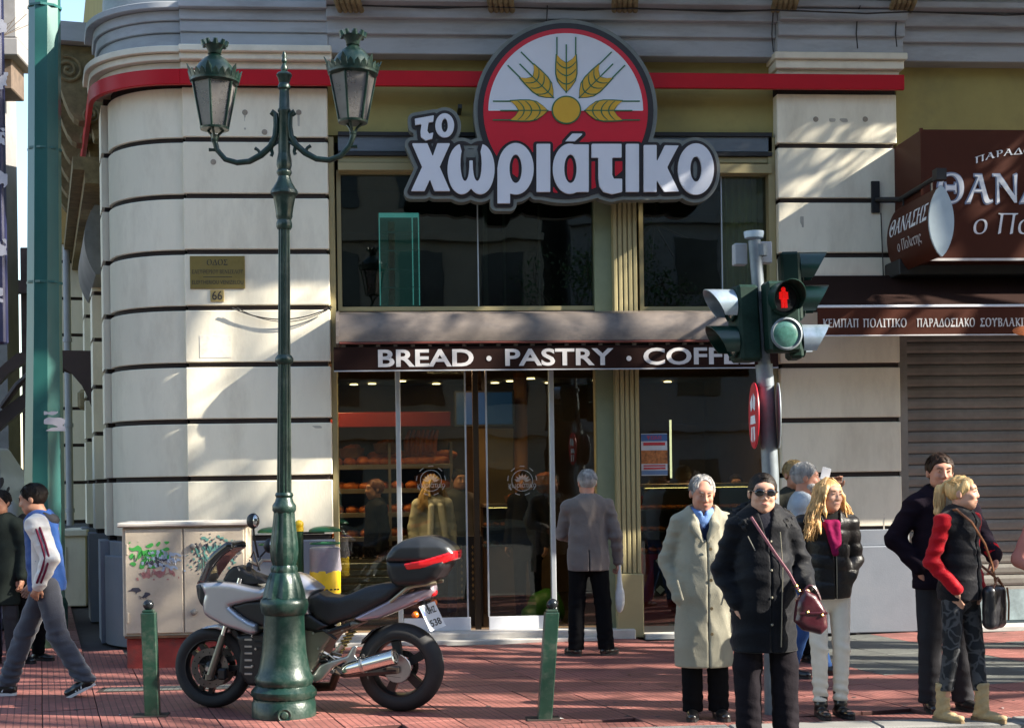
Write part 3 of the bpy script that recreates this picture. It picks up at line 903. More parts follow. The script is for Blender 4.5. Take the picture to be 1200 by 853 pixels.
# door front: three bays
ZS = P(545, 738, .04).z - .01
def shop_front():
    Y = .04
    x0, x1, z0, z1 = rect(396, 430, 700, 738, Y)
    z0 = .10; z1 = P(550, 405, Y).z
    fr = MB(); fr.box(x0, x1, Y - .02, Y + .08, z1 - .06, z1); f = fr.build('door_frame', m_trim, bld)
    xs = [P(p, 590, Y).x for p in (396, 468, 550, 568, 648, 700)]
    for p in (468, 648):
        X = P(p, 590, Y - .05).x; q = MB(); q.box(X - .026, X + .026, Y - .05, Y + .06, .10, z1 - .06, .006); q.build('door_post', m_alu, f)
    # fixed lights left and right, two sliding leaves in the middle
    for (a_, c_) in ((xs[0], xs[1]), (xs[4], xs[5])):
        q = MB(); q.box(a_ + .005, c_ - .03, Y + .01, Y + .02, .12, z1 - .06); q.build('fixed_pane', m_glass, f)
    for k, (a_, c_) in enumerate(((xs[1], xs[2]), (xs[3], xs[4]))):
        d = MB(); d.box(a_ + .03, c_ - .002, Y - .005, Y + .035, .10, .10 + .14, .004); leaf = d.build('sliding_door', m_rail, bld)
        q = MB(); q.box(a_ + .03, c_ - .03, Y + .010, Y + .018, .24, z1 - .06); q.build('pane', m_glass, leaf)
        e = c_ - .03 if k == 0 else a_ + .03
        q = MB(); q.box(e - .009, e + .009, Y, Y + .03, .24, z1 - .06); q.build('stile', m_alu, leaf)
        # frosted round emblem
        em = mat('frosted_emblem', (.55, .56, .52), .7, var=.05, alpha=.45)
        cx, cz = P(505 if k == 0 else 612, 563, Y).x, P(505 if k == 0 else 612, 563, Y).z
        g = MB()
        for (r0, r1) in ((.150, .160), (.108, .116)):
            for t in range(36):
                a0_, a1_ = 2 * PI * t / 36, 2 * PI * (t + 1) / 36
                if r0 > .14 and (t // 2) % 2: continue
                pts = [(cx + r * math.cos(a), cz + r * math.sin(a)) for r, a in ((r0, a0_), (r1, a0_), (r1, a1_), (r0, a1_))]
                g.add([(px, Y + .004, pz) for px, pz in pts], [(0, 1, 2, 3)])
        for t in range(7):
            a = R(20 + t * 23)
            pts = [(cx + r * math.cos(a + w), cz - .02 + r * math.sin(a + w)) for r, w in ((.03, -.1), (.06, -.22), (.10, 0), (.06, .22), (.03, .1))]
            g.add([(px, Y + .004, pz) for px, pz in pts], [(0, 1, 2, 3, 4)])
        tag(g.build('round_emblem', em, leaf), kind='stuff')
        text('emblem_lettering', 'χωριάτικο', cx - .15, cx + .15, cz - .09, cz - .015, em, leaf, Y=Y + .008, off=.012, ext=.001)
    q = MB(); q.box(xs[2] + .05, xs[3] - .05, Y + .05, Y + .09, .10, z1 - .06, .004); q.build('centre_post', mat('dark_bronze_metal', (.05, .035, .02), .4, metal=.5), f)
    # sill and step
    q = MB(); q.box(ax1 + .01, P(745, 745, -.2).x, -.22, .3, -.02, .10, .012); q.build('door_sill', m_marble, bld)
    q = MB(); q.box(ax1 + .01, P(718, 755, -.3).x, -.36, -.22, -.02, .035, .008); q.build('door_step', m_marble, bld)
    # right shop window
    x0, x1, z0, z1 = rect(750, 430, 905, 740, Y)
    z1 = P(820, 405, Y).z
    fr = MB(); fr.box(x0, x1, Y - .02, Y + .06, z1 - .06, z1)
    f2 = fr.build('shop_window_frame', m_dark, bld); fr = MB(); fr.box(x0, x1, Y - .02, Y + .06, .02, .1); fr.build('bottom_rail', m_dark, f2)
    q = MB(); q.box(x0 + .01, x1 - .01, Y + .01, Y + .02, .1, z1 - .06); q.build('pane', m_glass, f2)
    q = MB(); q.box(x0, x1, -.2, .2, -.02, .035, .005); q.build('window_sill', m_marble, bld)
shop_front()

# right: steel shutter with its housing, slats one by one
def shutter():
    Y = .06
    x0 = bx1 + .10; x1 = 12.5
    z0 = P(1120, 738, Y).z; zt = P(1120, 330, Y).z
    b = MB(); b.box(bx1 + .0, x0, -.1, .2, .02, zt); fr = b.build('shutter_guide', m_shutter, bld)
    base = MB(); base.box(x0, x1, Y + .03, Y + .06, 0, zt + .1); s = base.build('roller_shutter', m_dark, bld)
    h = .122; z = P(1120, 700, Y).z; k = 0
    prof = [(0, 0), (-.012, .008), (-.020, .03), (-.022, .08), (-.014, .112), (0, .120), (.012, .120), (.012, 0)]
    first = None
    while z < zt:
        if first is None:
            b = MB(); b.prism([(a, c + 0) for a, c in prof], x0 + .01, x1, lambda a, c, t: Vector((t, Y + a, z + c)))
            first = b.build('shutter_slat', m_shutter, s); zf = z
        else:
            o = first.copy(); COL.objects.link(o); o.parent = s; o.location = (0, 0, z - zf)
        z += h; k += 1
    zb = P(1120, 700, Y).z
    m_navy = mat('navy_painted_boards', (.014, .035, .05), .5, var=.25, vs=3)
    b = MB(); b.box(x0, x1, Y - .02, Y + .03, .03, zb - .02, .006); p = b.build('shutter_base', m_navy, bld)
    b = MB(); 
    xa, za, xb, zb2 = P(1085, 725, Y).x, P(1085, 728, Y).z, P(1200, 700, Y).x, P(1180, 690, Y).z
    b.add([(xa, Y - .024, za), (xb, Y - .024, za), (xb, Y - .024, zb2), (P(1160, 700, Y).x, Y - .024, zb2)], [(0, 1, 2, 3)])
    b.build('chalky_mark', mat('pale_scuffed_paint', (.20, .26, .28), .8, var=.35, vs=9), p)
    b = MB(); b.box(bx1 + .15, 13, -.25, .1, -.02, .045, .01); b.build('shutter_threshold', m_marble, bld)
shutter()

# roof slab / body behind so that light does not come through from behind
b = MB(); b.box(-2.5, 9, 6.0, 6.2, 0, 9.5); b.box(8.9, 9, .36, 6, 0, 9.5)
b.build('back_wall', m_olive, bld)
b = MB(); b.box(-3.2, 9, .36, 6.2, 9.3, 9.45); b.build('roof', m_cornice, bld)

# ================================================================== SIGNS AND AWNINGS
def logo_sign():
    Y = -.46
    q = lambda zx, zy, yy=Y: P(460 + zx / 3, 10 + zy / 3, yy)
    c0 = q(608, 500)
    root = thing('shop_sign', (c0.x, -.2, c0.z), 'large round wheat-ear bakery sign with white χωριάτικο lettering over the glass doors', 'shop sign')
    fr = lambda a, b, c: (lambda p: Vector((p.x, c, p.z)))(q(a, -b))
    ax = np.arange(0, 1204, 2.0); az = np.arange(-730, -8, 2.0)
    X, Z = ax[:, None], az[None, :]
    E_ = lambda cx, cy, rx, ry: sd_ell(X, Z, cx, -cy, rx, ry)
    PO = lambda pts: sd_poly(X, Z, [(a, -b) for a, b in pts])
    mn, mx = np.minimum, np.maximum
    chi = PO([(68, 478), (122, 478), (141, 524), (157, 478), (202, 478), (165, 560), (202, 645), (147, 645), (131, 604), (112, 645), (65, 645), (104, 560)])
    om = mn(E_(243, 568, 50, 88), E_(308, 568, 50, 88))
    om = mx(om, -mn(E_(254, 548, 16, 62), E_(297, 548, 16, 62))); om = mx(om, -PO([(232, 468), (319, 468), (300, 538), (251, 538)]))
    rho = mx(mn(E_(432, 567, 63, 90), PO([(368, 560), (368, 688), (412, 688), (412, 560)])), -E_(432, 567, 22, 50))
    i1 = PO([(505, 480), (553, 480), (553, 648), (505, 648)])
    al = mx(mn(E_(622, 567, 60, 88), PO([(640, 482), (688, 482), (688, 648), (640, 648)])), -E_(624, 567, 22, 50))
    ac = PO([(606, 470), (630, 444), (668, 444), (640, 470)])
    ta = mn(PO([(698, 480), (803, 480), (803, 528), (698, 528)]), PO([(722, 500), (770, 500), (770, 588), (776, 602), (805, 602), (805, 648), (770, 656), (740, 648), (726, 628), (722, 600)]))
    i2 = PO([(818, 480), (864, 480), (864, 648), (818, 648)])
    ka = (lambda p, q: smin(p, q, 5.0))(PO([(881, 484), (926, 484), (926, 648), (881, 648)]), smin(PO([(912, 574), (955, 485), (1003, 486), (960, 567), (928, 592)]), PO([(912, 560), (958, 553), (1004, 646), (953, 648), (914, 586)]), 5.0))
    oo = mx(E_(1064, 568, 63, 90), -E_(1064, 568, 20, 44))
    t1 = mn(PO([(78, 392), (145, 380), (143, 402), (80, 414)]), PO([(104, 396), (128, 392), (122, 434), (128, 444), (143, 440), (139, 462), (116, 468), (100, 456), (98, 436)]))
    o1 = mx(E_(183, 415, 33, 42), -E_(183, 415, 11, 24))
    letters = [chi, om, rho, i1, al, ac, ta, i2, ka, oo, t1, o1]
    allL = letters[0]
    for l in letters[1:]: allL = mn(allL, l)
    disc = np.sqrt((X - 608) ** 2 + (Z + 362) ** 2)
    solid = mn(allL, mn(E_(432, 567, 40, 70), mn(E_(622, 567, 40, 70), mn(E_(1064, 568, 40, 60), mn(E_(183, 415, 20, 30), PO([(200, 520), (360, 520), (360, 640), (200, 640)]))))))
    rim = mn(disc - 323, solid - 25)
    blk = mn(disc - 309, allL - 13)
    flat_shape('backing_board', contour_loops(rim, ax, az), Y, Y + .16, mat('grey_metal_rim', (.17, .18, .165), .45, metal=.3, var=.15), root, fr)
    flat_shape('black_outline', contour_loops(blk, ax, az), Y - .010, Y - .0005, mat('black_plastic', (.020, .013, .013), .35, var=.1), root, fr)
    m_r = mat('red_acrylic', (.56, .006, .022), .3, var=.05, vs=2); m_w = mat('white_acrylic', (.66, .69, .77), .3, var=.04, vs=2)
    flat_shape('red_disc', contour_loops(mx(disc - 289, -(allL - 11)), ax, az), Y - .016, Y - .0105, m_r, root, fr)
    flat_shape('white_half_disc', contour_loops(mx(mx(disc - 272, -(Z + 362)), -(allL - 11)), ax, az), Y - .021, Y - .0165, m_w, root, fr)
    for l in letters:
        flat_shape('letter', contour_loops(l, ax, az), Y - .045, Y - .0105, m_w, root, fr)
    # sun and wheat ears
    m_y = mat('wheat_yellow', (.62, .36, .02), .4, var=.06); m_g = mat('wheat_green', (.02, .13, .05), .45, var=.1)
    ang = [(610 + 52 * math.cos(t * 2 * PI / 40), -360 + 50 * math.sin(t * 2 * PI / 40)) for t in range(40)]
    b = MB(); b.prism(ang, Y - .030, Y - .0215, fr); b.build('sun_rim', m_g, root)
    ang = [(610 + 47 * math.cos(t * 2 * PI / 40), -360 + 45 * math.sin(t * 2 * PI / 40)) for t in range(40)]
    b = MB(); b.prism(ang, Y - .034, Y - .0305, fr); b.build('sun', m_y, root)
    for a in (0, 45, 90, 135, 180):
        ca, sa = math.cos(R(a)), math.sin(R(a))
        w = lambda u, v: (610 + ca * u - sa * v, -362 + sa * u + ca * v)      # u outwards, v across
        side = [(66, 0), (82, 16), (104, 30), (130, 35), (160, 35), (196, 33)]
        body = side + [(178, 18), (165, 0), (178, -18)] + [(u, -v) for u, v in side[::-1][:-1]]
        grow = [(u + (3 if u > 150 else -3 if u < 70 else 0), v * 1.12) for u, v in body]
        b = MB(); b.prism([w(u, v) for u, v in grow], Y - .027, Y - .0215, fr)
        for v, e in ((-33, 258), (0, 232), (33, 258)):
            b.prism([w(62 if v == 0 else 150, v - 2.2), w(e, v - 2.2), w(e, v + 2.2), w(62 if v == 0 else 150, v + 2.2)], Y - .0268, Y - .0214, fr)
        ear = b.build('wheat_ear', m_g, root)
        b = MB(); b.prism([w(u, v) for u, v in body], Y - .031, Y - .0275, fr); b.build('grain_body', m_y, ear)
        for u0 in (92, 122, 148):
            pts = [(u0 + 22 * (v / 33) ** 2, v) for v in range(-33, 34, 6)]
            b = MB()
            poly = [w(u - 2, v) for u, v in pts] + [w(u + 2.4, v) for u, v in pts[::-1]]
            b.prism(poly, Y - .034, Y - .0313, fr); b.build('grain_line', m_g, ear)
        b = MB(); b.prism([w(66, -1.8), w(165, -1.8), w(165, 1.8), w(66, 1.8)], Y - .0345, Y - .0312, fr); b.build('grain_line', m_g, ear)
    b = MB()
    for px in (540, 650, 760): p = P(px, 120, Y); b.box(p.x - .02, p.x + .02, Y + .16, -.0, p.z - .02, p.z + .02)
    b.build('wall_bracket', m_dark, root)
logo_sign()

def bread_awning():
    Y = -.58
    x0, x1, z0, z1 = rect(391, 405, 912, 432, Y)
    root = thing('shop_awning', ((x0 + x1) / 2, -.2, z1), 'brown awning reading BREAD PASTRY COFFEE under a pale metal cassette', 'awning')
    b = MB(); b.box(x0, x1, Y, Y + .012, z0, z1, .003); b.build('valance', m_brown, root)
    b = MB(); b.box(x0, x1, Y - .006, Y + .018, z0 - .014, z0 - .001, .002); b.build('valance_hem', m_cornice, root)
    za, zb = z0 + (z1 - z0) * .13, z0 + (z1 - z0) * .88
    for body, a, c in (('BREAD', 443, 555), ('PASTRY', 592, 719), ('COFFEE', 754, 884)):
        text('lettering', body, P(a, 420, Y).x, P(c, 420, Y).x, za, zb, m_letter, root, Y=Y - .001, off=.024, ext=.003)
    for a in (573, 737):
        p = P(a, 420, Y); b = MB(); b.lathe([(.027, 0), (.027, .004)], (p.x, Y - .001, p.z), 14, ax=(0, -1, 0)); b.build('dot', m_letter, root)
    # cassette: rounded metal housing over the roller
    zt, zl = P(650, 363, Y).z, P(650, 399, Y).z
    x2, x3 = P(397, 380, Y).x, P(910, 380, Y).x
    m_c = mat('shade_blotched_aluminium', (.175, .145, .125), .5, metal=.2, var=.3, vs=1.6, dirt=(.05, .05, .06), dirt_amt=.85, dirt_scale=1.4, stretch=(1, 1, 2))  # dark blotches in the colour stand for cast tree shade
    h = zt - zl
    prof = [(-.06, zt - .01), (Y + .18, zt + .005), (Y + .06, zt - h * .10), (Y + .005, zt - h * .38), (Y - .02, zt - h * .75), (Y - .015, zl), (Y + .03, zl - .01), (-.06, zl - .01)]
    b = MB().smooth(); b.prism(prof, x2, x3, lambda a, c, t: Vector((t, a, c))); b.build('cassette', m_c, root)
    b = MB(); b.box(x2, x3, Y - .03, Y + .03, zl - .026, zl - .006, .005); b.build('front_bar', mat('reddish_brown_bar', (.13, .035, .028), .45), root)
    for xx in (x2 - .03, x3):
        b = MB(); b.prism([(a - .008 if a < -.3 else a, c + (.012 if c > zl + h * .5 else -.02)) for a, c in prof], xx, xx + .03, lambda a, c, t: Vector((t, a, c))); b.build('end_cap', m_c, root)
    b = MB(); b.box(x2 + .05, x3 - .05, Y + .1, Y + .3, z1 + .0, zl - .012); b.build('roller_tube', m_dark, root)
    b = MB()
    b.box(x2 - .02, x3, -.16 if False else -.06, .0, zl - .25, zt + .02); b.build('mounting_board', m_dark, root)
    # reflections of the underside gear: hanging row of clips
    b = MB()
    for k in range(26): xx = x0 + .1 + k * (x1 - x0 - .2) / 25; b.box(xx - .02, xx + .02, Y + .02, Y + .06, z1 - .01, z1 + .045)
    b.build('hook_row', m_c, root)
bread_awning()

def right_shop():
    Y = -.95
    x0 = P(1080, 230, Y).x; x1 = 12.0
    z0, z1 = P(1140, 305, Y).z, P(1140, 152, Y).z
    root = thing('fascia_sign', ((x0 + x1) / 2, -.5, z0), 'deep brown box sign with white serif lettering ΘΑΝΑΣΗΣ', 'shop sign')
    b = MB(); b.box(x0, x1, Y, -.02, z0, z1, .012); b.build('sign_box', m_sign_brown, root)
    b = MB(); b.box(x0 - .008, x1, Y - .01, Y + .02, z0 - .006, z0 + .02); b.build('bottom_edge', m_letter, root)
    b = MB(); b.box(x0 - .01, x0 + .02, Y - .012, Y + .02, z0, z1 + .01); b.build('corner_trim', m_sign_brown, root)
    zf = lambda y: P(1140, y, Y).z; xf = lambda x: P(x, 230, Y).x
    glow = mat('blue_grey_letter_edge', (.22, .26, .36), .5)
    text('lettering_edge', serif('ΘΑΝΑΣΗΣ'), xf(1097), xf(1310), zf(240.5), zf(202), glow, root, Y=Y - .002, off=.03, ext=.002)
    text('lettering', serif('ΘΑΝΑΣΗΣ'), xf(1099), xf(1308), zf(238.5), zf(204), m_white, root, Y=Y - .006, off=.0, ext=.006)
    text('small_lettering', serif('ΠΑΡΑΔΟΣΙΑΚΟ'), xf(1143), xf(1262), zf(181), zf(173), m_white, root, Y=Y - .003, ext=.003, arc=.10)
    text('script_lettering', serif('ο Πολιτης', True), xf(1140), xf(1292), zf(281), zf(250), m_white, root, Y=Y - .003, ext=.004)
    # shutter housing and awning underneath
    x2, x3 = P(1049, 312, -.5).x, 12.2
    r2 = thing('snack_awning', ((x2 + x3) / 2, -.3, P(1100, 320, -.5).z), 'brown snack bar awning lettered ΚΕΜΠΑΠ ΠΟΛΙΤΙΚΟ above the closed shutter', 'awning')
    b = MB(); b.box(x2, x3, -.62, -.17, P(1100, 322, -.62).z, P(1100, 304, -.5).z - .01, .01); b.build('roller_housing', m_dark, r2)
    Yv = -1.08
    xa = P(958, 375, Yv).x; zt, zb = P(1080, 358, Yv).z, P(1080, 392, Yv).z
    top_b = P(1050, 321, -.42).z
    b = MB().smooth(False)
    xs = P(925, 330, -.5).x
    vs = [(xa, Yv, zt), (x3, Yv, zt), (x3, -.30, top_b), (xa, -.30, top_b)]
    b.add(vs + [(a, c, e - .03) for a, c, e in vs], [(0, 1, 2, 3), (7, 6, 5, 4), (0, 4, 5, 1), (1, 5, 6, 2), (2, 6, 7, 3), (3, 7, 4, 0)])
    b.build('canopy_cloth', m_brown, r2)
    b = MB(); b.box(xa, x3, Yv - .008, Yv + .004, zb, zt - .022, .002); b.build('valance', m_sign_brown, r2)
    b = MB(); b.box(xa, x3, Yv - .02, Yv + .03, zt - .02, zt + .006, .004); b.build('front_rail', m_white, r2)
    b = MB(); b.box(xa, x3, Yv - .012, Yv + .006, zb - .014, zb - .001, .002); b.build('hem', m_letter, r2)
    for body, p0, p1 in (('ΚΕΜΠΑΠ', 964, 1006), ('ΠΟΛΙΤΙΚΟ', 1011, 1062), ('ΠΑΡΑΔΟΣΙΑΚΟ', 1074, 1142), ('ΣΟΥΒΛΑΚΙ', 1148, 1199)):
        text('lettering', serif(body), P(p0, 378, Yv).x, P(p1, 378, Yv).x, P(1080, 383.5, Yv).z, P(1080, 373, Yv).z, m_letter, r2, Y=Yv - .009, off=.008, ext=.002)
    b = MB(); p = P(1200, 388, Yv)
    b.ball((p.x, Yv - .012, zb + .03), .10, 12, (1.3, .05, .5)); b.build('food_print', mat('orange_food_print', (.45, .12, .03), .6, var=.4, vs=20), r2)
    # projecting lens shaped sign on its bracket
    c = P(1103, 259, -1.55); zt2, zb2 = P(1103, 218, -1.55).z, P(1103, 300, -1.55).z
    r3 = thing('hanging_sign', (c.x, -.9, zt2), 'small brown lens-section sign hanging from a bracket beside the fascia sign', 'hanging sign')
    hh = (zt2 - zb2) / 2; hw = .118; zc = (zt2 + zb2) / 2
    wz = lambda z: hw * max(0, 1 - ((z - zc) / hh) ** 2) ** .8 + .004
    zs = [zc - hh + 2 * hh * i / 16 for i in range(17)]
    lens = [(c.x - wz(z), z) for z in zs] + [(c.x + wz(z), z) for z in zs[::-1]]
    b = MB().smooth(); b.prism(lens, -1.53, -.32); b.build('sign_body', m_sign_brown, r3)
    lens2 = [(c.x + (x - c.x) * 1.04, zc + (z - zc) * 1.02) for x, z in lens]
    b = MB(); b.prism(lens2, -1.56, -1.531); b.build('end_plate', mat('pale_blue_end_plate', (.42, .50, .54), .35, var=.08, vs=3), r3)
    fr = lambda a, b_, t: Vector((c.x - wz(b_) - .002 + t, -a, b_))
    text('lettering', serif('ΘΑΝΑΣΗΣ'), .40, 1.48, zc + .02, zc + .20, m_white, r3, fr=fr, ext=.003)
    text('script_lettering', serif('ο Πολιτης', True), .62, 1.30, zc - .19, zc - .05, m_letter, r3, fr=fr, ext=.003)
    b = MB(); p = P(1026, 231, YP - .02)
    b.box(p.x - .045, p.x + .045, YP - .03, YP - .001, p.z - .17, p.z + .17, .004)
    b.tube([(p.x, YP - .03, p.z - .03), (c.x, -.40, zt2 + .09), (c.x, -1.50, zt2 + .11)], .026, 8)
    b.box(c.x - .05, c.x + .05, -1.58, -1.46, zt2 + .06, zt2 + .17)
    for yy in (-.5, -1.3): b.tube([(c.x, yy, zt2 - .02), (c.x, yy, zt2 + .11)], .012, 6)
    b.tube([(p.x + .06, YP - .01, p.z - .17), (p.x + .065, YP - .012, p.z - .4), (p.x + .08, YP - .01, p.z - .95)], .006, 5)
    b.build('bracket', m_dark, r3)
right_shop()

def plates():
    Y = YP - .012
    x0, x1, z0, z1 = rect(222.5, 300, 287, 338.5, Y)
    root = thing('street_name_plate', ((x0 + x1) / 2, YP, z0), 'brass street name plate reading ΟΔΟΣ on the cream pier', 'street sign')
    b = MB(); b.box(x0, x1, Y, YP - .001, z0, z1, .004); b.build('plate', m_brass, root)
    xf = lambda p: P(p, 320, Y).x; zf = lambda p: P(255, p, Y).z
    text('lettering', serif('ΟΔΟΣ'), xf(242.5), xf(267), zf(311), zf(304), m_ink, root, Y=Y - .001, off=.0, ext=.001)
    text('lettering', serif('ΕΛΕΥΘΕΡΙΟΥ ΒΕΝΙΖΕΛΟΥ'), xf(225), xf(285), zf(321), zf(316), m_ink, root, Y=Y - .001, ext=.001)
    text('lettering', 'ELEFTHERIOU VENIZELOU', xf(225), xf(285), zf(333), zf(328.5), m_ink, root, Y=Y - .001, ext=.001)
    b = MB(); b.box(xf(238), xf(272), Y - .002, Y, zf(325), zf(324.3)); b.build('rule', m_ink, root)
    x0, x1, z0, z1 = rect(246.5, 339.5, 262.5, 353.5, Y)
    r2 = thing('house_number_plate', ((x0 + x1) / 2, YP, z0), 'small brass plate with number 66 below the street name', 'number plate')
    b = MB(); b.box(x0, x1, Y, YP - .001, z0, z1, .003); b.build('plate', mat('pale_brass', (.42, .32, .13), .4, metal=.3, var=.1), r2)
    text('lettering', '66', P(248.5, 346, Y).x, P(260.5, 346, Y).x, P(255, 351.5, Y).z, P(255, 341, Y).z, m_ink, r2, Y=Y - .001, off=.01, ext=.001)
    # loose cable swags on the pier
    def swag(p0, p1, sag, n=14):
        a, c = P(*p0, YP - .03), P(*p1, YP - .03)
        return [a.lerp(c, t / n) + Vector((0, -.02, -sag * 4 * (t / n) * (1 - t / n))) for t in range(n + 1)]
    b = MB(); b.tube(swag((272, 361), (389, 360), .125), .0065, 5); b.tube(swag((278, 361), (388, 361), .145), .0045, 5)
    o = b.build('wall_cable', m_cable, loc=(P(330, 360, YP).x, YP, P(330, 360, YP).z)); tag(o, 'thin black cable sagging across the cream pier behind the lamp post', 'cable')
    b = MB()
    for px, yb in ((905, 64), (1004, 60), (1050, 58), (640, 40)):
        x = P(px, 20, -.40).x; b.tube([(x, -.52, P(px, 8, -.5).z), (x + .01, -.40, P(px, 14, -.4).z), (x - .005, -.39, P(px, 40, -.4).z), (x + .01, -.385 if px < 990 or px > 1040 else -.385, P(px, yb, -.3).z)], .007, 5)
    zc_ = P(800, 11, -.53).z; b.tube([(P(400, 11, -.53).x + i * .5, -.53, zc_ - .012 * (i % 3)) for i in range(16)], .009, 5)
    o = b.build('cornice_cable', m_cable, loc=(P(905, 20, -.4).x, -.4, 6.2)); tag(o, 'black cables running along and down the grey cornice', 'cable')
    # scraped patch where a notice was, marks on the stone
    x0, x1, z0, z1 = rect(234, 393, 271, 419, YP - .003)
    b = MB(); b.box(x0, x1, YP - .003, YP - .0005, z0, z1); sc_ = b.build('removed_notice', mat('scraped_plaster', (.80, .76, .66), .85, var=.06, vs=14, dirt=(.42, .4, .35), dirt_amt=.6, dirt_scale=9), bld)
plates()

def poster():
    Y = .045
    x0, x1, z0, z1 = rect(751.5, 508, 782, 557, Y)
    root = thing('window_poster', ((x0 + x1) / 2, Y, z0), 'blue and white poster with food picture stuck inside the right shop window', 'poster')
    mk = lambda f0, f1, m, nm, e, g0=0.0, g1=1.0: (lambda b: (b.box(x0 + (x1 - x0) * g0, x0 + (x1 - x0) * g1, Y - e, Y - e + .003, z0 + (z1 - z0) * f0, z0 + (z1 - z0) * f1), b.build(nm, m, root)))(MB())
    mk(0, 1, mat('poster_paper', (.55, .58, .62), .5), 'sheet', 0)
    mk(.82, .985, mat('poster_blue', (.05, .12, .30), .5), 'blue_header', .004)
    mk(.28, .60, mat('poster_food', (.38, .14, .04), .5, var=.7, vs=26), 'food_picture', .004)
    mk(.02, .12, mat('poster_blue2', (.12, .2, .35), .5), 'blue_footer', .004)
    mr = mat('poster_red', (.5, .03, .04), .5)
    text('lettering', serif('ΨΩΜΙ'), x0 + .06, x1 - .06, z0 + (z1 - z0) * .86, z0 + (z1 - z0) * .95, mr, root, Y=Y - .005, ext=.001)
    for k, (f0, f1) in enumerate(((.72, .79), (.15, .19), (.22, .25))): mk(f0, f1, mr, 'red_line', .006, .08, .92)
poster()

# ================================================================== SIDE STREET ITEMS AT THE CORNER
def side_items():
    # metal drum of the rolled side awning
    a, c = P(103, 245, 2.2), P(103, 325, 2.2)
    root = thing('rolled_side_awning', (a.x, 2.2, c.z), 'grey metal awning housing on the side front left of the rounded corner', 'awning housing')
    b = MB().smooth()
    prof = [(.02, c.z)] + [(-.22 * math.sin(PI * (.08 + .84 * i / 12)) ** .6, c.z + (a.z - c.z) * i / 12) for i in range(13)] + [(.02, a.z)]
    T = Cc + SN * RC
    b.prism([(-p, q_) for p, q_ in prof], 1.4, 4.2, lambda u, v, t: (lambda w: Vector((w.x, w.y, v)))(T + SD * t + SN * (u + .0)))
    b.build('housing', mat('dull_drum_metal', (.22, .22, .22), .4, metal=.6, var=.3, vs=3), root)
    # yellow projecting panel
    p = P(80, 262, 7.5)
    o = MB(); w = .10 * 2.0; z0, z1 = P(80, 286, 7.5).z, P(80, 241, 7.5).z; x0, x1 = P(69, 262, 7.5).x, P(91, 262, 7.5).x
    o.box(x0, x1, 7.45, 7.55, z0, z1, .01)
    o = o.build('side_street_panel', mat('dull_yellow_panel', (.42, .28, .09), .6, var=.1), loc=(p.x, 7.5, z0)); tag(o, 'plain dull yellow panel projecting over the side street', 'sign')
    # rain pipe
    x = P(80, 450, 7.2).x
    b = MB().smooth(); b.tube([(x, 7.2, 1.1), (x, 7.2, P(80, 290, 7.2).z)], .055, 12); 
    for z in (1.3, 2.6, 3.9): b.lathe([(.07, 0), (.07, .06)], (x, 7.2, z), 12)
    o = b.build('rain_pipe', mat('grey_pipe', (.30, .32, .36), .5, var=.1), loc=(x, 7.2, 0)); tag(o, 'pale grey rain pipe standing beyond the corner behind the green mast', 'rain pipe')
    # cream portal base
    x0, x1 = P(68, 680, 5.5).x, P(101, 680, 5.5).x
    b = MB(); z1 = P(85, 628, 5.5).z; b.box(x0, x1, 5.5, 6.6, 0, z1, .01); b.box(x0 - .04, x1 + .03, 5.45, 6.6, z1, z1 + .09, .01)
    b.box(x0 + .12, x1 - .35, 5.485, 5.5, .35, z1 - .15)
    o = b.build('portal_pedestal', m_plaster, loc=(x0, 5.5, 0)); tag(o, 'cream stone pedestal at the side entrance behind the walking man', 'pedestal')
    # brown arched canopy
    Y = 4.2
    m_ar = mat('dark_brown_canopy_metal', (.040, .020, .016), .5, var=.15)
    root = thing('arched_canopy', (P(60, 450, Y).x, Y, P(60, 470, Y).z), 'dark brown arched canopy frame over the side street entrance', 'canopy')
    q = lambda x, y, yy=Y: (P(x, y, yy).x, P(x, y, yy).z)
    poly = [q(109, 411), q(109, 482), q(104, 468), q(96, 452), q(84, 438), q(70, 428), q(50, 421), q(30, 424), q(12, 436), q(-8, 456), q(-30, 490), q(-30, 455), q(-10, 440), q(6, 425), q(20, 414), q(40, 410)]
    b = MB(); b.prism(poly, Y, Y + .12); b.build('arch_front', m_ar, root)
    b = MB()
    pts = [(108, 478), (100, 456), (88, 440), (70, 429), (45, 421), (20, 428), (0, 446), (-20, 474)]
    b.tube([Vector((q(*p)[0], Y + .9, q(*p)[1])) for p in pts], .05, 8); b.build('arch_rib', m_ar, root)
    b = MB(); b.prism([q(30, 470), q(30, 452), q(-30, 498), q(-30, 522)], Y + .3, Y + .42); b.build('sloping_beam', m_ar, root)
    # square capital under the canopy
    b = MB(); x0, x1 = P(90, 465, 6).x, P(108, 465, 6).x; b.box(x0, x1, 6, 6.5, P(99, 480, 6).z, P(99, 456, 6).z, .05)
    o = b.build('carved_capital', m_bracket, loc=(x0, 6, P(99, 480, 6).z)); tag(o, 'weathered carved capital below the brown canopy', 'capital')
side_items()

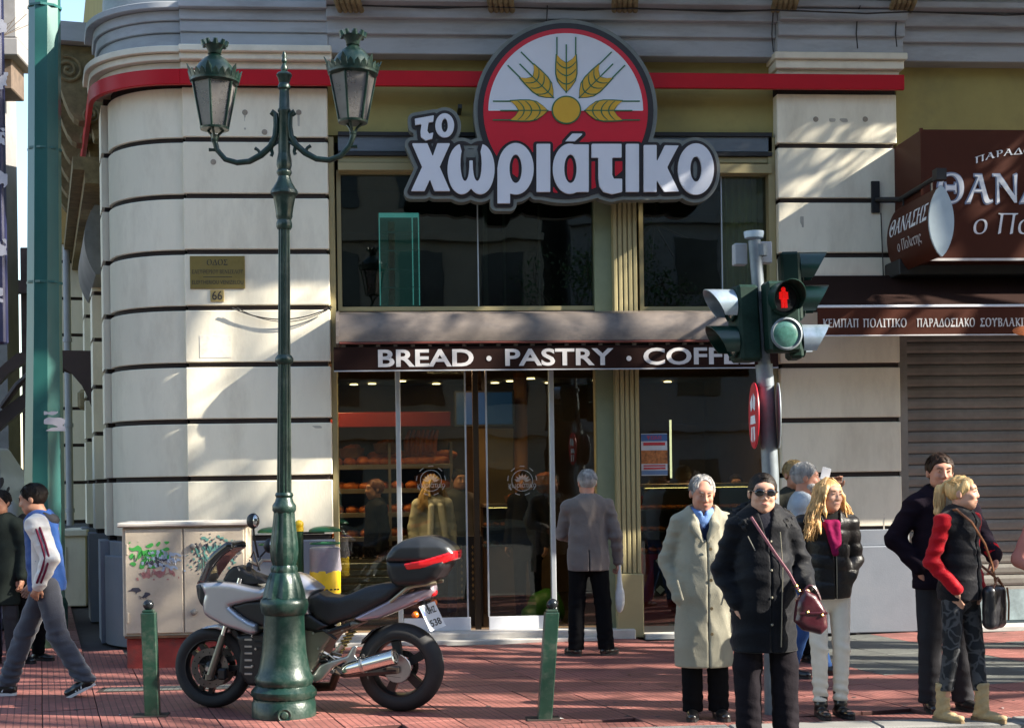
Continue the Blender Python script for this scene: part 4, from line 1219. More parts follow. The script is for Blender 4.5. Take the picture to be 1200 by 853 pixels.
# ================================================================== LAMP POST
m_iron = mat('green_cast_iron', (.0055, .026, .019), .36, metal=.1, var=.22, vs=7, bump=.18, bs=55, dirt=(.075, .10, .085), dirt_amt=.6, dirt_scale=12, coat=.1)
LEAN = .0143
def lamp_post():
    B = G(333, 838); YL = B.y
    s = FPX / (B - CAM).dot(AF)         # pixels per metre there
    root = thing('street_lamp', B, 'ornate green cast iron lamp post with two lanterns in front of the motorcycle', 'street lamp')
    zf = lambda y: P(332.5, y, YL).z
    k = lambda pts: [(r / s, zf(y) if y < 900 else 0) for r, y in pts]
    c = Vector((B.x, B.y, 0)); n = 40
    def xo(y): return (P(332 - (838 - y) * .0006, y, YL) - Vector((B.x, 0, 0))).x * 0
    def part(nm, pts, n=n, fl=None, sm=True, mt=m_iron):
        b = MB().smooth(sm); b.lathe(k(pts), c, n, flute=fl); return b.build(nm, mt, root)
    b = MB().smooth(); prof = k([(37.5, 842), (37.5, 822), (36, 820), (36, 817)]); prof[0] = (prof[0][0], 0); b.lathe(prof, c, 48); base = b.build('base_drum', m_iron, root)
    b = MB().smooth(); p = c + Vector((.02, -37.6 / s, (zf(832)))); 
    b.lathe([(.055, 0), (.055, .012), (.045, .016), (.03, .008), (.02, .02), (0, .022)], p, 20, ax=(.1, -1, 0)); b.build('boss', m_iron, base)
    part('rope_ring', [(34, 817), (37, 813), (37, 808), (33, 804), (31, 802)], 48, lambda i, h: 1 + .035 * (i % 2))
    part('lower_body', [(31, 803), (34, 798), (34, 793), (31, 788), (28.5, 778), (26, 764), (24.5, 745), (23.6, 728), (23.5, 720), (26, 718), (27.5, 712), (28.5, 707), (27, 702), (23, 699)], 48)
    part('acanthus_bell', [(23.5, 700), (22, 692), (19.5, 682), (16.5, 672), (14.5, 670), (15, 666), (13.5, 662)], 48, lambda i, h: 1 + (.07 if i % 6 < 3 else -.02))
    part('baluster', [(12.5, 663), (14.8, 655), (15.6, 645), (15, 634), (13.5, 622), (12, 608), (11.6, 600)], 48, lambda i, h: 1 + (.06 if i % 6 < 3 else -.03))
    part('collar', [(11.5, 601), (13.8, 598), (13.8, 592), (11, 588), (9.5, 583), (10.8, 580), (9.6, 577)])
    fl = lambda i, h: 1 - (.13 if (i % 4) in (1, 2) else 0)
    part('shaft', [(8.6, 578), (7.4, 426)], 48, fl, False)
    part('shaft_ring', [(8, 427), (10.6, 424), (10.8, 420), (8, 416)])
    part('shaft', [(7.3, 417), (6.8, 268)], 48, fl, False)
    part('capital', [(7.6, 269), (9, 266), (9, 262), (7.8, 258), (9.4, 254), (9.4, 251), (10.3, 244), (12.2, 233), (13.2, 229.5), (15.4, 227.5), (15.4, 224.5), (13, 221), (8.4, 213), (6.6, 207), (8.6, 203), (8.6, 201), (7.2, 199), (8.6, 194), (8.4, 188), (7, 180)], 40, lambda i, h: 1 + (.03 if i % 4 < 2 else 0))
    part('upper_shaft', [(7, 181), (6.6, 133), (7.6, 131), (7.6, 129), (6.2, 127), (5.6, 106), (7.4, 104), (7.4, 101), (6, 98), (7.6, 92), (9.4, 88.5), (8, 86), (4, 84)], 32)
    part('finial', [(3, 85), (4.2, 81), (3, 77), (2, 75), (3.4, 72), (2.4, 68), (3, 66), (1.2, 61)], 16)
    # arms: wrought scrolls in a plane turned a little to the street
    unlean = lambda p: Matrix.Rotation(-LEAN, 3, 'Y') @ (p - B) + B
    dirv = Vector((math.cos(-.19), math.sin(-.19), 0))
    for sg, pts, tip in ((-1, [(320.5, 136), (318, 133.5), (319.5, 131), (323, 134), (323.5, 148), (322.5, 160), (317, 172), (306, 182), (292, 189.5), (278, 191), (264, 187), (254.5, 176), (251.5, 165), (251.8, 158)], (251.5, 151)),
                         (1, [(342.5, 136), (345.5, 133.5), (344, 131), (340, 134), (339.5, 148), (341, 160), (347, 170), (357, 179), (371, 186.5), (386, 188), (399, 183), (409, 172), (413, 162), (413.5, 157)], (413.5, 143))):
        def q(x, y):
            r = ray(x, y)   # point of the arm's own vertical plane through the post axis
            nrm = Vector((-dirv.y, dirv.x, 0)); t = (Vector((B.x, B.y, 0)) - Vector((CAM.x, CAM.y, 0))).dot(nrm) / Vector((r.x, r.y, 0)).dot(nrm)
            return unlean(CAM + r * t)
        b = MB().smooth(); b.tube([q(*p) for p in pts], [.010, .014, .018, .020, .020, .022, .024, .024, .022, .021, .020, .020, .021, .026], 10)
        w = [q(*p) for p in pts]
        for i_, o_ in ((6, Vector((-.02 * sg, 0, .06))), (6, Vector((-.02 * sg, 0, -.07))), (7, Vector((.03 * sg, 0, .05))), (11, Vector((.045 * sg, 0, .0)))):
            b.tube([w[i_], w[i_] + o_ * .7, w[i_] + o_ + Vector((.015 * sg, 0, 0))], [.015, .012, .014], 6)
        b.tube([w[4] + Vector((-sg * .06, 0, 0)), w[5] + Vector((-sg * .05, 0, -.02)), w[7]], .009, 6)
        b.build('scroll_arm', m_iron, root)
        t = q(*tip)
        sl_ = 1 / s * (1.0 if sg > 0 else .985)
        y0 = tip[1]      # bottom of the lantern (px)
        Z = lambda dy: t.z + dy * sl_        # px above the bottom ring
        N = 6; off = R(12 if sg > 0 else 24)
        def hexp(r, z): return [(t.x + r * sl_ * math.cos(off + PI / 3 * i), t.y + r * sl_ * math.sin(off + PI / 3 * i), z) for i in range(N)]
        b = MB(); r0 = hexp(16, Z(0)); r1 = hexp(26.5, Z(53))
        fr_ = MB().smooth(); fr_.lathe([(0, Z(-1.5)), (17 * sl_, Z(-1.5)), (17.5 * sl_, Z(1)), (14 * sl_, Z(2)), (0, Z(2))], (t.x, t.y, 0), 24)
        for i in range(3):
            a = off + i * 2.1; fr_.tube([(t.x + 2 * sl_ * math.cos(a), t.y + 2 * sl_ * math.sin(a), Z(-14)), (t.x + 5 * sl_ * math.cos(a), t.y + 5 * sl_ * math.sin(a), Z(-7)), (t.x + 11 * sl_ * math.cos(a), t.y + 11 * sl_ * math.sin(a), Z(-1))], .010, 6)
        fr_.lathe([(3 * sl_, Z(-17)), (4.4 * sl_, Z(-14)), (3 * sl_, Z(-11))], (t.x, t.y, 0), 12)
        lan = fr_.build('lantern', m_iron, root)
        for i in range(N):
            bb = MB(); bb.tube([r0[i], r1[i]], .0095, 6); bb.build('glazing_bar', m_iron, lan)
            j = (i + 1) % N
            bb = MB()
            cen = Vector((t.x, t.y, 0))
            def ins(p, f=.985): v = Vector(p); return Vector((cen.x + (v.x - cen.x) * f, cen.y + (v.y - cen.y) * f, v.z))
            A_, B_, C_, D_ = ins(r0[i]), ins(r0[j]), ins(r1[j]), ins(r1[i])
            ti = .96; a2, b2, c2, d2 = [ins(p, ti) for p in (A_, B_, C_, D_)]
            bb.add([A_, B_, C_, D_, a2, b2, c2, d2], [(0, 1, 2, 3), (7, 6, 5, 4), (0, 4, 5, 1), (1, 5, 6, 2), (2, 6, 7, 3), (3, 7, 4, 0)])
            bb.build('lantern_pane', mat('frosted_lantern_glass', (.19, .18, .175), .35, var=.25, vs=7, alpha=.62, dirt=(.12, .12, .12), dirt_amt=.7, dirt_scale=5), lan)
        bb = MB().smooth(); bb.lathe([(5 * sl_, Z(2)), (6 * sl_, Z(4)), (6 * sl_, Z(28)), (4 * sl_, Z(36))], (t.x, t.y, 0), 14); bb.build('lamp_holder', mat('dim_lamp_holder', (.16, .17, .18), .5), lan)
        # roof
        bb = MB().smooth()
        bb.lathe([(26 * sl_, Z(53)), (29 * sl_, Z(55)), (29.5 * sl_, Z(60)), (25 * sl_, Z(63)), (24 * sl_, Z(67)), (20 * sl_, Z(75)), (14 * sl_, Z(82)), (8 * sl_, Z(86)), (6.5 * sl_, Z(88)), (8 * sl_, Z(89))], (t.x, t.y, 0), 30)
        roof = bb.build('lantern_roof', m_iron, lan)
        bb = MB()
        for i in range(24):      # pierced crest of leaves round the eave
            a = 2 * PI * i / 24; big = i % 4 == 0
            u = Vector((math.cos(a + off), math.sin(a + off), 0)); v = Vector((-u.y, u.x, 0))
            p = Vector((t.x, t.y, Z(58))) + u * 29.5 * sl_; h_ = (15 if big else 9) * sl_; wd = 3.6 * sl_; o_ = u * (5 if big else 2.5) * sl_
            bb.add([p - v * wd, p + v * wd, p + v * wd * .9 + o_ * .4 + Vector((0, 0, h_ * .6)), p + o_ + Vector((0, 0, h_)), p - v * wd * .9 + o_ * .4 + Vector((0, 0, h_ * .6)),
                    p - v * wd - u * .008, p + v * wd - u * .008, p + v * wd * .9 + o_ * .4 - u * .008 + Vector((0, 0, h_ * .6)), p + o_ - u * .008 + Vector((0, 0, h_)), p - v * wd * .9 + o_ * .4 - u * .008 + Vector((0, 0, h_ * .6))],
                   [(0, 1, 2, 3, 4), (9, 8, 7, 6, 5), (0, 5, 6, 1), (1, 6, 7, 2), (2, 7, 8, 3), (3, 8, 9, 4), (4, 9, 5, 0)])
        bb.build('leaf_crest', m_iron, lan)
        bb = MB().smooth()
        bb.lathe([(6.5 * sl_, Z(88)), (7.5 * sl_, Z(90)), (8.5 * sl_, Z(94)), (12 * sl_, Z(99)), (12.6 * sl_, Z(100)), (10.5 * sl_, Z(100)), (6 * sl_, Z(93))], (t.x, t.y, 0), 20)
        for i in range(9):
            a = 2 * PI * i / 9; u = Vector((math.cos(a), math.sin(a), 0)); p = Vector((t.x, t.y, Z(99))) + u * 12.3 * sl_
            bb.tube([p, p + u * 2.5 * sl_ + Vector((0, 0, 5.5 * sl_))], [.022, .014], 6)
        bb.build('crown', m_iron, lan)
    root.rotation_euler = (0, LEAN, 0)
lamp_post()

# ================================================================== BOLLARDS, CABINET, BINS, MAST
m_green = mat('dark_green_paint', (.010, .040, .026), .38, metal=.1, var=.2, vs=5, bump=.12, bs=40, dirt=(.10, .11, .09), dirt_amt=.6, dirt_scale=11, coat=.1)
m_ball = mat('black_steel_ball', (.03, .035, .04), .22, metal=.6)
def bollard(foot, topc, lean, label):
    B = G(*foot); s = FPX / (B - CAM).dot(AF)
    h = (foot[1] - topc[1] - 6) / s; w = 8.3 / s
    root = thing('bollard', B, label, 'bollard', 'green bollards along the kerb')
    tx = (topc[0] - foot[0]) / s
    A = Matrix(((1, 0, tx / h, 0), (0, 1, lean, 0), (0, 0, 1, 0), (0, 0, 0, 1)))
    fix = lambda mb: setattr(mb, 'v', [tuple((A @ (Vector(p) - B)) + B) for p in mb.v])
    b = MB(); b.box(B.x - w, B.x + w, B.y - w, B.y + w, -.02, h - .02, .006); b.box(B.x - w * .8, B.x + w * .8, B.y - w * .8, B.y + w * .8, h - .02, h, .005); fix(b); b.build('post', m_green, root)
    b = MB().smooth(); b.ball((B.x, B.y, h + .035), .040, 20); b.lathe([(.016, h - .005), (.016, h + .01)], (B.x, B.y, 0), 12); fix(b); b.build('ball_cap', m_ball, root)
    b = MB(); b.box(B.x - w * 2.6, B.x + w * 2.2, B.y - w * 1.8, B.y + w * 1.8, -.01, .008, .003); b.build('foot_plate', m_joint, root)
bollard((179, 838), (176, 708), 0.0, 'upright green bollard in front of the cabinet')
bollard((638, 842), (649, 708), .03, 'leaning green bollard in front of the shop doors')

def blob(name, cx, cz, rx, rz, m, Y, parent, seed, thr=.0, freq=9.0, step=.006):
    """irregular flat stain or paint patch"""
    r = np.random.RandomState(seed)
    ax = np.arange(cx - rx * 1.3, cx + rx * 1.3, step); az = np.arange(cz - rz * 1.3, cz + rz * 1.3, step)
    X, Z = ax[:, None], az[None, :]
    nfield = sum(np.sin(X * f * math.cos(a) + Z * f * math.sin(a) + p) for f, a, p in [(freq * r.uniform(1.5, 6), r.uniform(0, 6.28), r.uniform(0, 6.28)) for _ in range(9)]) / 9
    D = (np.sqrt(((X - cx) / rx) ** 2 + ((Z - cz) / rz) ** 2) - 1) * .6 + nfield * 1.6 + thr
    D[0] = D[-1] = 1; D[:, 0] = D[:, -1] = 1
    lp = [l for l in contour_loops(D, ax, az) if len(l) > 4]
    if not lp: return None
    o = flat_shape(name, lp, Y, Y + .0015, m, parent); tag(o, kind='stuff'); return o

def cabinet():
    B = G(214, 782); Y = B.y
    x0, x1, z0, z1 = rect(143, 617, 290, 745, Y)
    root = thing('utility_cabinet', (B.x, Y, 0), 'cream two-door utility cabinet with graffiti on a red plinth behind the motorcycle', 'cabinet')
    m_c = mat('chipped_cream_paint', (.52, .445, .345), .6, var=.08, vs=3, bump=.12, bs=30, dirt=(.30, .24, .17), dirt_amt=.6, dirt_scale=3)
    m_p = mat('red_painted_plinth', (.24, .028, .022), .75, var=.2, vs=6, bump=.25, dirt=(.07, .05, .045), dirt_amt=.8, dirt_scale=4)
    b = MB(); b.box(x0 + .03, x1 - .03, Y + .02, Y + .55, -.02, z0 - .01, .01); b.build('plinth', m_p, root)
    b = MB(); b.box(x0, x1, Y + .02, Y + .55, z0, z1, .012); b.build('housing', m_c, root)
    b = MB(); b.box(x0 - .04, x1 + .04, Y - .03, Y + .6, z1 + .002, z1 + .045, .012); b.build('lid', mat('weathered_lid', (.50, .47, .42), .6, var=.12, dirt=(.25, .2, .17), dirt_amt=.5), root)
    xs = P(215, 680, Y).x
    for a_, c_, side in ((x0 + .03, xs - .006, 0), (xs + .006, x1 - .03, 1)):
        b = MB(); b.box(a_, c_, Y, Y + .018, z0 + .03, z1 - .02, .006); d = b.build('cabinet_door', m_c, root)
        for zz in (z0 + .18, z1 - .2):
            e = a_ + .01 if side == 0 else c_ - .03
            q = MB(); q.box(e, e + .02, Y - .012, Y, zz - .05, zz + .05, .003); q.build('hinge', m_c, d)
    q = MB().smooth(); xx = xs + .09
    for zz in (P(224, 717, Y).z, P(224, 640, Y).z): q.lathe([(.028, 0), (.028, .02), (.012, .03)], (xx, Y, zz), 12, ax=(0, -1, 0))
    q.build('door_lock', m_shutter, root)
    q = MB(); q.box(x0 + .02, x1 - .02, Y - .01, Y + .02, z0 - .012, z0 + .008); q.build('rust_lip', mat('rusty_edge', (.14, .06, .03), .8, var=.4, vs=20), root)
    f = lambda x, y: (P(x, y, Y).x, P(x, y, Y).z)
    m_gg = mat('green_spray_paint', (.06, .36, .07), .6, var=.15); m_bl = mat('pale_blue_spray', (.35, .42, .52), .6); m_dk = mat('dark_marker', (.05, .05, .07), .6); m_rd = mat('faded_red_marker', (.40, .18, .17), .7)
    m_tq = mat('turquoise_spray', (.12, .30, .25), .6)
    g = f(176, 650); blob('graffiti_patch', *g, .15, .10, m_gg, Y - .003, root, 3, .10, 22)
    g = f(192, 656); blob('graffiti_patch', *g, .16, .09, m_bl, Y - .005, root, 8, .22, 30)
    g = f(185, 658); blob('graffiti_patch', *g, .10, .04, m_dk, Y - .007, root, 4, .28, 22)
    g = f(183, 672); blob('graffiti_patch', *g, .18, .05, m_rd, Y - .003, root, 5, .26, 24)
    g = f(250, 650); blob('graffiti_patch', *g, .20, .16, m_dk, Y - .003, root, 11, .44, 34)
    g = f(252, 648); blob('graffiti_patch', *g, .20, .14, m_tq, Y - .004, root, 12, .34, 30)
    g = f(165, 694); blob('graffiti_patch', *g, .10, .04, m_dk, Y - .003, root, 15, .40, 20)
    rr = random.Random(4)
    def scribble(cx, cz, w, h, n, m, r_):
        b = MB(); p = [(cx + w * (i / n - .5) + rr.uniform(-.02, .02), Y - .004, cz + (h if i % 2 else -h) * rr.uniform(.2, 1)) for i in range(n)]
        b.tube(p, r_, 3); b.build('marker_scribble', m, root)
    for (px, py, w, h, n, m, r_) in ((178, 652, .34, .07, 15, m_gg, .004), (190, 658, .30, .05, 17, m_white, .0045), (186, 672, .34, .03, 22, m_rd, .003), (250, 640, .30, .06, 18, m_dk, .003), (256, 655, .34, .05, 20, m_dk, .003), (240, 662, .16, .07, 9, m_tq, .004), (168, 700, .06, .02, 5, m_dk, .003)):
        g = f(px, py); scribble(*g, w, h, n, m, r_)
cabinet()

def bins():
    # twin litter stand: post with yellow ball, two green lids, one bag hung in a yellow sleeve
    c = P(350.5, 620, -1.25); s = FPX / (c - CAM).dot(AF)
    root = thing('litter_stand', (c.x, c.y, 0), 'green litter stand with yellow ball and grey bag in yellow sleeve', 'litter bin')
    m_y = mat('yellow_plastic', (.78, .50, .01), .45, var=.08, dirt=(.3, .2, .1), dirt_amt=.4); m_gr = mat('bright_green_enamel', (.015, .12, .045), .35, var=.1)
    zt = c.z
    b = MB().smooth(); b.lathe([(.040, 0), (.040, zt)], (c.x, c.y, 0), 16); b.build('post', mat('deep_green_enamel', (.012, .06, .022), .4), root)
    b = MB().smooth(); b.ball((c.x, c.y, zt + .045), .046, 16); b.lathe([(.045, -.02), (.045, .02)], (c.x, c.y, zt), 16); b.build('ball_cap', m_y, root)
    for sg in (-1, 1):
        cx = c.x + sg * .245
        F_ = Field((cx - .17, c.y - .17, zt - .06), (cx + .17, c.y + .17, zt + .05), .012)
        F_.ell((cx, c.y, zt - .02), (.155, .15, .05)).cutz(z0=zt - .03)
        lid = F_.mesh('bin_lid', m_gr, root)
        b = MB(); b.tube([(c.x + sg * .03, c.y, zt - .035), (cx, c.y, zt - .035)], .012, 6); b.build('lid_arm', m_dark, lid)
        ring = MB().smooth(); ring.tube([(cx + .14 * math.cos(a * PI / 10), c.y + .14 * math.sin(a * PI / 10), zt - .14) for a in range(21)], .010, 6); ring.build('bag_ring', m_gr, root)
    cx = c.x + .245; z0, z1, z2 = P(382, 698, c.y).z, P(382, 668, c.y).z, P(382, 642, c.y).z
    nz = lambda a, h: 1 + .05 * math.sin(a * 1.3 + h * 40) + .03 * math.sin(a * 2.1 - h * 25)
    b = MB().smooth(); b.lathe([(.02, z0 - .02), (.12, z0), (.148, z0 + .03), (.15, z1 - .02), (.146, z1)], (cx, c.y, 0), 28, flute=lambda i, h: 1 + .012 * math.sin(i * 2.0)); b.build('yellow_sleeve', m_y, root)
    b = MB().smooth(); b.lathe([(.138, z1 - .06), (.150, z1 + .01), (.142, (z1 + z2) / 2), (.150, z2), (.13, z2 + .01)], (cx, c.y, 0), 28, flute=lambda i, h: nz(i, h)); b.build('grey_bag', mat('grey_bag_plastic', (.24, .23, .27), .4, var=.15, vs=12, bump=.5, bs=18, dirt=(.35, .15, .14), dirt_amt=.3, dirt_scale=6), root)
    b = MB()
    for i in range(8): a = -PI / 2 + (i - 3.5) * .28; b.ball((cx + .152 * math.cos(a), c.y + .152 * math.sin(a), z0 + .07), .010, 6, (1.6, 1, .8))
    tag(b.build('sleeve_holes', m_dark, root), kind='stuff')
bins()

def mast():
    B = G(52, 757); s = FPX / (B - CAM).dot(AF)
    root = thing('green_mast', (B.x, B.y, 0), 'tall teal-green octagonal steel mast at the left edge with torn white paper', 'mast')
    m_t = mat('teal_gloss_paint', (.022, .115, .105), .34, metal=.0, var=.12, vs=3, coat=.2, dirt=(.012, .06, .055), dirt_amt=.5, dirt_scale=2.2, stretch=(1, 1, .25))
    ztop = 9.0
    b = MB(); prof = [(23.5 / s * 1.02, 0), (23.0 / s, 1.6), (20.0 / s, 3.4), (17.0 / s, ztop)]
    vs = []; n = 8
    for r, z in prof:
        for i in range(n): a = R(22.5) + 2 * PI * i / n; vs.append((B.x + r * math.cos(a), B.y + r * math.sin(a), z))
    fs = [(i * n + k, i * n + (k + 1) % n, (i + 1) * n + (k + 1) % n, (i + 1) * n + k) for i in range(len(prof) - 1) for k in range(n)]
    b.add(vs, fs); b.build('shaft', m_t, root)
    b = MB(); b.lathe([(27 / s, 0), (27 / s, .46), (24 / s, .52)], (B.x, B.y, 0), 8); b.build('base_casing', m_green, root)
    for z in (P(50, 10, B.y).z, P(50, 176, B.y).z, P(50, 332, B.y).z):
        b = MB(); r = 21 / s if z < 4.5 else 19.8 / s; b.lathe([(r, z - .012), (r, z + .012)], (B.x, B.y, 0), 8); b.build('weld_band', m_t, root)
    p = P(61, 493, B.y - .21)
    blob('torn_paper', p.x, p.z, .09, .085, mat('torn_white_paper', (.62, .58, .60), .8, var=.08), B.y - .235, root, 21, -.12, 12)
    root.rotation_euler = (0, LEAN, 0)
    # navy pillar at the very edge of the picture
    B2 = G(-12, 770); s2 = FPX / (B2 - CAM).dot(AF)
    x0, x1, z0, z1 = rect(-45, 403, 3, -60, B2.y)
    r2 = thing('advertising_pillar', (B2.x, B2.y, 0), 'dark navy pillar with peeling stickers cut by the left edge', 'pillar')
    m_n = mat('dark_navy_panel', (.012, .014, .055), .5, var=.3, vs=4, dirt=(.05, .05, .09), dirt_amt=.5, dirt_scale=6)
    b = MB(); b.box(x0, x1, B2.y, B2.y + .14, z0, z1, .02); b.build('panel', m_n, r2)
    b = MB(); b.box(x0 + .1, x0 + .25, B2.y + .1, B2.y + .3, 0, z0); b.build('leg', m_n, r2)
    for k, (px, py) in enumerate(((1, 30), (3, 95), (-1, 160), (2, 210), (1, 290), (-3, 345))):
        p = P(px, py, B2.y); blob('sticker_scrap', p.x, p.z, .05, .07, mat('sticker_scrap', (.45, .45, .5), .7), B2.y - .003, r2, 30 + k, -.1, 20)
mast()

def fixings():
    # old bolt plugs and drip marks on the top blocks
    m_b = mat('rusty_plug', (.28, .24, .19), .8, var=.3); m_d = mat('drip_stain', (.42, .39, .33), .85, var=.2)
    for i, (px, py) in enumerate(((287, 132), (350, 132), (310, 155), (956, 140), (1014, 140), (250, 190))):
        p = P(px, py, YP); b = MB().smooth(); b.lathe([(.030, 0), (.028, .004), (.012, .006)], (p.x, YP, p.z), 14, ax=(0, -1, 0)); b.build('bolt_plug', m_b, bld)
    for i, (px, py, w, h) in enumerate(((985, 141, .10, .02), (350, 140, .012, .09), (287, 141, .012, .08), (330, 200, .008, .12), (268, 640, .1, .03), (1036, 618, .01, .12), (1047, 620, .01, .14), (940, 260, .02, .05), (372, 500, .05, .015))):
        p = P(px, py, YP); blob('stain', p.x, p.z, w, h, m_d, YP - .002, bld, 60 + i, -.1, 14)
fixings()

# ================================================================== TRAFFIC LIGHT
def traffic_light():
    # leaning grey pole; foot hidden behind the people
    Y = G(905, 836).y; Bx = P(906, 836, Y).x
    B = Vector((Bx, Y, 0)); s = FPX / (B - CAM).dot(AF)
    q = lambda x, y, dy=0.0: P(x, y, Y + dy)
    root = thing('traffic_light', B, 'pedestrian traffic light showing red on a grey pole among the waiting people', 'traffic light')
    m_pole = mat('galvanised_pole', (.17, .20, .225), .5, metal=.3, var=.2, vs=8, dirt=(.12, .13, .14), dirt_amt=.5, dirt_scale=6)
    m_h = mat('signal_green_housing', (.003, .018, .013), .55, var=.2, vs=6, spec=.2, dirt=(.04, .09, .07), dirt_amt=.4)
    m_v = mat('chipped_visor', (.004, .028, .020), .35, var=.3, vs=8, coat=.2, dirt=(.55, .6, .65), dirt_amt=.0)
    b = MB().smooth(); top = q(883, 286); b.tube([B, q(903, 560), q(897, 440)], [.062, .060, .058], 16)
    pole = b.build('pole', m_pole, root)
    b = MB().smooth(); b.tube([q(897, 442), q(884, 282)], .045, 14); b.lathe([(.062, -.02), (.062, .14)], q(897, 450), 16, ax=(q(884, 282) - q(897, 442))); b.lathe([(.058, 0), (.060, .05), (.03, .07)], q(892, 352), 14); b.build('upper_pole', m_pole, root)
    m_cap = mat('pale_blue_cap', (.42, .52, .60), .4)
    b = MB().smooth(); b.lathe([(.066, 0), (.072, .03), (.072, .045)], q(883.5, 279), 18); b.build('pole_cap', m_cap, root)
    for (x0, y0, x1, y1, dy) in ((861, 285, 876, 310, .06), (888, 283, 905, 308, .05)):
        a_, c_, z0, z1 = rect(x0, y0, x1, y1, Y + dy); b = MB(); b.box(a_, c_, Y + dy, Y + dy + .09, z0, z1, .006); b.build('junction_box', mat('light_grey_box', (.36, .37, .39), .5, var=.08), root)
    b = MB(); b.tube([q(893, 345), q(899, 440)], .016, 6); b.lathe([(.05, 0), (.05, .08)], q(891, 300), 14); b.build('conduit', m_pole, root)
    V = lambda a: Vector((math.sin(a), -math.cos(a), 0))       # horizontal facing direction
    def head(cx, cy, face, dy, lens, nm, h2, w2=.125, dpt=.16, visors=True, vm=(m_v, m_v), up=None, chip=False):
        """cx,cy: px of the middle of the housing; face: heading (0 = towards the viewer, + = to the right)"""
        c = q(cx, cy, dy); f = V(face); r = Vector((math.cos(face), math.sin(face), 0)); u = Vector((-.045, 0, 1)).normalized()
        W = lambda a, b_, d: c + r * a + u * b_ + f * d
        def tb(mb, a0, a1, b0, b1, d0, d1, bev=.02):
            n0 = len(mb.v); mb.box(a0, a1, d0, d1, b0, b1, bev)
            for i in range(n0, len(mb.v)): a, d, z = mb.v[i]; mb.v[i] = tuple(W(a, z, d))
            k = len(mb.f)
            mb.f = [fc if max(fc) < n0 else fc[::-1] for fc in mb.f]
        b = MB(); tb(b, -w2, w2, -h2, h2, -dpt / 2, dpt / 2); hd = b.build(nm, m_h, root)
        for k, (bz, lm) in enumerate(lens):
            b = MB().smooth(); b.lathe([(.112, 0), (.116, .02), (.104, .026), (.100, .010)], W(0, bz, dpt / 2 + .001), 28, ax=f); b.build('lens_ring', m_h if lm is not m_lens_g else m_pole, hd)
            b = MB().smooth(); b.lathe([(.101, .006), (.08, .018), (.045, .026), (0, .028)], W(0, bz, dpt / 2 + .001), 28, ax=f); b.build('lens', lm, hd)
            if visors[k]:
                # hood: open tube, longer on top
                mb = MB().smooth(); n = 22; vs = []; L_ = .20
                for j in range(n + 1):
                    a = R(-40) + R(260) * j / n
                    ca, sa = math.cos(a), math.sin(a)
                    ln = L_ * (.45 + .55 * max(0, (sa + .6) / 1.6))
                    for rr, d in ((.118, 0), (.116, ln), (.110, ln), (.110, 0)):
                        vs.append(W(rr * ca, bz + rr * sa, dpt / 2 + .004 + d))
                fs = []
                for j in range(n):
                    for t in range(4): fs.append((j * 4 + t, j * 4 + (t + 1) % 4, (j + 1) * 4 + (t + 1) % 4, (j + 1) * 4 + t)[::-1])
                fs += [(0, 1, 2, 3), (n * 4 + 3, n * 4 + 2, n * 4 + 1, n * 4)]
                mb.add(vs, fs); mb.build('visor', vm[k], hd)
        return hd, W
    m_lens_g = mat('unlit_green_lens', (.045, .13, .11), .25, var=.3, vs=30, coat=.5)
    m_lens_d = mat('unlit_dark_lens', (.02, .02, .022), .2, coat=.6)
    m_sky_visor = mat('sky_reflection_visor', (.42, .50, .58), .3, metal=.5, var=.3, vs=6, dirt=(.03, .1, .08), dirt_amt=.7, dirt_scale=6)  # silvery colour carries the sky's reflection on the visors
    hd, W = head(915.5, 372, R(4), -.13, ((.122, m_lens_d), (-.125, m_lens_g)), 'front_signal', .250, .118, .15, (True, False))
    m_man = mat('glowing_red_figure', (.5, .01, .01), .5, var=.4, vs=60, emit=(1.0, .012, .010), es=.17)
    b = MB().smooth(); d = .11
    b.ball(W(-.012, .122 + .062, d), .017, 10); 
    b.tube([W(-.012, .17, d), W(-.012, .115, d)], [.020, .024], 10); b.tube([W(-.024, .12, d), W(-.022, .055, d)], .011, 8); b.tube([W(0, .12, d), W(.002, .055, d)], .011, 8)
    b.tube([W(-.036, .165, d), W(-.038, .115, d)], .008, 6); b.tube([W(.012, .165, d), W(.014, .115, d)], .008, 6)
    b.build('red_man', m_man, hd)
    head(872, 380, R(-82), .0, ((.13, m_lens_d), (-.13, m_lens_d)), 'side_signal', .27, .12, .16, (True, True), (m_sky_visor, m_v))
    head(926, 338, R(80), .14, ((.14, m_lens_d), (-.10, m_lens_d), ), 'side_signal', .25, .13, .14, (True, True))
    head(930, 400, R(84), -.02, ((.0, m_lens_d),), 'side_signal', .13, .12, .10, (True,), (m_sky_visor,))
    # round signs on the pole, seen nearly edge-on
    for (cx, cy, face, mt_, nm) in ((884.5, 487, R(-96), 1, 'round_sign'), (911, 487, R(79), 0, 'sign_back')):
        c = q(cx, cy, .0); f = V(face); r = Vector((math.cos(face), math.sin(face), 0)); Wd = lambda a, b_, d: c + r * a + Vector((0, 0, 1)) * b_ + f * d
        b = MB().smooth(); b.lathe([(.235, 0), (.238, .006), (.232, .012)], c, 36, ax=f)
        o = b.build(nm, mat('red_sign_face', (.48, .012, .03), .4) if mt_ else m_pole, root)
        if mt_:
            b = MB()
            for pts in ([(-.13, .10), (-.02, .15), (.0, .06), (-.09, .03)], [(.03, .16), (.13, .12), (.10, .03), (.02, .05)], [(-.10, .0), (.10, .0), (.13, -.06), (-.13, -.06)], [(-.08, -.08), (-.02, -.08), (-.04, -.19), (-.10, -.17)], [(.02, -.08), (.09, -.08), (.10, -.17), (.04, -.19)]):
                b.prism(pts, .0135, .0150, lambda a, e, d: Wd(a, e, d))
            b.build('sign_symbol', m_white, o)
traffic_light()

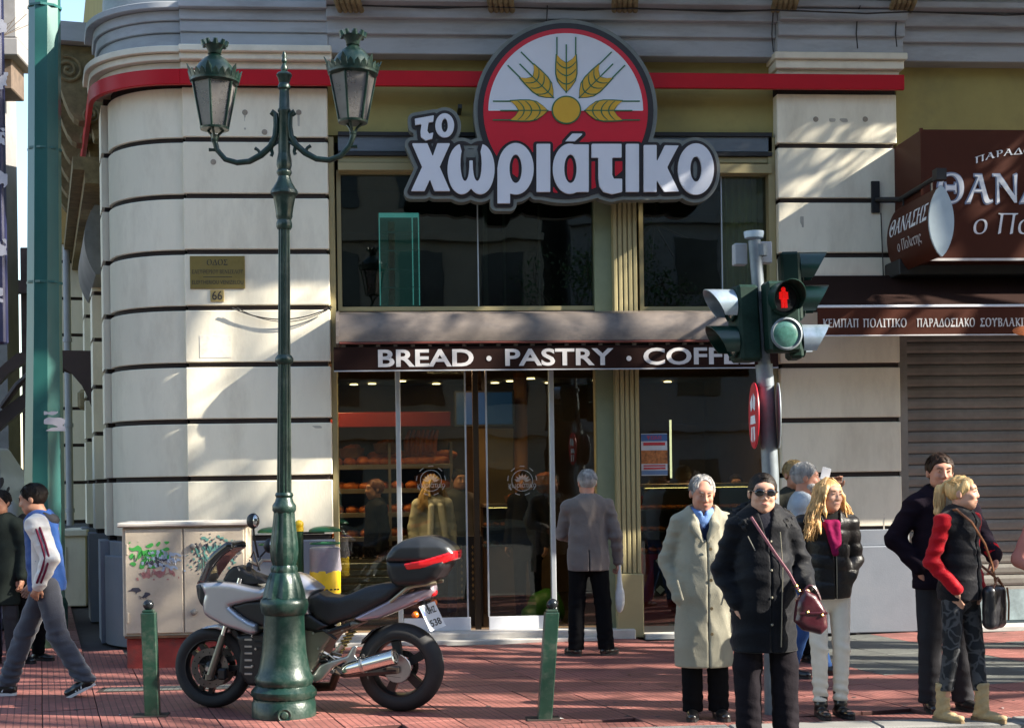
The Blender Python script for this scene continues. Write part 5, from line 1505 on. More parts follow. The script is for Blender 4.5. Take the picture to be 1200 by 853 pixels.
# ================================================================== INSIDE THE SHOP
def interior():
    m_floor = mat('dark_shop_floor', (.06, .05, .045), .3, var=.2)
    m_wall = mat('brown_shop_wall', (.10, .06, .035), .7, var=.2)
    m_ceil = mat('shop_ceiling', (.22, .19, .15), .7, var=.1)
    x0, x1 = ax1 + .02, bx0 - .02
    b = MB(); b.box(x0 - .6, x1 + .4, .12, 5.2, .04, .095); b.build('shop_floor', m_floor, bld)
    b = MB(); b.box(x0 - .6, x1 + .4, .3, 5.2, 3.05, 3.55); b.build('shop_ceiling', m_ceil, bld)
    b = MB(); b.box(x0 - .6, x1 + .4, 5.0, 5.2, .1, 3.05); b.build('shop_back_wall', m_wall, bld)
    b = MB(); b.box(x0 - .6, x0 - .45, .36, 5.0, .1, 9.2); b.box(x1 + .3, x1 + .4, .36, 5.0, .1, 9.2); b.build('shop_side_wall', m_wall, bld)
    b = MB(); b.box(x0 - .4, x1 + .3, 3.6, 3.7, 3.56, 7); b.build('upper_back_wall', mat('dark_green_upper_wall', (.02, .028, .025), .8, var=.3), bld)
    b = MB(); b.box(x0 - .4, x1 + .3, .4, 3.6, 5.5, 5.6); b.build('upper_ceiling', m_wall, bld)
    # ceiling spots (lit in the photograph) with their light
    spots = ((418, 458), (436, 449), (471, 446), (507, 459), (580, 448), (598, 446), (622, 443), (640, 450), (768, 452), (830, 492))
    for px, py in spots[:9]:
        r = ray(px, py); t = (3.045 - CAM.z) / r.z; p = CAM + r * t
        p.y = min(max(p.y, .7), 4.6); p.z = 3.04
        b = MB(); b.lathe([(.055, -.008), (.055, 0)], p, 14); root = b.build('ceiling_spot', mat('lit_spot', (.9, .8, .6), .5, emit=(1, .72, .40), es=2.5), loc=p)
        i_ = spots.index((px, py))
        tag(root, 'small lit round ceiling spot inside the bakery', 'ceiling light', 'lit ceiling spots inside the bakery')
    for (x, y, e) in ((-2.0, .95, 19), (-1.2, .5, 7), (-.6, 1.6, 6), (2.2, .9, 9)):
        l = bpy.data.lights.new('spot_glow', 'AREA'); l.energy = e; l.size = .5; l.color = (1, .62, .32)
        o = bpy.data.objects.new('spot_glow', l); o.location = (x, y, 2.98); COL.objects.link(o)
    # bread shelves with loaves
    Y = 1.5
    m_steel = mat('shelf_steel', (.30, .24, .18), .3, metal=.7, var=.1)
    xa, xb = P(385, 560, Y).x, P(528, 560, Y).x
    c = thing('bread_shelves', ((xa + xb) / 2, Y, .1), 'tall steel bread shelves behind the left glass door', 'shelves')
    zs = [P(460, y, Y).z for y in (546, 574, 602, 630)]
    for z in zs:
        b = MB(); b.box(xa, xb, Y - .02, Y + .5, z - .03, z, .004); b.box(xa, xb, Y - .045, Y - .021, z - .035, z + .02, .003); b.build('shelf', m_steel, c)
    b = MB(); b.box(xa - .02, xb + .02, Y + .5, Y + .54, .1, 2.2); b.build('back_panel', mat('shelf_back', (.05, .025, .015), .7), c)
    for x in (xa - .01, (xa + xb) / 2, xb + .01): b = MB(); b.box(x - .015, x + .015, Y - .05, Y + .5, .1, 2.15); b.build('upright', m_steel, c)
    m_loaf = mat('golden_bread_crust', (.50, .13, .018), .55, var=.3, vs=14, bump=.3, bs=30, rnd=.22)
    F_ = Field((-.17, -.10, -.02), (.17, .10, .14), .012)
    F_.ell((0, 0, .05), (.145, .075, .06))
    for k in range(4): F_.cap((-.09 + k * .06, -.06, .105), (-.06 + k * .06, .06, .105), .010, .010, .012, 's')
    proto = F_.mesh('loaf', m_loaf, loc=(0, 0, 0))
    place = []
    nr = random.Random(11)
    for k, z in enumerate(zs[:4]):
        n = 9 if k == 0 else 8
        for i in range(n):
            x = xa + .09 + (xb - xa - .18) * i / (n - 1)
            place.append((x, Y + .14, z + .005, nr.uniform(.6, 1.5) if k else (1.45 if i < 3 else nr.uniform(.3, 1.0)), nr.uniform(.85, 1.1), k))
            if k == 0 and i > 2: place.append((x + .04, Y + .26, z + .075, nr.uniform(-.5, .8), 1.05, k))
    nm = ('top', 'second', 'third', 'lowest')
    for i, (x, y, z, rz, sc_, k) in enumerate(place):
        o = proto if i == 0 else proto.copy()
        if i: COL.objects.link(o)
        o.location = (x, y, z); o.rotation_euler = (0, 0, rz); o.scale = (sc_,) * 3
        tag(o, 'golden loaf lying in the row on the %s bread shelf' % nm[k], 'loaf', 'loaves on the %s bread shelf' % nm[k])
    # baskets of rolls and leaning baguettes
    m_bk = mat('wicker_basket', (.22, .10, .035), .8, var=.4, vs=30, bump=.5, bs=90)
    for k, (px, py) in enumerate(((412, 528), (452, 522), (500, 560), (640, 560), (606, 584))):
        Yk = Y + .1 if px < 560 else 2.2
        p = P(px, py, Yk); b = MB().smooth(); b.lathe([(.09, 0), (.13, .02), (.15, .13), (.135, .13), (.11, .03)], (p.x, Yk + .1, p.z - .10), 20)
        r_ = thing('bread_basket', (p.x, Yk + .1, p.z - .1), ('left', 'middle', 'lower right', 'far right', 'counter')[k] + ' wicker basket of rolls glimpsed through the shop glass', 'basket', 'wicker baskets inside the bakery')
        b.build('basket', m_bk, r_); b = MB().smooth()
        for i in range(11): a = i * 2.4; b.ball((p.x + .08 * math.cos(a) * (i / 11) ** .5, Yk + .1 + .08 * math.sin(a), p.z + .02 + .012 * (i % 3)), .045, 8, (1, 1, .8))
        tag(b.build('rolls', m_loaf, r_), kind='stuff')
    for i in range(7):
        x = xa + .9 + i * .055; b = MB().smooth(); b.tube([(x, Y + .2, zs[0]), (x + .01, Y + .2, zs[0] + .3), (x + .05, Y + .24, zs[0] + .42)], [.028, .034, .018], 8)
        o = b.build('baguette', m_loaf, loc=(x, Y + .2, zs[0])); tag(o, 'upright baguette in the sheaf on the top bread shelf', 'baguette', 'baguettes standing on the top bread shelf')
    # red valance above them
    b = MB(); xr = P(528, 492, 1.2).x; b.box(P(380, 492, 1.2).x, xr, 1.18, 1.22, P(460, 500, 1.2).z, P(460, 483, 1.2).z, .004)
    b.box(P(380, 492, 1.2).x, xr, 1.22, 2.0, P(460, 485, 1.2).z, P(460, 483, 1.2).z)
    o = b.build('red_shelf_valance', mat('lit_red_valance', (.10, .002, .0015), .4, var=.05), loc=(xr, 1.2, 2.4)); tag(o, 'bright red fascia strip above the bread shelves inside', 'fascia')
    # screen, cream panel, column
    x2, x3, z2, z3 = rect(532, 457, 603, 500, 2.4)
    r = thing('wall_screen', ((x2 + x3) / 2, 2.4, z2), 'dark blue flat screen hanging behind the sliding doors', 'screen')
    b = MB(); b.box(x2, x3, 2.4, 2.46, z2, z3, .01); b.build('screen_case', m_dark, r)
    b = MB(); b.box(x2 + .03, x3 - .03, 2.392, 2.399, z2 + .03, z3 - .03); b.build('screen_panel', mat('dim_blue_screen', (.01, .03, .07), .3, emit=(.02, .10, .28), es=.06), r)
    b = MB(); b.box((x2 + x3) / 2 - .03, (x2 + x3) / 2 + .03, 2.42, 2.46, z3, 3.05); b.build('ceiling_arm', m_dark, r)
    x2, x3, z2, z3 = rect(560, 502, 603, 700, 3.6); b = MB(); b.box(x2, x3, 3.6, 3.8, .1, z3, .01); o = b.build('cream_partition', mat('cream_partition', (.30, .23, .12), .6, var=.1), loc=(x2, 3.6, .1)); tag(o, 'cream partition panel at the back of the bakery', 'partition')
    x2, x3, z2, z3 = rect(603, 440, 619, 700, 2.9); b = MB().smooth(); b.lathe([((x3 - x2) / 2, .1), ((x3 - x2) / 2, 3.05)], ((x2 + x3) / 2, 2.9, 0), 20); o = b.build('wooden_column', mat('orange_wood_column', (.34, .15, .04), .5, var=.2, stretch=(1, 1, .1)), loc=((x2 + x3) / 2, 2.9, .1)); tag(o, 'orange wooden column inside the bakery behind the right sliding door', 'column')
    # pastry counter behind the doors
    def counter(name, px0, px1, ytop, ybot, Y, label, front, trays, front_m, gy=.55):
        x2, x3 = P(px0, ytop, Y).x, P(px1, ytop, Y).x; zt = P((px0 + px1) / 2, ytop, Y).z; zb = P((px0 + px1) / 2, ybot, Y).z
        r = thing(name, ((x2 + x3) / 2, Y, .1), label, 'display counter')
        b = MB(); b.box(x2, x3, Y - .02, Y + gy, zt - .04, zt, .006); b.build('counter_top', m_steel, r)
        b = MB(); b.box(x2, x3, Y, Y + gy, .1, zb, .004); b.build('counter_base', front_m, r)
        b = MB(); b.box(x2, x3, Y + gy - .02, Y + gy, zb, zt - .04); b.build('case_back', mat('dark_case_back', (.06, .035, .02), .6), r)
        b = MB(); b.box(x2, x3, Y - .012, Y - .006, zb, zt - .04); b.build('case_glass', MATS['shop_window_glass'], r)
        for i in range(trays):
            z = zb + (zt - zb - .06) * i / trays
            b = MB(); b.box(x2 + .01, x3 - .01, Y + .02, Y + gy - .03, z, z + .012); t = b.build('tray', m_steel, r)
            b = MB().smooth()
            n = int((x3 - x2) / .10)
            for k in range(n):
                for w in range(3): b.ball((x2 + .06 + k * (x3 - x2 - .12) / max(1, n - 1), Y + .09 + w * .13, z + .035), .042, 8, (1.0, 1.1, .62))
            o = b.build('pastries', m_loaf, r); tag(o, kind='stuff')
        b = MB(); b.box(x2 + .05, x3 - .05, Y + .05, Y + .09, zt - .05, zt - .043); b.build('case_light', mat('warm_case_light', (.9, .7, .4), .5, emit=(1, .60, .26), es=2.2), r)
        return r, x2, x3, zb
    counter('pastry_counter', 566, 646, 590, 640, 2.0, 'dim pastry counter seen through the right sliding door', None, 2, m_wall)
    m_redf = mat('red_counter_front', (.30, .02, .02), .4, var=.1)
    r, x2, x3, zb = counter('pastry_case', 752, 902, 566, 648, .45, 'pastry display case with red front behind the right shop window', None, 3, m_redf)
    b = MB(); b.box(x2 + .12, x3 - .05, .444, .449, .35, zb - .06); pn = b.build('front_panel', m_dark, r)
    b = MB()
    for i in range(9):
        for k in range(3):
            cx, cz = x2 + .19 + i * .13, .46 + k * .16
            if (i + k) % 2 == 0: b.add([(cx - .05, .441, cz), (cx, .441, cz - .05), (cx + .05, .441, cz), (cx, .441, cz + .05)], [(0, 1, 2, 3)])
    tag(b.build('diamond_pattern', m_white, pn), kind='stuff')
    p = P(786, 525, .9); b = MB().smooth(); b.lathe([(.012, P(786, 560, .9).z), (.012, P(786, 492, .9).z)], (p.x, .9, 0), 10)  # glowing tube added in place of a fluorescent reflection in the window
    o = b.build('reflection_tube', mat('pale_reflection_glow', (.8, .8, .6), .4, emit=(1, .95, .65), es=.5), loc=(p.x, .9, 2)); tag(o, 'thin upright glowing strip standing in for a reflection behind the window poster', 'reflection strip')
    # ribbed counter added in place of a street reflection, lattice crates on it
    x2, x3, z2, z3 = rect(398, 655, 470, 735, .7)
    r = thing('reflection_counter', ((x2 + x3) / 2, .7, .1), 'ribbed grey counter standing in for a street reflection in the left fixed pane', 'counter')
    b = MB(); b.box(x2, x3, .72, 1.1, .1, z3); b.build('counter_body', m_steel, r)
    n = 9
    for i in range(n): b = MB(); b.box(x2, x3, .70, .722, .12 + (z3 - .14) * i / n, .12 + (z3 - .14) * (i + .7) / n, .004); b.build('rib', mat('blue_grey_reflection', (.20, .23, .26), .4, metal=.4), r)
    for k in range(3):
        xx = x2 + .02 + k * (x3 - x2) / 3; w = (x3 - x2) / 3 - .03
        r = thing('lattice_crate', (xx + w / 2, .9, z3 + .001), ('left', 'middle', 'right')[k] + ' black lattice crate on the ribbed stand-in counter', 'crate', 'black lattice crates on the counter')
        b = MB()
        b.box(xx, xx + w, .75, 1.05, z3 + .001, z3 + .012); b.box(xx, xx + w, .75, .765, z3 + .12, z3 + .14)
        m_ = 4
        for i in range(m_):
            a_, c_ = xx + w * i / m_, xx + w * (i + 1) / m_
            for u, v in ((a_, c_), (c_, a_)): b.tube([(u, .757, z3 + .012), (v, .757, z3 + .12)], .007, 4)
        b.build('crate_body', m_dark, r)
    # perforated dark stand between the sliding leaves, green sack
    x2, x3, z2, z3 = rect(536, 628, 566, 735, .5)
    b = MB(); b.box(x2, x3, .5, .6, .1, z3); 
    o = b.build('dark_stand', m_dark, loc=(x2, .5, .1)); tag(o, 'dark perforated stand between the sliding doors', 'stand')
    b = MB()
    for i in range(4):
        for k in range(9): cx = x2 + .05 + i * (x3 - x2 - .1) / 3; cz = z3 - .12 - k * .07; b.add([(cx - .014, .496, cz), (cx, .496, cz - .026), (cx + .014, .496, cz), (cx, .496, cz + .026)], [(0, 1, 2, 3)])
    q = b.build('perforation', mat('amber_holes', (.25, .16, .06), .6), None, loc=(x2, .5, .1)); q.location = (0, 0, 0); q.parent = o; tag(q, kind='stuff')
    p = P(640, 712, .9)
    F_ = Field((p.x - .45, .6, .05), (p.x + .45, 1.3, .75), .02); F_.ell((p.x, .95, .24), (.22, .2, .22)).ell((p.x - .08, .95, .16), (.2, .2, .14)); F_.warp(lambda X, Y, Z: .015 * np.sin(X * 22) * np.sin(Z * 17 + X * 9))
    o = F_.mesh('green_sack', mat('bright_green_sack', (.03, .15, .012), .5, var=.2), loc=(p.x, .95, .1)); tag(o, 'bright green sack on the floor inside the right door', 'sack')
    # glass cabinet upstairs standing in for a cyan reflection, edges made to glow
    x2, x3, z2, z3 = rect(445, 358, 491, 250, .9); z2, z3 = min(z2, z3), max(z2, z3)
    r = thing('reflection_cabinet', ((x2 + x3) / 2, .9, z2), 'tall glowing cyan glass cabinet standing in for a reflection in the upper left window', 'display cabinet')
    m_cy = mat('cyan_reflection_edge', (.2, .5, .5), .3, emit=(.15, .65, .70), es=.14)
    m_cp = mat('dim_cyan_glow_back', (.03, .09, .09), .5, emit=(.05, .25, .25), es=.035)
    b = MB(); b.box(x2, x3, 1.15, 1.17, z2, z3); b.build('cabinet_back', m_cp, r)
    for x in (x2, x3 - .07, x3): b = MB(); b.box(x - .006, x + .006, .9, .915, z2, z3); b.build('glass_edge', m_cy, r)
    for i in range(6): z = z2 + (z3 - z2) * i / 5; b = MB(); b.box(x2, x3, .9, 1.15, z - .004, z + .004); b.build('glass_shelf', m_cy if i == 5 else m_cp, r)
    b = MB().smooth(); xx = x2 + .13
    for k in range(5): b.tube([(xx - .03 + k * .01, 1.0, z2 - .2), (xx + .02 * math.sin(k * 2), 1.0, (z2 + z3) / 2), (xx - .02 + k * .012, 1.0, z3 - .08)], [.018, .022, .016], 6)
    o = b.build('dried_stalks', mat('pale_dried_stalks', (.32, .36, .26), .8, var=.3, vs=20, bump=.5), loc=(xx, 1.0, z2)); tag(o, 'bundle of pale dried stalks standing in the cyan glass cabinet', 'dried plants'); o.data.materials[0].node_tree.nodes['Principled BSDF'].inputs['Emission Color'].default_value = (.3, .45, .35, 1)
    for (px, w) in ((569, 5), (591, 3), (632, 2)):
        x = P(px, 300, 1.4).x; b = MB(); b.box(x - w / 200, x + w / 200, 1.4, 1.44, 3.56, 4.9); o = b.build('upstairs_post', mat('dim_grey_post', (.10, .12, .11), .6), loc=(x, 1.4, 3.56)); tag(o, 'slim grey post upstairs %s' % {569: 'left of centre in the large upper window', 591: 'between two others in the large upper window', 632: 'right of centre in the large upper window'}[px], 'post')
    # windmill wheel; curtain coloured pale to stand in for a window reflection
    p = P(767, 262, .5)
    b = MB(); b.lathe([(.05, -.02), (.05, .02)], p, 12, ax=(0, 1, 0))
    for k in range(10): a = k * PI / 5 + .2; b.tube([p, p + Vector((math.cos(a) * .42, 0, math.sin(a) * .42))], .012, 6)
    o = b.build('spoked_wheel', mat('dark_wood_wheel', (.035, .025, .015), .7), loc=p); tag(o, 'dark spoked wooden wheel behind the upper right window', 'wheel')
    x2, x3 = P(846, 290, .2).x, P(905, 290, .2).x
    b = MB().smooth()
    n = 40; vs = []
    for i in range(n + 1):
        x = x2 + (x3 - x2) * i / n; y = .22 + .02 * math.sin(i * 1.3)
        vs += [(x, y, 3.56), (x, y, 5.4), (x, y + .01, 3.56), (x, y + .01, 5.4)]
    fs = []
    for i in range(n): a = i * 4; fs += [(a, a + 4, a + 5, a + 1), (a + 2, a + 3, a + 7, a + 6)]
    b.add(vs, fs); o = b.build('reflection_curtain', mat('pale_reflection_olive', (.60, .54, .30), .8, var=.08), loc=(x2, .7, 3.56)); tag(o, 'olive curtain coloured pale for a reflection in the upper right window', 'curtain')
interior()

# ================================================================== ACROSS THE STREET, SIDE STREET, TREES
def facade_block(name, label, x0, x1, y0, y1, h, side, col, floors, seed, cat='building'):
    """plain building: body, storey bands, window openings with frames; side = +1 faces +Y, -1 faces -Y"""
    r = thing(name, ((x0 + x1) / 2, (y0 + y1) / 2, 0), label, cat)
    m = mat(name + '_wall_%d' % seed, col, .8, var=.12, vs=.5, dirt=tuple(c * .5 for c in col), dirt_amt=.4)
    b = MB(); b.box(x0, x1, y0, y1, -.05, h); b.build('wall', m, r)
    yf = y1 if side > 0 else y0; fh = h / floors
    wm = mat('far_dark_window', (.02, .025, .03), .15, var=.4, vs=.8)
    rr = random.Random(seed)
    for f in range(floors):
        z = f * fh
        b = MB(); b.box(x0 - .1, x1 + .1, yf + side * .002, yf + side * .25, z + fh - .25, z + fh, .02); b.build('storey_band', m, r)
    nx = int((x1 - x0) / 2.8)
    proto = None
    for f in range(floors):
        for i in range(nx):
            cx = x0 + (x1 - x0) * (i + .5) / nx; z = f * fh + (.9 if f else .3)
            if proto is None:
                b = MB(); b.box(-.75, .75, -.03, .03, 0, fh * .55, .01); proto = b.build('window', wm, None); proto.location = (0, 0, 0); o = proto
            else: o = proto.copy(); COL.objects.link(o)
            o.parent = r; o.location = (cx - (x0 + x1) / 2, yf + side * .02 - (y0 + y1) / 2, z)
    return r
facade_block('office_building', 'tall beige office building across the wide street', -30, 4, -48, -34.5, 17, 1, (.24, .22, .18), 5, 1)
facade_block('apartment_building', 'grey apartment building across the street right of the office block', 5, 46, -48, -34.5, 18, 1, (.19, .20, .21), 5, 2)
# far side of the side street (a sliver shows left of the mast)
def left_side():
    Yb = 16
    x1 = P(7, 300, Yb).x
    r = thing('side_street_building', (x1 - 5, Yb, 0), 'pale building with a projecting balcony far down the side street', 'building')
    m = mat('far_pale_render', (.22, .21, .21), .8, var=.12, vs=.8, dirt=(.12, .11, .1), dirt_amt=.5)
    b = MB(); b.box(x1 - 14, x1, Yb, Yb + 1.0, -.05, 14); b.build('wall', m, r)
    b = MB(); b.box(x1 - 14, P(31, 60, Yb - .5).x, Yb - 1.2, Yb + .2, P(20, 68, Yb - 1).z, P(20, 48, Yb - 1).z, .02); bal = b.build('balcony', m, r)
    b = MB(); b.box(x1 - 14, P(28, 60, Yb - .5).x, Yb - 1.1, Yb + .2, P(20, 46, Yb - 1).z, P(20, -40, Yb - 1).z, .02); b.build('balcony_parapet', m, r)
    b = MB(); b.box(x1 - 14, P(27, 90, Yb).x, Yb - .9, Yb + .1, P(20, 118, Yb).z, P(20, 70, Yb).z, .02); b.build('balcony_shade_box', mat('brown_balcony_shade', (.10, .07, .05), .8, var=.3), r)  # dark brown box put in as the shade below the balcony
    x0 = P(24, 340, 24).x
    b = MB(); b.box(x0, x0 + 1.0, 24, 24.4, 0, P(28, 290, 24).z, .02); b.box(x0 - .2, x0 + 1.0, 23.7, 24, P(28, 345, 24).z, P(28, 330, 24).z)
    o = b.build('narrow_tower', mat('dark_brick_tower', (.09, .06, .055), .8, var=.4, vs=3), loc=(x0, 24, 0)); tag(o, 'narrow dark brick tower behind the green mast', 'tower')
    # dark low building and parked white van
    x0, x1_, z0, z1 = rect(-60, 600, 36, 412, 13)
    b = MB(); b.box(x0, x1_, 13.0, 15.9, -.02, z1, .03); 
    o = b.build('kiosk_block', mat('dark_grey_kiosk', (.055, .06, .065), .6, var=.5, vs=3), loc=(x0, 13.5, 0)); tag(o, 'low dark grey kiosk at the left edge beyond the mast', 'kiosk')
    Yv = 3.0
    q = lambda x, y, yy=Yv: (P(x, y, yy).x, P(x, y, yy).z)
    r = thing('parked_van', (P(0, 640, Yv).x, Yv, 0), 'white van with black graffiti parked in the side street', 'van')
    m_v = mat('white_van_paint', (.42, .44, .47), .35, var=.06, coat=.4); m_gl = mat('dark_van_glass', (.02, .025, .03), .1, coat=.5)
    poly = [q(-150, 750), q(-150, 520), q(-10, 524), q(4, 545), q(40, 590), q(44, 612), q(46, 690), q(44, 745)]
    poly = [(a, max(c, .28)) for a, c in poly]
    F_ = Field((min(p[0] for p in poly) - .05, Yv - .95, .2), (max(p[0] for p in poly) + .05, Yv + .95, max(p[1] for p in poly) + .06), .035)
    F_.slab(poly[::-1], .9, .10, Yv); F_.mesh('body', m_v, r)
    b = MB(); b.prism([q(-8, 530), q(3, 548), q(30, 580), q(-8, 580)], Yv - .905, Yv - .895); b.build('side_window', m_gl, r)
    p = q(12, 568); blob('graffiti_patch', p[0], p[1], .25, .09, m_ink, Yv - .91, r, 41, .15, 9)
    b = MB(); b.prism([q(-150, 605), q(45, 605), q(46, 640), q(-150, 640)], Yv - .91, Yv - .90); b.build('dark_side_trim', m_dark, r)
    for x in (P(20, 740, Yv).x, P(-115, 740, Yv).x):
        b = MB().smooth(); b.lathe([(.0, -.12), (.24, -.12), (.32, -.10), (.34, 0), (.32, .10), (.24, .12), (0, .12)], (x, Yv - .80, .34), 28, ax=(0, 1, 0)); w = b.build('wheel', mat('tyre_rubber', (.02, .02, .021), .75, var=.2, bump=.1), r)
        b = MB().smooth(); b.lathe([(.0, -.13), (.18, -.135), (.2, -.12)], (x, Yv - .80, .34), 20, ax=(0, 1, 0)); b.build('rim', m_alu, w)
left_side()

m_bark = mat('tree_bark', (.10, .075, .055), .9, var=.3, vs=10, bump=.6, bs=30, stretch=(1, 1, .3))
def bare_tree(x, y, h, seed, label, depth=5, r0=.13, spread=.5, leaves=0):
    rr = random.Random(seed); b = MB().smooth(); tips = []
    def grow(p, d, L, r, k):
        q = p + d * L
        mid = p.lerp(q, .5) + Vector((rr.uniform(-1, 1), rr.uniform(-1, 1), 0)) * L * .05
        b.tube([p, mid, q], [r, r * .86, r * .72], 7 if k > 2 else 5, cap=(k == depth))
        if k == 0: tips.append(q); return
        for i in range(rr.choice((2, 3)) if k > 1 else 2):
            a = rr.uniform(0, 2 * PI); e = spread * rr.uniform(.6, 1.2)
            u = d.orthogonal().normalized(); v = d.cross(u)
            nd = (d * math.cos(e) + (u * math.cos(a) + v * math.sin(a)) * math.sin(e) + Vector((0, 0, .12))).normalized()
            grow(q, nd, L * rr.uniform(.62, .85), r * .62, k - 1)
            if k < 3: tips.append(q)
    root = thing('street_tree', (x, y, 0), label, 'tree')
    grow(Vector((x, y, -.05)), Vector((rr.uniform(-.05, .05), rr.uniform(-.05, .05), 1)).normalized(), h * .32, r0, depth)
    b.build('trunk_and_branches', m_bark, root)
    if leaves:
        n = leaves; t = np.array([tuple(v) for v in tips]); c = t[RNG.randint(0, len(t), n)] + RNG.normal(0, .22, (n, 3))
        a = RNG.normal(0, 1, (n, 3)); a /= np.linalg.norm(a, axis=1)[:, None]; e = np.cross(a, RNG.normal(0, 1, (n, 3))); e /= np.linalg.norm(e, axis=1)[:, None]
        s1, s2 = .075, .038
        V = np.stack([c - a * s1, c + e * s2, c + a * s1, c - e * s2], 1).reshape(-1, 3)
        from_arrays('crown', V, np.arange(n * 4).reshape(-1, 4), mat('orange_tree_leaf', (.035, .085, .02), .5, var=.35, vs=2), root)
    return root
bare_tree(12.6, -5.4, 8.6, 3, 'sparse street tree at the kerb right of the crossing', 5, .17, .5, 1500)
for xt, y3, rr_, sd, lb in ((7.5, -4.1, .13, 31, 'slim tall tree added for its shade nearest the crossing'), (9.0, -3.25, .19, 32, 'tall plane tree with a thick trunk, added for its shade'), (10.6, -2.3, .21, 33, 'tallest plane tree by the kerb lamp, added for its shade'), (12.8, -1.35, .19, 34, 'tall tree added for its shade closest to the snack bar'), (15.5, -3.9, .25, 35, 'far thick plane tree added for its shade along the pavement'), (8.3, -4.65, .12, 36, 'thin young tree added for its shade beside the nearest bollards'), (9.2, -7.2, .17, 37, 'plane tree added for its shade in the road nearer the crossing'), (11.0, -7.95, .2, 38, 'thicker plane tree added for its shade in the road farther right'), (10.0, -.75, .14, 39, 'young tree added for its shade close to the snack bar wall')):
    bare_tree(xt, y3 - .305 * (xt - 3), 17, sd, lb, 4, rr_, .42)  # trees added out of view, lined up to streak the pavement with shade
bare_tree(8.2, -4.6, 9.6, 5, 'tall sparse tree standing on the pavement to the right', 5, .13, .45, 1900)
bare_tree(10.2, -5.55, 9, 21, 'slim bare tree at the kerb between two leafy ones', 5, .10, .36)
bare_tree(-9.2, 11.5, 10, 9, 'bare tree showing against the sky far left', 6, .12, .5)
bare_tree(-14, -20, 9, 12, 'leafy street tree on the far pavement to the left', 5, .16, .55, 4500)
bare_tree(6, -33, 9, 14, 'leafy street tree in front of the apartment building opposite', 5, .16, .55, 4500)
bare_tree(-6, -33.5, 8, 15, 'leafy street tree in front of the office building opposite', 5, .16, .55, 4500)
for k, x in enumerate((6.6, 8.1, 9.6, 11.1, 12.6)):
    src = [o for o in COL.objects if o.name == 'bollard'][0]
    c = src.copy(); COL.objects.link(c); c.location = (x, -5.25, 0)
    tag(c, ('first', 'second', 'third', 'fourth', 'fifth')[k] + ' green bollard along the kerb right of the picture')
    for ch in src.children: d = ch.copy(); COL.objects.link(d); d.parent = c
def copy_thing(src, loc, label):
    c = src.copy(); COL.objects.link(c); c.location = loc; tag(c, label)
    for ch in src.children:
        d = ch.copy(); COL.objects.link(d); d.parent = c
        for g in ch.children: k = g.copy(); COL.objects.link(k); k.parent = d
    return c
src_ = [o for o in COL.objects if o.name == 'street_lamp'][0]
for k, (x, y) in enumerate(((7.4, -5.2), (14.5, -5.2))):
    copy_thing(src_, (x, y, 0), ('nearer', 'farther')[k] + ' street lamp along the kerb right of the picture')
def litter():
    rr = random.Random(9); b = MB()
    for i in range(70):
        x, y = rr.uniform(-6.5, 5.5), rr.uniform(-5.6, -.4); a = rr.uniform(0, 6.28); s = rr.uniform(.008, .028); z = .004
        u = Vector((math.cos(a), math.sin(a), 0)) * s; v = Vector((-u.y, u.x, 0)) * rr.uniform(.3, .7); c = Vector((x, y, z))
        b.mat(0 if i % 3 else 1); b.add([c - u, c + v + Vector((0, 0, .006)), c + u, c - v + Vector((0, 0, .003))], [(0, 3, 2, 1)])
    for i in range(160):
        x, y = rr.uniform(-6.5, 5.5), rr.uniform(-5.6, -.3); r = rr.uniform(.008, .022); b.mat(2)
        b.add([(x + r * math.cos(t * PI / 4), y + r * math.sin(t * PI / 4), .0025) for t in range(8)], [tuple(range(8))])
    o = b.build('litter', [mat('dry_leaf', (.16, .10, .03), .8), mat('paper_scrap', (.5, .5, .48), .8), mat('old_chewing_gum', (.06, .05, .05), .8)]); tag(o, kind='stuff')
litter()

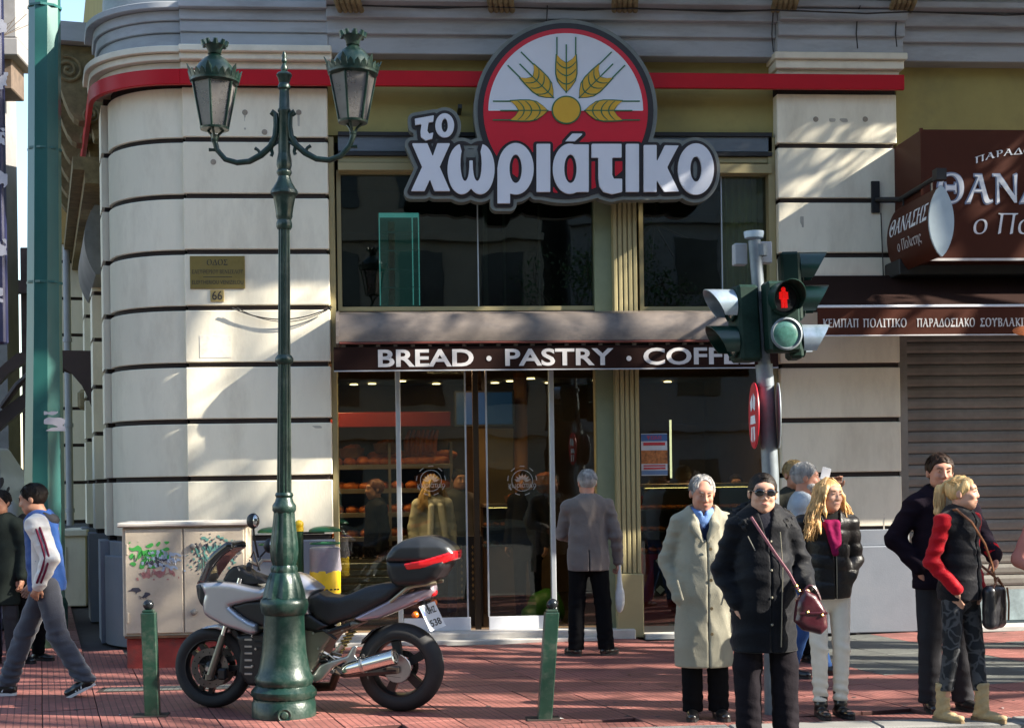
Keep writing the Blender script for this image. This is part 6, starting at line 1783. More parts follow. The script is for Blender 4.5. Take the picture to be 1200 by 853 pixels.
# ================================================================== MOTORCYCLE
def motorcycle():
    gf, gr = G(252, 829), G(470, 831)
    O = (gf + gr) / 2; D = (gr - gf); ang = math.atan2(D.y, D.x) - R(3.5)
    D = Vector((math.cos(ang), math.sin(ang), 0)); N = Vector((-math.sin(ang), math.cos(ang), 0))
    root = thing('motorcycle', O, 'silver touring motorcycle with black top box parked behind the lamp post', 'motorcycle', rz=ang, local=True)
    def L(x, y, off=0.0):
        r = ray(x, y); O2 = O + N * off; t = (O2 - CAM).dot(N) / r.dot(N); p = CAM + r * t - O
        return (p.dot(D), p.z)
    LP = lambda pts, off=0.0: [L(x, y, off) for x, y in pts]
    silver = mat('silver_metallic_paint', (.44, .44, .47), .28, metal=.65, var=.05, vs=2, coat=.6)
    mauve = mat('mauve_silver_paint', (.42, .34, .40), .28, metal=.6, var=.05, coat=.5)
    black = mat('black_plastic_fairing', (.008, .008, .010), .45, var=.15, bump=.05, bs=200)
    gloss = mat('smoked_screen', (.012, .012, .014), .08, coat=.8)
    rubber = mat('tyre_rubber', (.012, .012, .013), .85)
    rimm = mat('black_cast_rim', (.022, .022, .024), .35, metal=.3)
    steel = mat('brushed_steel', (.42, .41, .40), .30, metal=.9, var=.1)
    chrome = mat('polished_silencer', (.62, .60, .58), .16, metal=1.0, var=.05)
    framem = mat('bronze_grey_frame', (.20, .185, .15), .38, metal=.6, var=.1)
    red = mat('red_reflector', (.55, .01, .015), .2, coat=.6, emit=(.6, .01, .01), es=.05)
    orange = mat('orange_indicator', (.75, .14, .01), .25, coat=.5)
    seatm = mat('black_seat_vinyl', (.014, .014, .017), .48, var=.2, bump=.3, bs=120)
    def field(pts, hw, rd, h=.011, pad=.04):
        xs = [p[0] for p in pts]; zs = [p[1] for p in pts]
        return Field((min(xs) - pad, -hw - pad, min(zs) - pad), (max(xs) + pad, hw + pad, max(zs) + pad), h)
    def slab(nm, px, hw, rd, m, yc=0.0, taper=None, h=.011, more=None, off=0.0, par=None):
        pts = LP(px, off); f = field(pts, hw + abs(yc), rd, h); f.slab(pts[::-1], hw, rd, yc, taper=taper)
        if more: more(f)
        return f.mesh(nm, m, par or root)
    # wheels
    def wheel(cx, cy, w, rear):
        a, z = L(cx, cy); Ro = z + .004; c = (a, 0, z)
        b = MB().smooth(); n = 44
        pr = []
        for i in range(13):
            t = -PI * .62 + PI * 1.24 * i / 12; pr.append((Ro - w * .42 + w * .42 * math.cos(t), w * .5 * math.sin(t)))
        pr = [(Ro - w * .42 - .045, -w * .36)] + pr + [(Ro - w * .42 - .045, w * .36)]
        b.lathe(pr + [pr[0]], c, n, ax=(0, 1, 0), cap=False); wh = b.build('wheel', rubber, root)
        rr = Ro - w * .42 - .035
        b = MB().smooth(); b.lathe([(rr + .004, -w * .36), (rr - .012, -w * .38), (rr - .018, -w * .30), (rr - .028, -w * .1), (rr - .028, w * .1), (rr - .018, w * .30), (rr - .012, w * .38), (rr + .004, w * .36)], c, n, ax=(0, 1, 0), cap=False); b.build('rim', rimm, wh)
        k = 5 if rear else 3
        for i in range(k):
            t = 2 * PI * i / k + (.5 if rear else .2); u = Vector((math.cos(t), 0, math.sin(t))); v = Vector((-u.z, 0, u.x))
            p0, p1 = Vector(c) + u * .04, Vector(c) + u * (rr - .015)
            for sgn in ((-.5, .5) if not rear else (0,)):
                b = MB(); w0, w1 = (.030, .016) if not rear else (.026, .034)
                q0, q1 = p0 + v * sgn * .05, p1 + v * sgn * .085
                b.add([q0 - v * w0 + Vector((0, s_, 0)) for s_ in (-.03, .03)] + [q1 - v * w1 + Vector((0, s_, 0)) for s_ in (-.022, .022)] + [q1 + v * w1 + Vector((0, s_, 0)) for s_ in (-.022, .022)] + [q0 + v * w0 + Vector((0, s_, 0)) for s_ in (-.03, .03)],
                      [(0, 2, 4, 6), (1, 7, 5, 3), (0, 1, 3, 2), (2, 3, 5, 4), (4, 5, 7, 6), (6, 7, 1, 0)]); b.build('spoke', rimm, wh)
        b = MB().smooth(); b.lathe([(.02, -.08), (.05, -.06), (.055, 0), (.05, .06), (.02, .08)], c, 20, ax=(0, 1, 0)); b.build('hub', steel if rear else rimm, wh)
        for yy in ((-.07, .07) if not rear else (-.075,)):
            R1, R0 = (.150, .098) if not rear else (.115, .07)
            yy = yy if not rear else .07
            b = MB(); n = 40
            vs = []; fs = []
            for i in range(n):
                t = 2 * PI * i / n; wv = 1 + .012 * (i % 2)
                for r_, y_ in ((R0, yy - .003), (R1 * wv, yy - .003), (R1 * wv, yy + .003), (R0, yy + .003)): vs.append((a + r_ * math.cos(t), y_, z + r_ * math.sin(t)))
            for i in range(n):
                j = (i + 1) % n
                for q in range(4): fs.append((i * 4 + q, i * 4 + (q + 1) % 4, j * 4 + (q + 1) % 4, j * 4 + q))
            b.add(vs, fs); dsc = b.build('brake_disc', mat('dark_disc_steel', (.16, .15, .14), .35, metal=.8), wh)
            b = MB()
            for i in range(16):
                t = 2 * PI * i / 16; r_ = R0 + (R1 - R0) * (.35 + .3 * (i % 2)); b.lathe([(.006, -.0045), (.006, .0045)], (a + r_ * math.cos(t), yy, z + r_ * math.sin(t)), 6, ax=(0, 1, 0))
            tag(b.build('disc_holes', rimm, dsc), kind='stuff')
            b = MB(); 
            for i in range(5): t = 2 * PI * i / 5; b.tube([(a + .045 * math.cos(t), yy, z + .045 * math.sin(t)), (a + R0 * 1.02 * math.cos(t + .3), yy, z + R0 * 1.02 * math.sin(t + .3))], .007, 5)
            b.build('disc_carrier', rimm, dsc)
        return a, z, wh
    af, zf, wf = wheel(250.5, 781, .12, False)
    ar, zr, wr_ = wheel(470, 781, .17, True)
    # fork legs, calipers, front mudguard
    for yy in (-.105, .105):
        p0, p1, p2 = L(252, 792), L(268, 742), L(288, 676)
        b = MB().smooth(); b.tube([(p0[0], yy, p0[1]), (p1[0], yy, p1[1])], [.030, .026], 12); b.tube([(p0[0], yy, p0[1] - .01), (p0[0], yy, p0[1] + .03)], .034, 10); b.build('fork_slider', framem, root)
        b = MB().smooth(); b.tube([(p1[0], yy, p1[1]), (p2[0], yy, p2[1])], .020, 10); b.build('fork_tube', chrome, root)
        q = L(268, 789); b = MB(); b.box(q[0] - .035, q[0] + .035, yy - .035 if yy < 0 else yy - .03, yy + .03, q[1] - .03, q[1] + .055, .012); b.build('brake_caliper', rimm, root)
    q0, q1 = L(278, 722), L(286, 734); b = MB(); b.box(q0[0] - .05, q0[0] + .05, -.12, .12, q0[1] - .02, q0[1] + .03, .012); b.build('fork_clamp', steel, root)
    b = MB(); b.tube([(af, -.12, zf), (af, .12, zf)], .018, 10); b.build('axle', steel, root)
    fend = [(219, 753), (223, 745), (232, 738), (244, 733), (259, 729.5), (272, 731), (276, 738), (268, 744), (264, 758), (258, 769), (252, 764), (247, 757), (236, 754)]
    def hollow(f): f.cap((af, -.055, zf), (af, .055, zf), zf - .002, None, .004, 's')
    slab('front_mudguard', fend, .085, .02, silver, more=hollow)
    slab('mudguard_stay', [(270, 733), (281, 736), (292, 752), (297, 775), (290, 762), (278, 748)], .07, .012, black, more=hollow)
    # nose, screen, side fairing
    nose = lambda X, Z: np.clip(.05 + (X - L(230, 690)[0]) * 1.05, .05, .215)
    slab('headlight_shell', [(233, 684), (248, 683), (262, 690), (254, 706), (247, 708), (238, 698)], .16, .02, black, taper=lambda X, Z: np.clip(.04 + (X - L(230, 690)[0]) * 1.3, .04, .17))
    q = L(240, 694); b = MB().smooth(); b.ball((q[0] + .02, -.04, q[1]), .055, 16, (.7, .9, 1)); b.build('headlight', mat('headlight_glass', (.35, .36, .38), .1, coat=1.0), root)
    b = MB().smooth(); q = L(245, 693, -.10); b.ball((q[0], -.105, q[1]), .022, 10, (1.6, .6, 1)); b.build('front_indicator', orange, root)
    fair = [(232, 684), (247, 681), (268, 679.5), (284, 681), (300, 685), (316, 688), (330, 680), (334, 688), (318, 700), (300, 703), (281, 707.5), (292, 717), (303, 724), (313, 728), (314, 738), (306, 741), (292, 736), (275, 731), (258, 722), (249, 715), (247, 706), (252, 694), (247, 688)]
    slab('side_fairing', fair, .205, .035, silver, taper=nose)
    slab('fairing_intake', [(279, 707), (300, 701), (330, 700), (345, 706), (345, 735), (318, 732), (300, 724), (290, 716)], .185, .03, black)
    scr = [(231, 684), (239, 671), (249, 656), (258, 645.5), (267, 638), (274, 633), (280, 635), (281, 642), (276, 645), (269, 650), (261, 659), (253, 671), (247, 684)]
    slab('windscreen', scr, .17, .02, gloss, taper=lambda X, Z: np.clip(.03 + (X - L(232, 690)[0]) * .75, .03, .15))
    slab('instrument_cowl', [(266, 679), (272, 668), (279, 662), (287, 663), (296, 670), (310, 675), (320, 682), (300, 684), (275, 682)], .10, .02, black)
    # bars, mirrors
    hb = [(296, 664), (301, 655), (311, 652)]
    for yy, mx_, my_ in ((-.36, 296.5, 610), (.36, 0, 0)):
        sg = -1 if yy < 0 else 1
        q = L(302, 662); b = MB().smooth(); b.tube([(q[0], 0, q[1]), (q[0] - .01, sg * .12, q[1] + .03), (q[0] + .05, sg * .30, q[1] + .02), (q[0] + .09, sg * .40, q[1])], .013, 10); hbar = b.build('handlebar', steel, root)
        b = MB().smooth(); b.tube([(q[0] + .05, sg * .29, q[1] + .02), (q[0] + .095, sg * .41, q[1] - .002)], .021, 10); b.build('grip', rubber, hbar)
        b = MB().smooth(); b.tube([(q[0] + .0, sg * .30, q[1] + .01), (q[0] - .01, sg * .36, q[1] + .005), (q[0] + .03, sg * .43, q[1] - .01)], .007, 6); b.build('brake_lever', steel, hbar)
        off = sg * .30
        if sg < 0: m0, m1 = L(299, 650, off), L(296.5, 611, off)
        else: m0, m1 = L(306, 664, off), L(316, 640, off)
        b = MB().smooth(); b.tube([(m0[0], off * .8, m0[1] - .02), (m0[0] - .005, off, (m0[1] + m1[1]) / 2), (m1[0], off, m1[1])], .008, 8); mi = b.build('mirror_arm', black, root)
        F_ = Field((m1[0] - .09, off - .06, m1[1] - .08), (m1[0] + .09, off + .06, m1[1] + .09), .008); F_.ell((m1[0], off, m1[1] + .005), (.050, .030, .058)); F_.mesh('mirror_shell', black, mi)
        b = MB().smooth(); b.ball((m1[0] + .02, off - .008, m1[1] + .005), .045, 14, (.6, .5, 1.05)); b.build('mirror_glass', chrome, mi)
    q = L(300, 652); b = MB().smooth(); b.tube([(q[0], -.1, q[1]), (q[0] + .04, -.14, q[1] + .05), (q[0] + .07, -.1, q[1] - .1)], .007, 6); b.tube([(q[0] - .02, -.08, q[1] - .02), (q[0] + .02, -.16, q[1] - .09), (q[0] + .06, -.14, q[1] - .16)], .006, 6); b.build('control_cables', black, root)
    # tank, seat, tail
    tank = [(318, 690), (326, 680), (338, 672.5), (350, 670), (359, 673), (369, 681), (378, 689), (371, 696), (368, 706), (371, 719), (356, 721), (340, 716), (325, 708)]
    slab('fuel_tank', tank, .165, .075, silver, taper=lambda X, Z: np.clip(.165 - (Z - L(350, 700)[1]) * .28, .08, .175))
    slab('tank_side_cover', [(340, 714), (370, 717), (392, 731), (380, 738), (352, 735), (340, 728)], .155, .03, black)
    seat = [(367, 696), (378, 692), (388, 697), (404, 698), (418, 693), (433, 686), (452, 682), (472, 681), (478, 686), (462, 699), (436, 714), (417, 723), (392, 731), (376, 723), (368, 712)]
    slab('seat', seat, .135, .045, seatm, taper=lambda X, Z: np.clip(.15 - (Z - L(400, 700)[1]) * .25, .09, .15))
    tail = [(418, 723), (436, 713), (462, 699.5), (485, 692), (500, 687), (510, 685.5), (512, 692), (506, 699), (487, 707), (468, 715), (449, 723), (428, 726)]
    slab('tail_fairing', tail, .125, .03, mauve, taper=lambda X, Z: np.clip(.13 - (X - L(430, 700)[0]) * .10, .05, .14))
    q0, q1, q2 = L(457, 705, -.13), L(477, 689, -.13), L(510, 683, -.13)
    for sg in (-1, 1):
        b = MB().smooth(); b.tube([(q0[0], sg * .125, q0[1]), (q1[0], sg * .135, q1[1]), (q1[0] + .05, sg * .13, q1[1] + .015), (q2[0], sg * .10, q2[1])], [.012, .014, .013, .012], 8); b.build('grab_rail', mat('champagne_grab_rail', (.40, .35, .24), .4, metal=.5), root)
    q = L(507, 694); b = MB().smooth(); b.ball((q[0], 0, q[1]), .045, 14, (.85, 1.4, .75)); b.build('tail_light', red, root)
    # top box
    box_lo = [(460, 655), (461, 668), (466, 681), (474, 685), (504, 683), (518, 676), (526, 664), (528, 655)]
    box_hi = [(459.5, 657), (461, 649), (468, 639), (480, 631), (494, 627.5), (508, 627), (521, 631), (531, 638), (536.5, 645), (536, 653), (528, 658)]
    tp = lambda X, Z: np.clip(.21 - np.maximum(X - L(500, 650)[0], 0) * .25 - np.maximum(Z - L(500, 640)[1], 0) * .5, .08, .21)
    tb = slab('top_box', box_lo, .20, .05, black, h=.012)
    slab('box_lid', box_hi, .215, .05, mat('satin_black_lid', (.022, .024, .027), .34, var=.08, bump=.03), taper=tp, h=.012, par=root)
    def clipband(f):
        pts = LP([(482, 658.5), (505, 654), (540, 643), (540, 653), (519, 661.5), (486, 666)])
        X = f.x[:, None]; Z = f.z[None, :]
        f.d = np.maximum(f.d - .004, sd_poly(X, Z, pts[::-1])[:, None, :].astype(np.float32))
    slab('red_reflector_band', box_hi[:-1] + [(528, 664), (470, 668)], .222, .05, red, taper=lambda X, Z: tp(X, Z) + .006, h=.011, more=clipband, par=root)
    q = L(506, 629); b = MB().smooth(); b.ball((q[0] - .03, 0, q[1]), .06, 16, (1.6, 1.2, .18)); b.build('lid_badge', black, root)
    q = L(490, 688); b = MB(); b.box(q[0] - .14, q[0] + .12, -.09, .09, q[1] - .008, q[1] + .012, .004); b.build('carrier_plate', black, root)
    # number plate hanger, indicators, plate
    a0 = L(497, 706); a1 = L(512, 738)
    b = MB(); b.tube([(a0[0] - .04, 0, a0[1] + .03), (a0[0] + .0, 0, a0[1] - .02), (a1[0] - .02, 0, a1[1] + .02)], [.03, .025, .02], 8); b.build('plate_hanger', black, root)
    u = Vector((a1[0] - a0[0], 0, a1[1] - a0[1])).normalized()
    w = Vector((.42, .90, .16)).normalized(); nrm = w.cross(u).normalized()
    if nrm.x < 0: nrm = -nrm
    cc = Vector(((a0[0] + a1[0]) / 2 + .012, 0, (a0[1] + a1[1]) / 2))
    W = lambda a, b_, d: cc + w * a - u * b_ + nrm * d
    def plate_box(a0_, a1_, b0, b1, d0, d1, nm, m, par=root):
        b = MB(); b.add([W(a, b_, d) for d in (d0, d1) for b_ in (b0, b1) for a in (a0_, a1_)], [(0, 2, 3, 1), (4, 5, 7, 6), (0, 1, 5, 4), (2, 6, 7, 3), (0, 4, 6, 2), (1, 3, 7, 5)]); return b.build(nm, m, par)
    pl = plate_box(-.09, .09, -.10, .10, 0, .004, 'number_plate', mat('white_plate', (.62, .64, .66), .4))
    plate_box(-.088, -.06, .02, .095, .004, .0052, 'blue_plate_strip', mat('plate_blue', (.03, .08, .35), .4), pl)
    gfr = lambda a, b_, d: W(a, b_, .005 - d)
    text('plate_characters', 'OHZ', -.035, .065, .022, .072, m_ink, pl, fr=gfr, off=.02, ext=.001)
    text('plate_characters', '538', -.055, .065, -.075, -.022, m_ink, pl, fr=gfr, off=.02, ext=.001)
    for (px, py, sg) in ((487, 720, -1), (508, 706, 1)):
        q = L(px, py, sg * .12); b = MB().smooth(); b.ball((q[0], sg * .13, q[1]), .028, 12, (1, 1.1, .9)); i_ = b.build('indicator', orange, root)
        b = MB(); b.tube([(q[0] - .02, 0, q[1] + .01), (q[0], sg * .11, q[1])], .009, 6); b.build('indicator_stalk', black, i_)
    # frame, engine, swing arm, exhaust
    slab('main_frame', [(340, 728), (372, 733), (392, 735), (420, 725), (428, 729), (396, 744), (386, 757), (380, 775), (372, 790), (362, 795), (352, 797), (348, 765), (338, 745)], .135, .02, framem)
    b = MB(); q0, q1 = L(384, 741, -.14), L(410, 732, -.14); b.tube([(q0[0], -.138, q0[1]), (q1[0], -.138, q1[1])], .018, 6); b.build('frame_slot', black, root)
    slab('engine_case', [(285, 742), (312, 738), (345, 735), (352, 760), (352, 795), (340, 803), (300, 800), (288, 785), (290, 760)], .16, .03, black)
    for k in range(5):
        q = L(300 + k * 3, 745 + k * 7, -.16); b = MB(); b.box(q[0] - .03, q[0] + .12, -.172, -.15, q[1] - .006, q[1] + .006, .003); b.build('cooling_fin', rimm, root)
    q = L(330, 778, -.16); b = MB().smooth(); b.lathe([(.075, 0), (.08, .012), (.05, .022), (0, .024)], (q[0], -.155, q[1]), 24, ax=(0, -1, 0)); b.build('clutch_cover', rimm, root)
    q0, q1 = L(330, 800), L(392, 806); b = MB().smooth(); b.tube([(q0[0], .0, q0[1]), ((q0[0] + q1[0]) / 2, .0, q1[1] + .005), (q1[0], -.05, q1[1] + .02), (L(402, 784)[0], -.14, L(402, 784)[1])], [.035, .036, .034, .034], 10); b.build('exhaust_pipe', mat('heat_stained_pipe', (.12, .09, .07), .35, metal=.8), root)
    for sg in (-.05, .05):
        pts = [L(300, 740), L(290, 765), L(292, 795), L(320, 802)]; b = MB().smooth(); b.tube([(a, sg, z) for a, z in pts], .020, 8); b.build('header_pipe', MATS['heat_stained_pipe'], root)
    e0, e1 = Vector((L(402, 785, -.2)[0], -.19, L(402, 785, -.2)[1])), Vector((L(463, 769, -.23)[0], -.23, L(463, 769, -.23)[1]))
    ax_ = (e1 - e0); ln = ax_.length
    b = MB().smooth(); b.lathe([(.034, 0), (.044, .02), (.050, .06), (.058, ln * .55), (.060, ln - .02), (.062, ln - .02), (.062, ln), (.045, ln + .004), (.045, ln - .02), (0, ln - .03)], e0, 30, ax=ax_); sil = b.build('silencer', chrome, root)
    b = MB().smooth(); b.lathe([(.061, ln * .36), (.0625, ln * .37), (.0625, ln * .40), (.061, ln * .41)], e0, 30, ax=ax_); b.build('clamp_band', steel, sil)
    b = MB().smooth(); b.lathe([(.028, ln + .005), (.032, ln + .012), (.024, ln + .012), (.022, ln - .01)], e0, 20, ax=ax_); b.build('outlet', rimm, sil)
    # foot rest plate (polished bracket)
    slab('footrest_bracket', [(374, 788), (383, 776), (398, 770), (415, 765), (421, 754), (427, 753), (424, 764), (430, 772), (424, 775), (412, 772), (400, 778), (388, 792), (378, 797)], .012, .006, steel, yc=-.165, h=.008)
    q = L(390, 786, -.2); b = MB().smooth(); b.tube([(q[0], -.17, q[1]), (q[0] + .01, -.25, q[1])], .014, 8); b.build('rider_footrest', rubber, root)
    q = L(424, 768, -.2); b = MB().smooth(); b.tube([(q[0], -.17, q[1]), (q[0] + .02, -.24, q[1])], .012, 8); b.build('passenger_footrest', rubber, root)
    pts = [L(382, 776), L(410, 790), L(470, 783)]
    for sg in (-.10, .10):
        b = MB(); b.tube([(pts[0][0], sg * .8, pts[0][1]), (pts[1][0], sg * 1.1, pts[1][1] + .02), (pts[2][0], sg * 1.15, pts[2][1])], [.035, .032, .026], 6); b.build('swing_arm', mat('dark_swing_arm', (.05, .05, .055), .4, metal=.6), root)
    b = MB(); q = L(466, 782); b.box(q[0] - .05, q[0] + .05, -.135, -.122, q[1] - .025, q[1] + .025, .006); b.build('chain_adjuster', framem, root)
    q = L(470, 781); b = MB().smooth(); b.lathe([(.10, 0), (.105, .006), (.10, .012)], (q[0], -.095, q[1]), 36, ax=(0, -1, 0), flute=lambda i, h: 1 + .03 * (i % 2)); b.build('sprocket', steel, wr_)
    pts = [L(376, 778, -.1), L(470, 792, -.1)]; b = MB(); b.tube([(pts[0][0], -.10, pts[0][1] - .02), (pts[1][0], -.10, pts[1][1] - .01)], .008, 5); b.tube([(pts[0][0], -.10, pts[0][1] + .03), (pts[1][0], -.10, L(470, 765)[1])], .008, 5); b.build('drive_chain', rimm, root)
    # rear hugger, springs
    hug = [(425, 760), (428, 748), (440, 736), (452, 731), (458, 735), (446, 742), (437, 752), (434, 766)]
    def hollow2(f): f.cap((ar, -.07, zr), (ar, .07, zr), zr + .004, None, .004, 's')
    slab('rear_mudguard', hug, .10, .015, black, more=hollow2)
    b = MB().smooth(); q0, q1 = L(392, 772), L(414, 738); V0, V1 = Vector((q0[0], -.02, q0[1])), Vector((q1[0], -.02, q1[1]))
    dd = (V1 - V0); n_ = 60; b.tube([V0 + dd * (i / n_) + Vector((math.cos(i * .9) * .035, math.sin(i * .9) * .035, 0)) for i in range(n_)], .007, 5)
    b.build('shock_spring', mat('yellow_spring', (.55, .40, .12), .4), root)
    b = MB().smooth(); b.tube([V0, V1], .02, 8); b.tube([V0 + Vector((.03, -.06, .05)), V0 + Vector((.09, -.06, .12))], .02, 8); b.build('shock_absorber', steel, root)
    rr = random.Random(6)
    for k in range(9):
        x0_, y0_ = rr.uniform(366, 386), rr.uniform(738, 786); a_, z_ = L(x0_, y0_, -.1); c_, w_ = L(x0_ + rr.uniform(10, 30), y0_ + rr.uniform(-12, 12), -.1)
        b = MB().smooth(); yy = -.10 - rr.uniform(0, .035); b.tube([(a_, yy, z_), ((a_ + c_) / 2, yy - .02, max(z_, w_) + .02), (c_, yy, w_)], rr.choice((.006, .009, .012)), 6); b.build('hose', rr.choice((black, rimm, steel)), root)
    for (x0_, y0_) in ((350, 745), (366, 742), (356, 770), (372, 760), (364, 786), (400, 738), (296, 745), (300, 760), (296, 780), (262, 700), (300, 694)):
        a_, z_ = L(x0_, y0_, -.16); yy = -.139 if x0_ > 340 else (-.162 if y0_ > 740 else -.19); b = MB().smooth(); b.lathe([(.010, 0), (.009, .008), (0, .009)], (a_, yy, z_), 8, ax=(0, -1, 0)); b.build('bolt_head', steel, root)
    for k in range(6):
        a_, z_ = L(292, 748 + k * 8, -.1); b = MB(); b.box(a_ - .012, a_ + .05, -.165, -.158, z_ - .008, z_ + .008, .002); b.build('radiator_fin', steel, root)
    b = MB().smooth(); q = L(340, 798, -.12); g_ = L(352, 824, -.3); b.tube([(q[0], -.12, q[1]), (q[0] + .05, -.28, .02)], .012, 8); b.box(q[0] + .02, q[0] + .09, -.31, -.25, 0, .015, .004); b.build('side_stand', rimm, root)
motorcycle()

# ================================================================== PEOPLE
# a figure faces -Y in its own frame, 1.75 m tall; x < 0 is the viewer's left when it faces the camera
def skin(name, col): return mat(name, col, .55, var=.08, vs=14, spec=.35)
sk_fair = skin('fair_skin', (.56, .31, .215)); sk_tan = skin('tanned_skin', (.42, .21, .135)); sk_ruddy = skin('ruddy_skin', (.47, .225, .155))
m_lip = mat('lips', (.36, .13, .11), .5); m_eye = mat('dark_eye', (.03, .018, .012), .2); m_eyew = mat('eye_white', (.26, .20, .17), .3)
m_lens = mat('black_sunglass_lens', (.008, .007, .008), .06, coat=1.0)
def cloth_mat(name, col, rough=.88, sheen=.0, var=.10, bump=.25, bs=90, vs=5, **k): return mat(name, col, rough, var=var, vs=vs, bump=bump, bs=bs, sheen=sheen, spec=k.pop('spec', .06), **k)
def folds(amp, seed, vert=.5, f=1.0):
    """cloth creases: sharp ridges with slow warps; vert 1 = hanging folds, 0 = ring wrinkles"""
    r = np.random.RandomState(seed); terms = []
    for i in range(4): terms.append((r.uniform(16, 34) * f, r.uniform(0, 6.28), r.uniform(-.5, .5), r.uniform(5, 10), r.uniform(0, 6.28)))
    rings = [(r.uniform(26, 55) * f, r.uniform(0, 6.28), r.uniform(-12, 12), r.uniform(-10, 10), r.uniform(3, 9), r.uniform(0, 6.28)) for i in range(4)]
    def fn(X, Y, Z):
        s = 0
        for k, p, t, w, q in terms: s = s + vert * (1 - np.abs(np.sin((X * .8 + Y * .6 + t * Z * .5) * k + p + .9 * np.sin(Z * w + q))) ** .8 - .4)
        for k, p, a, b_, w, q in rings: s = s + (1 - vert) * (1 - np.abs(np.sin(Z * k * .6 + X * a + Y * b_ + p + .8 * np.sin((X + Y) * w * 1.5 + q))) ** .8 - .4)
        return s * amp * .5
    return fn
BASE = dict(neck=(0, .012, 1.45), head=(0, -.012, 1.632), shL=(-.18, .008, 1.41), elL=(-.235, .035, 1.135), wrL=(-.25, -.03, .885),
            hiL=(-.088, 0, .93), knL=(-.098, -.02, .50), anL=(-.105, .02, .085))
for k_ in list(BASE):
    if k_.endswith('L'): v_ = BASE[k_]; BASE[k_[:-1] + 'R'] = (-v_[0], v_[1], v_[2])
V3 = lambda p: np.array(p, float)

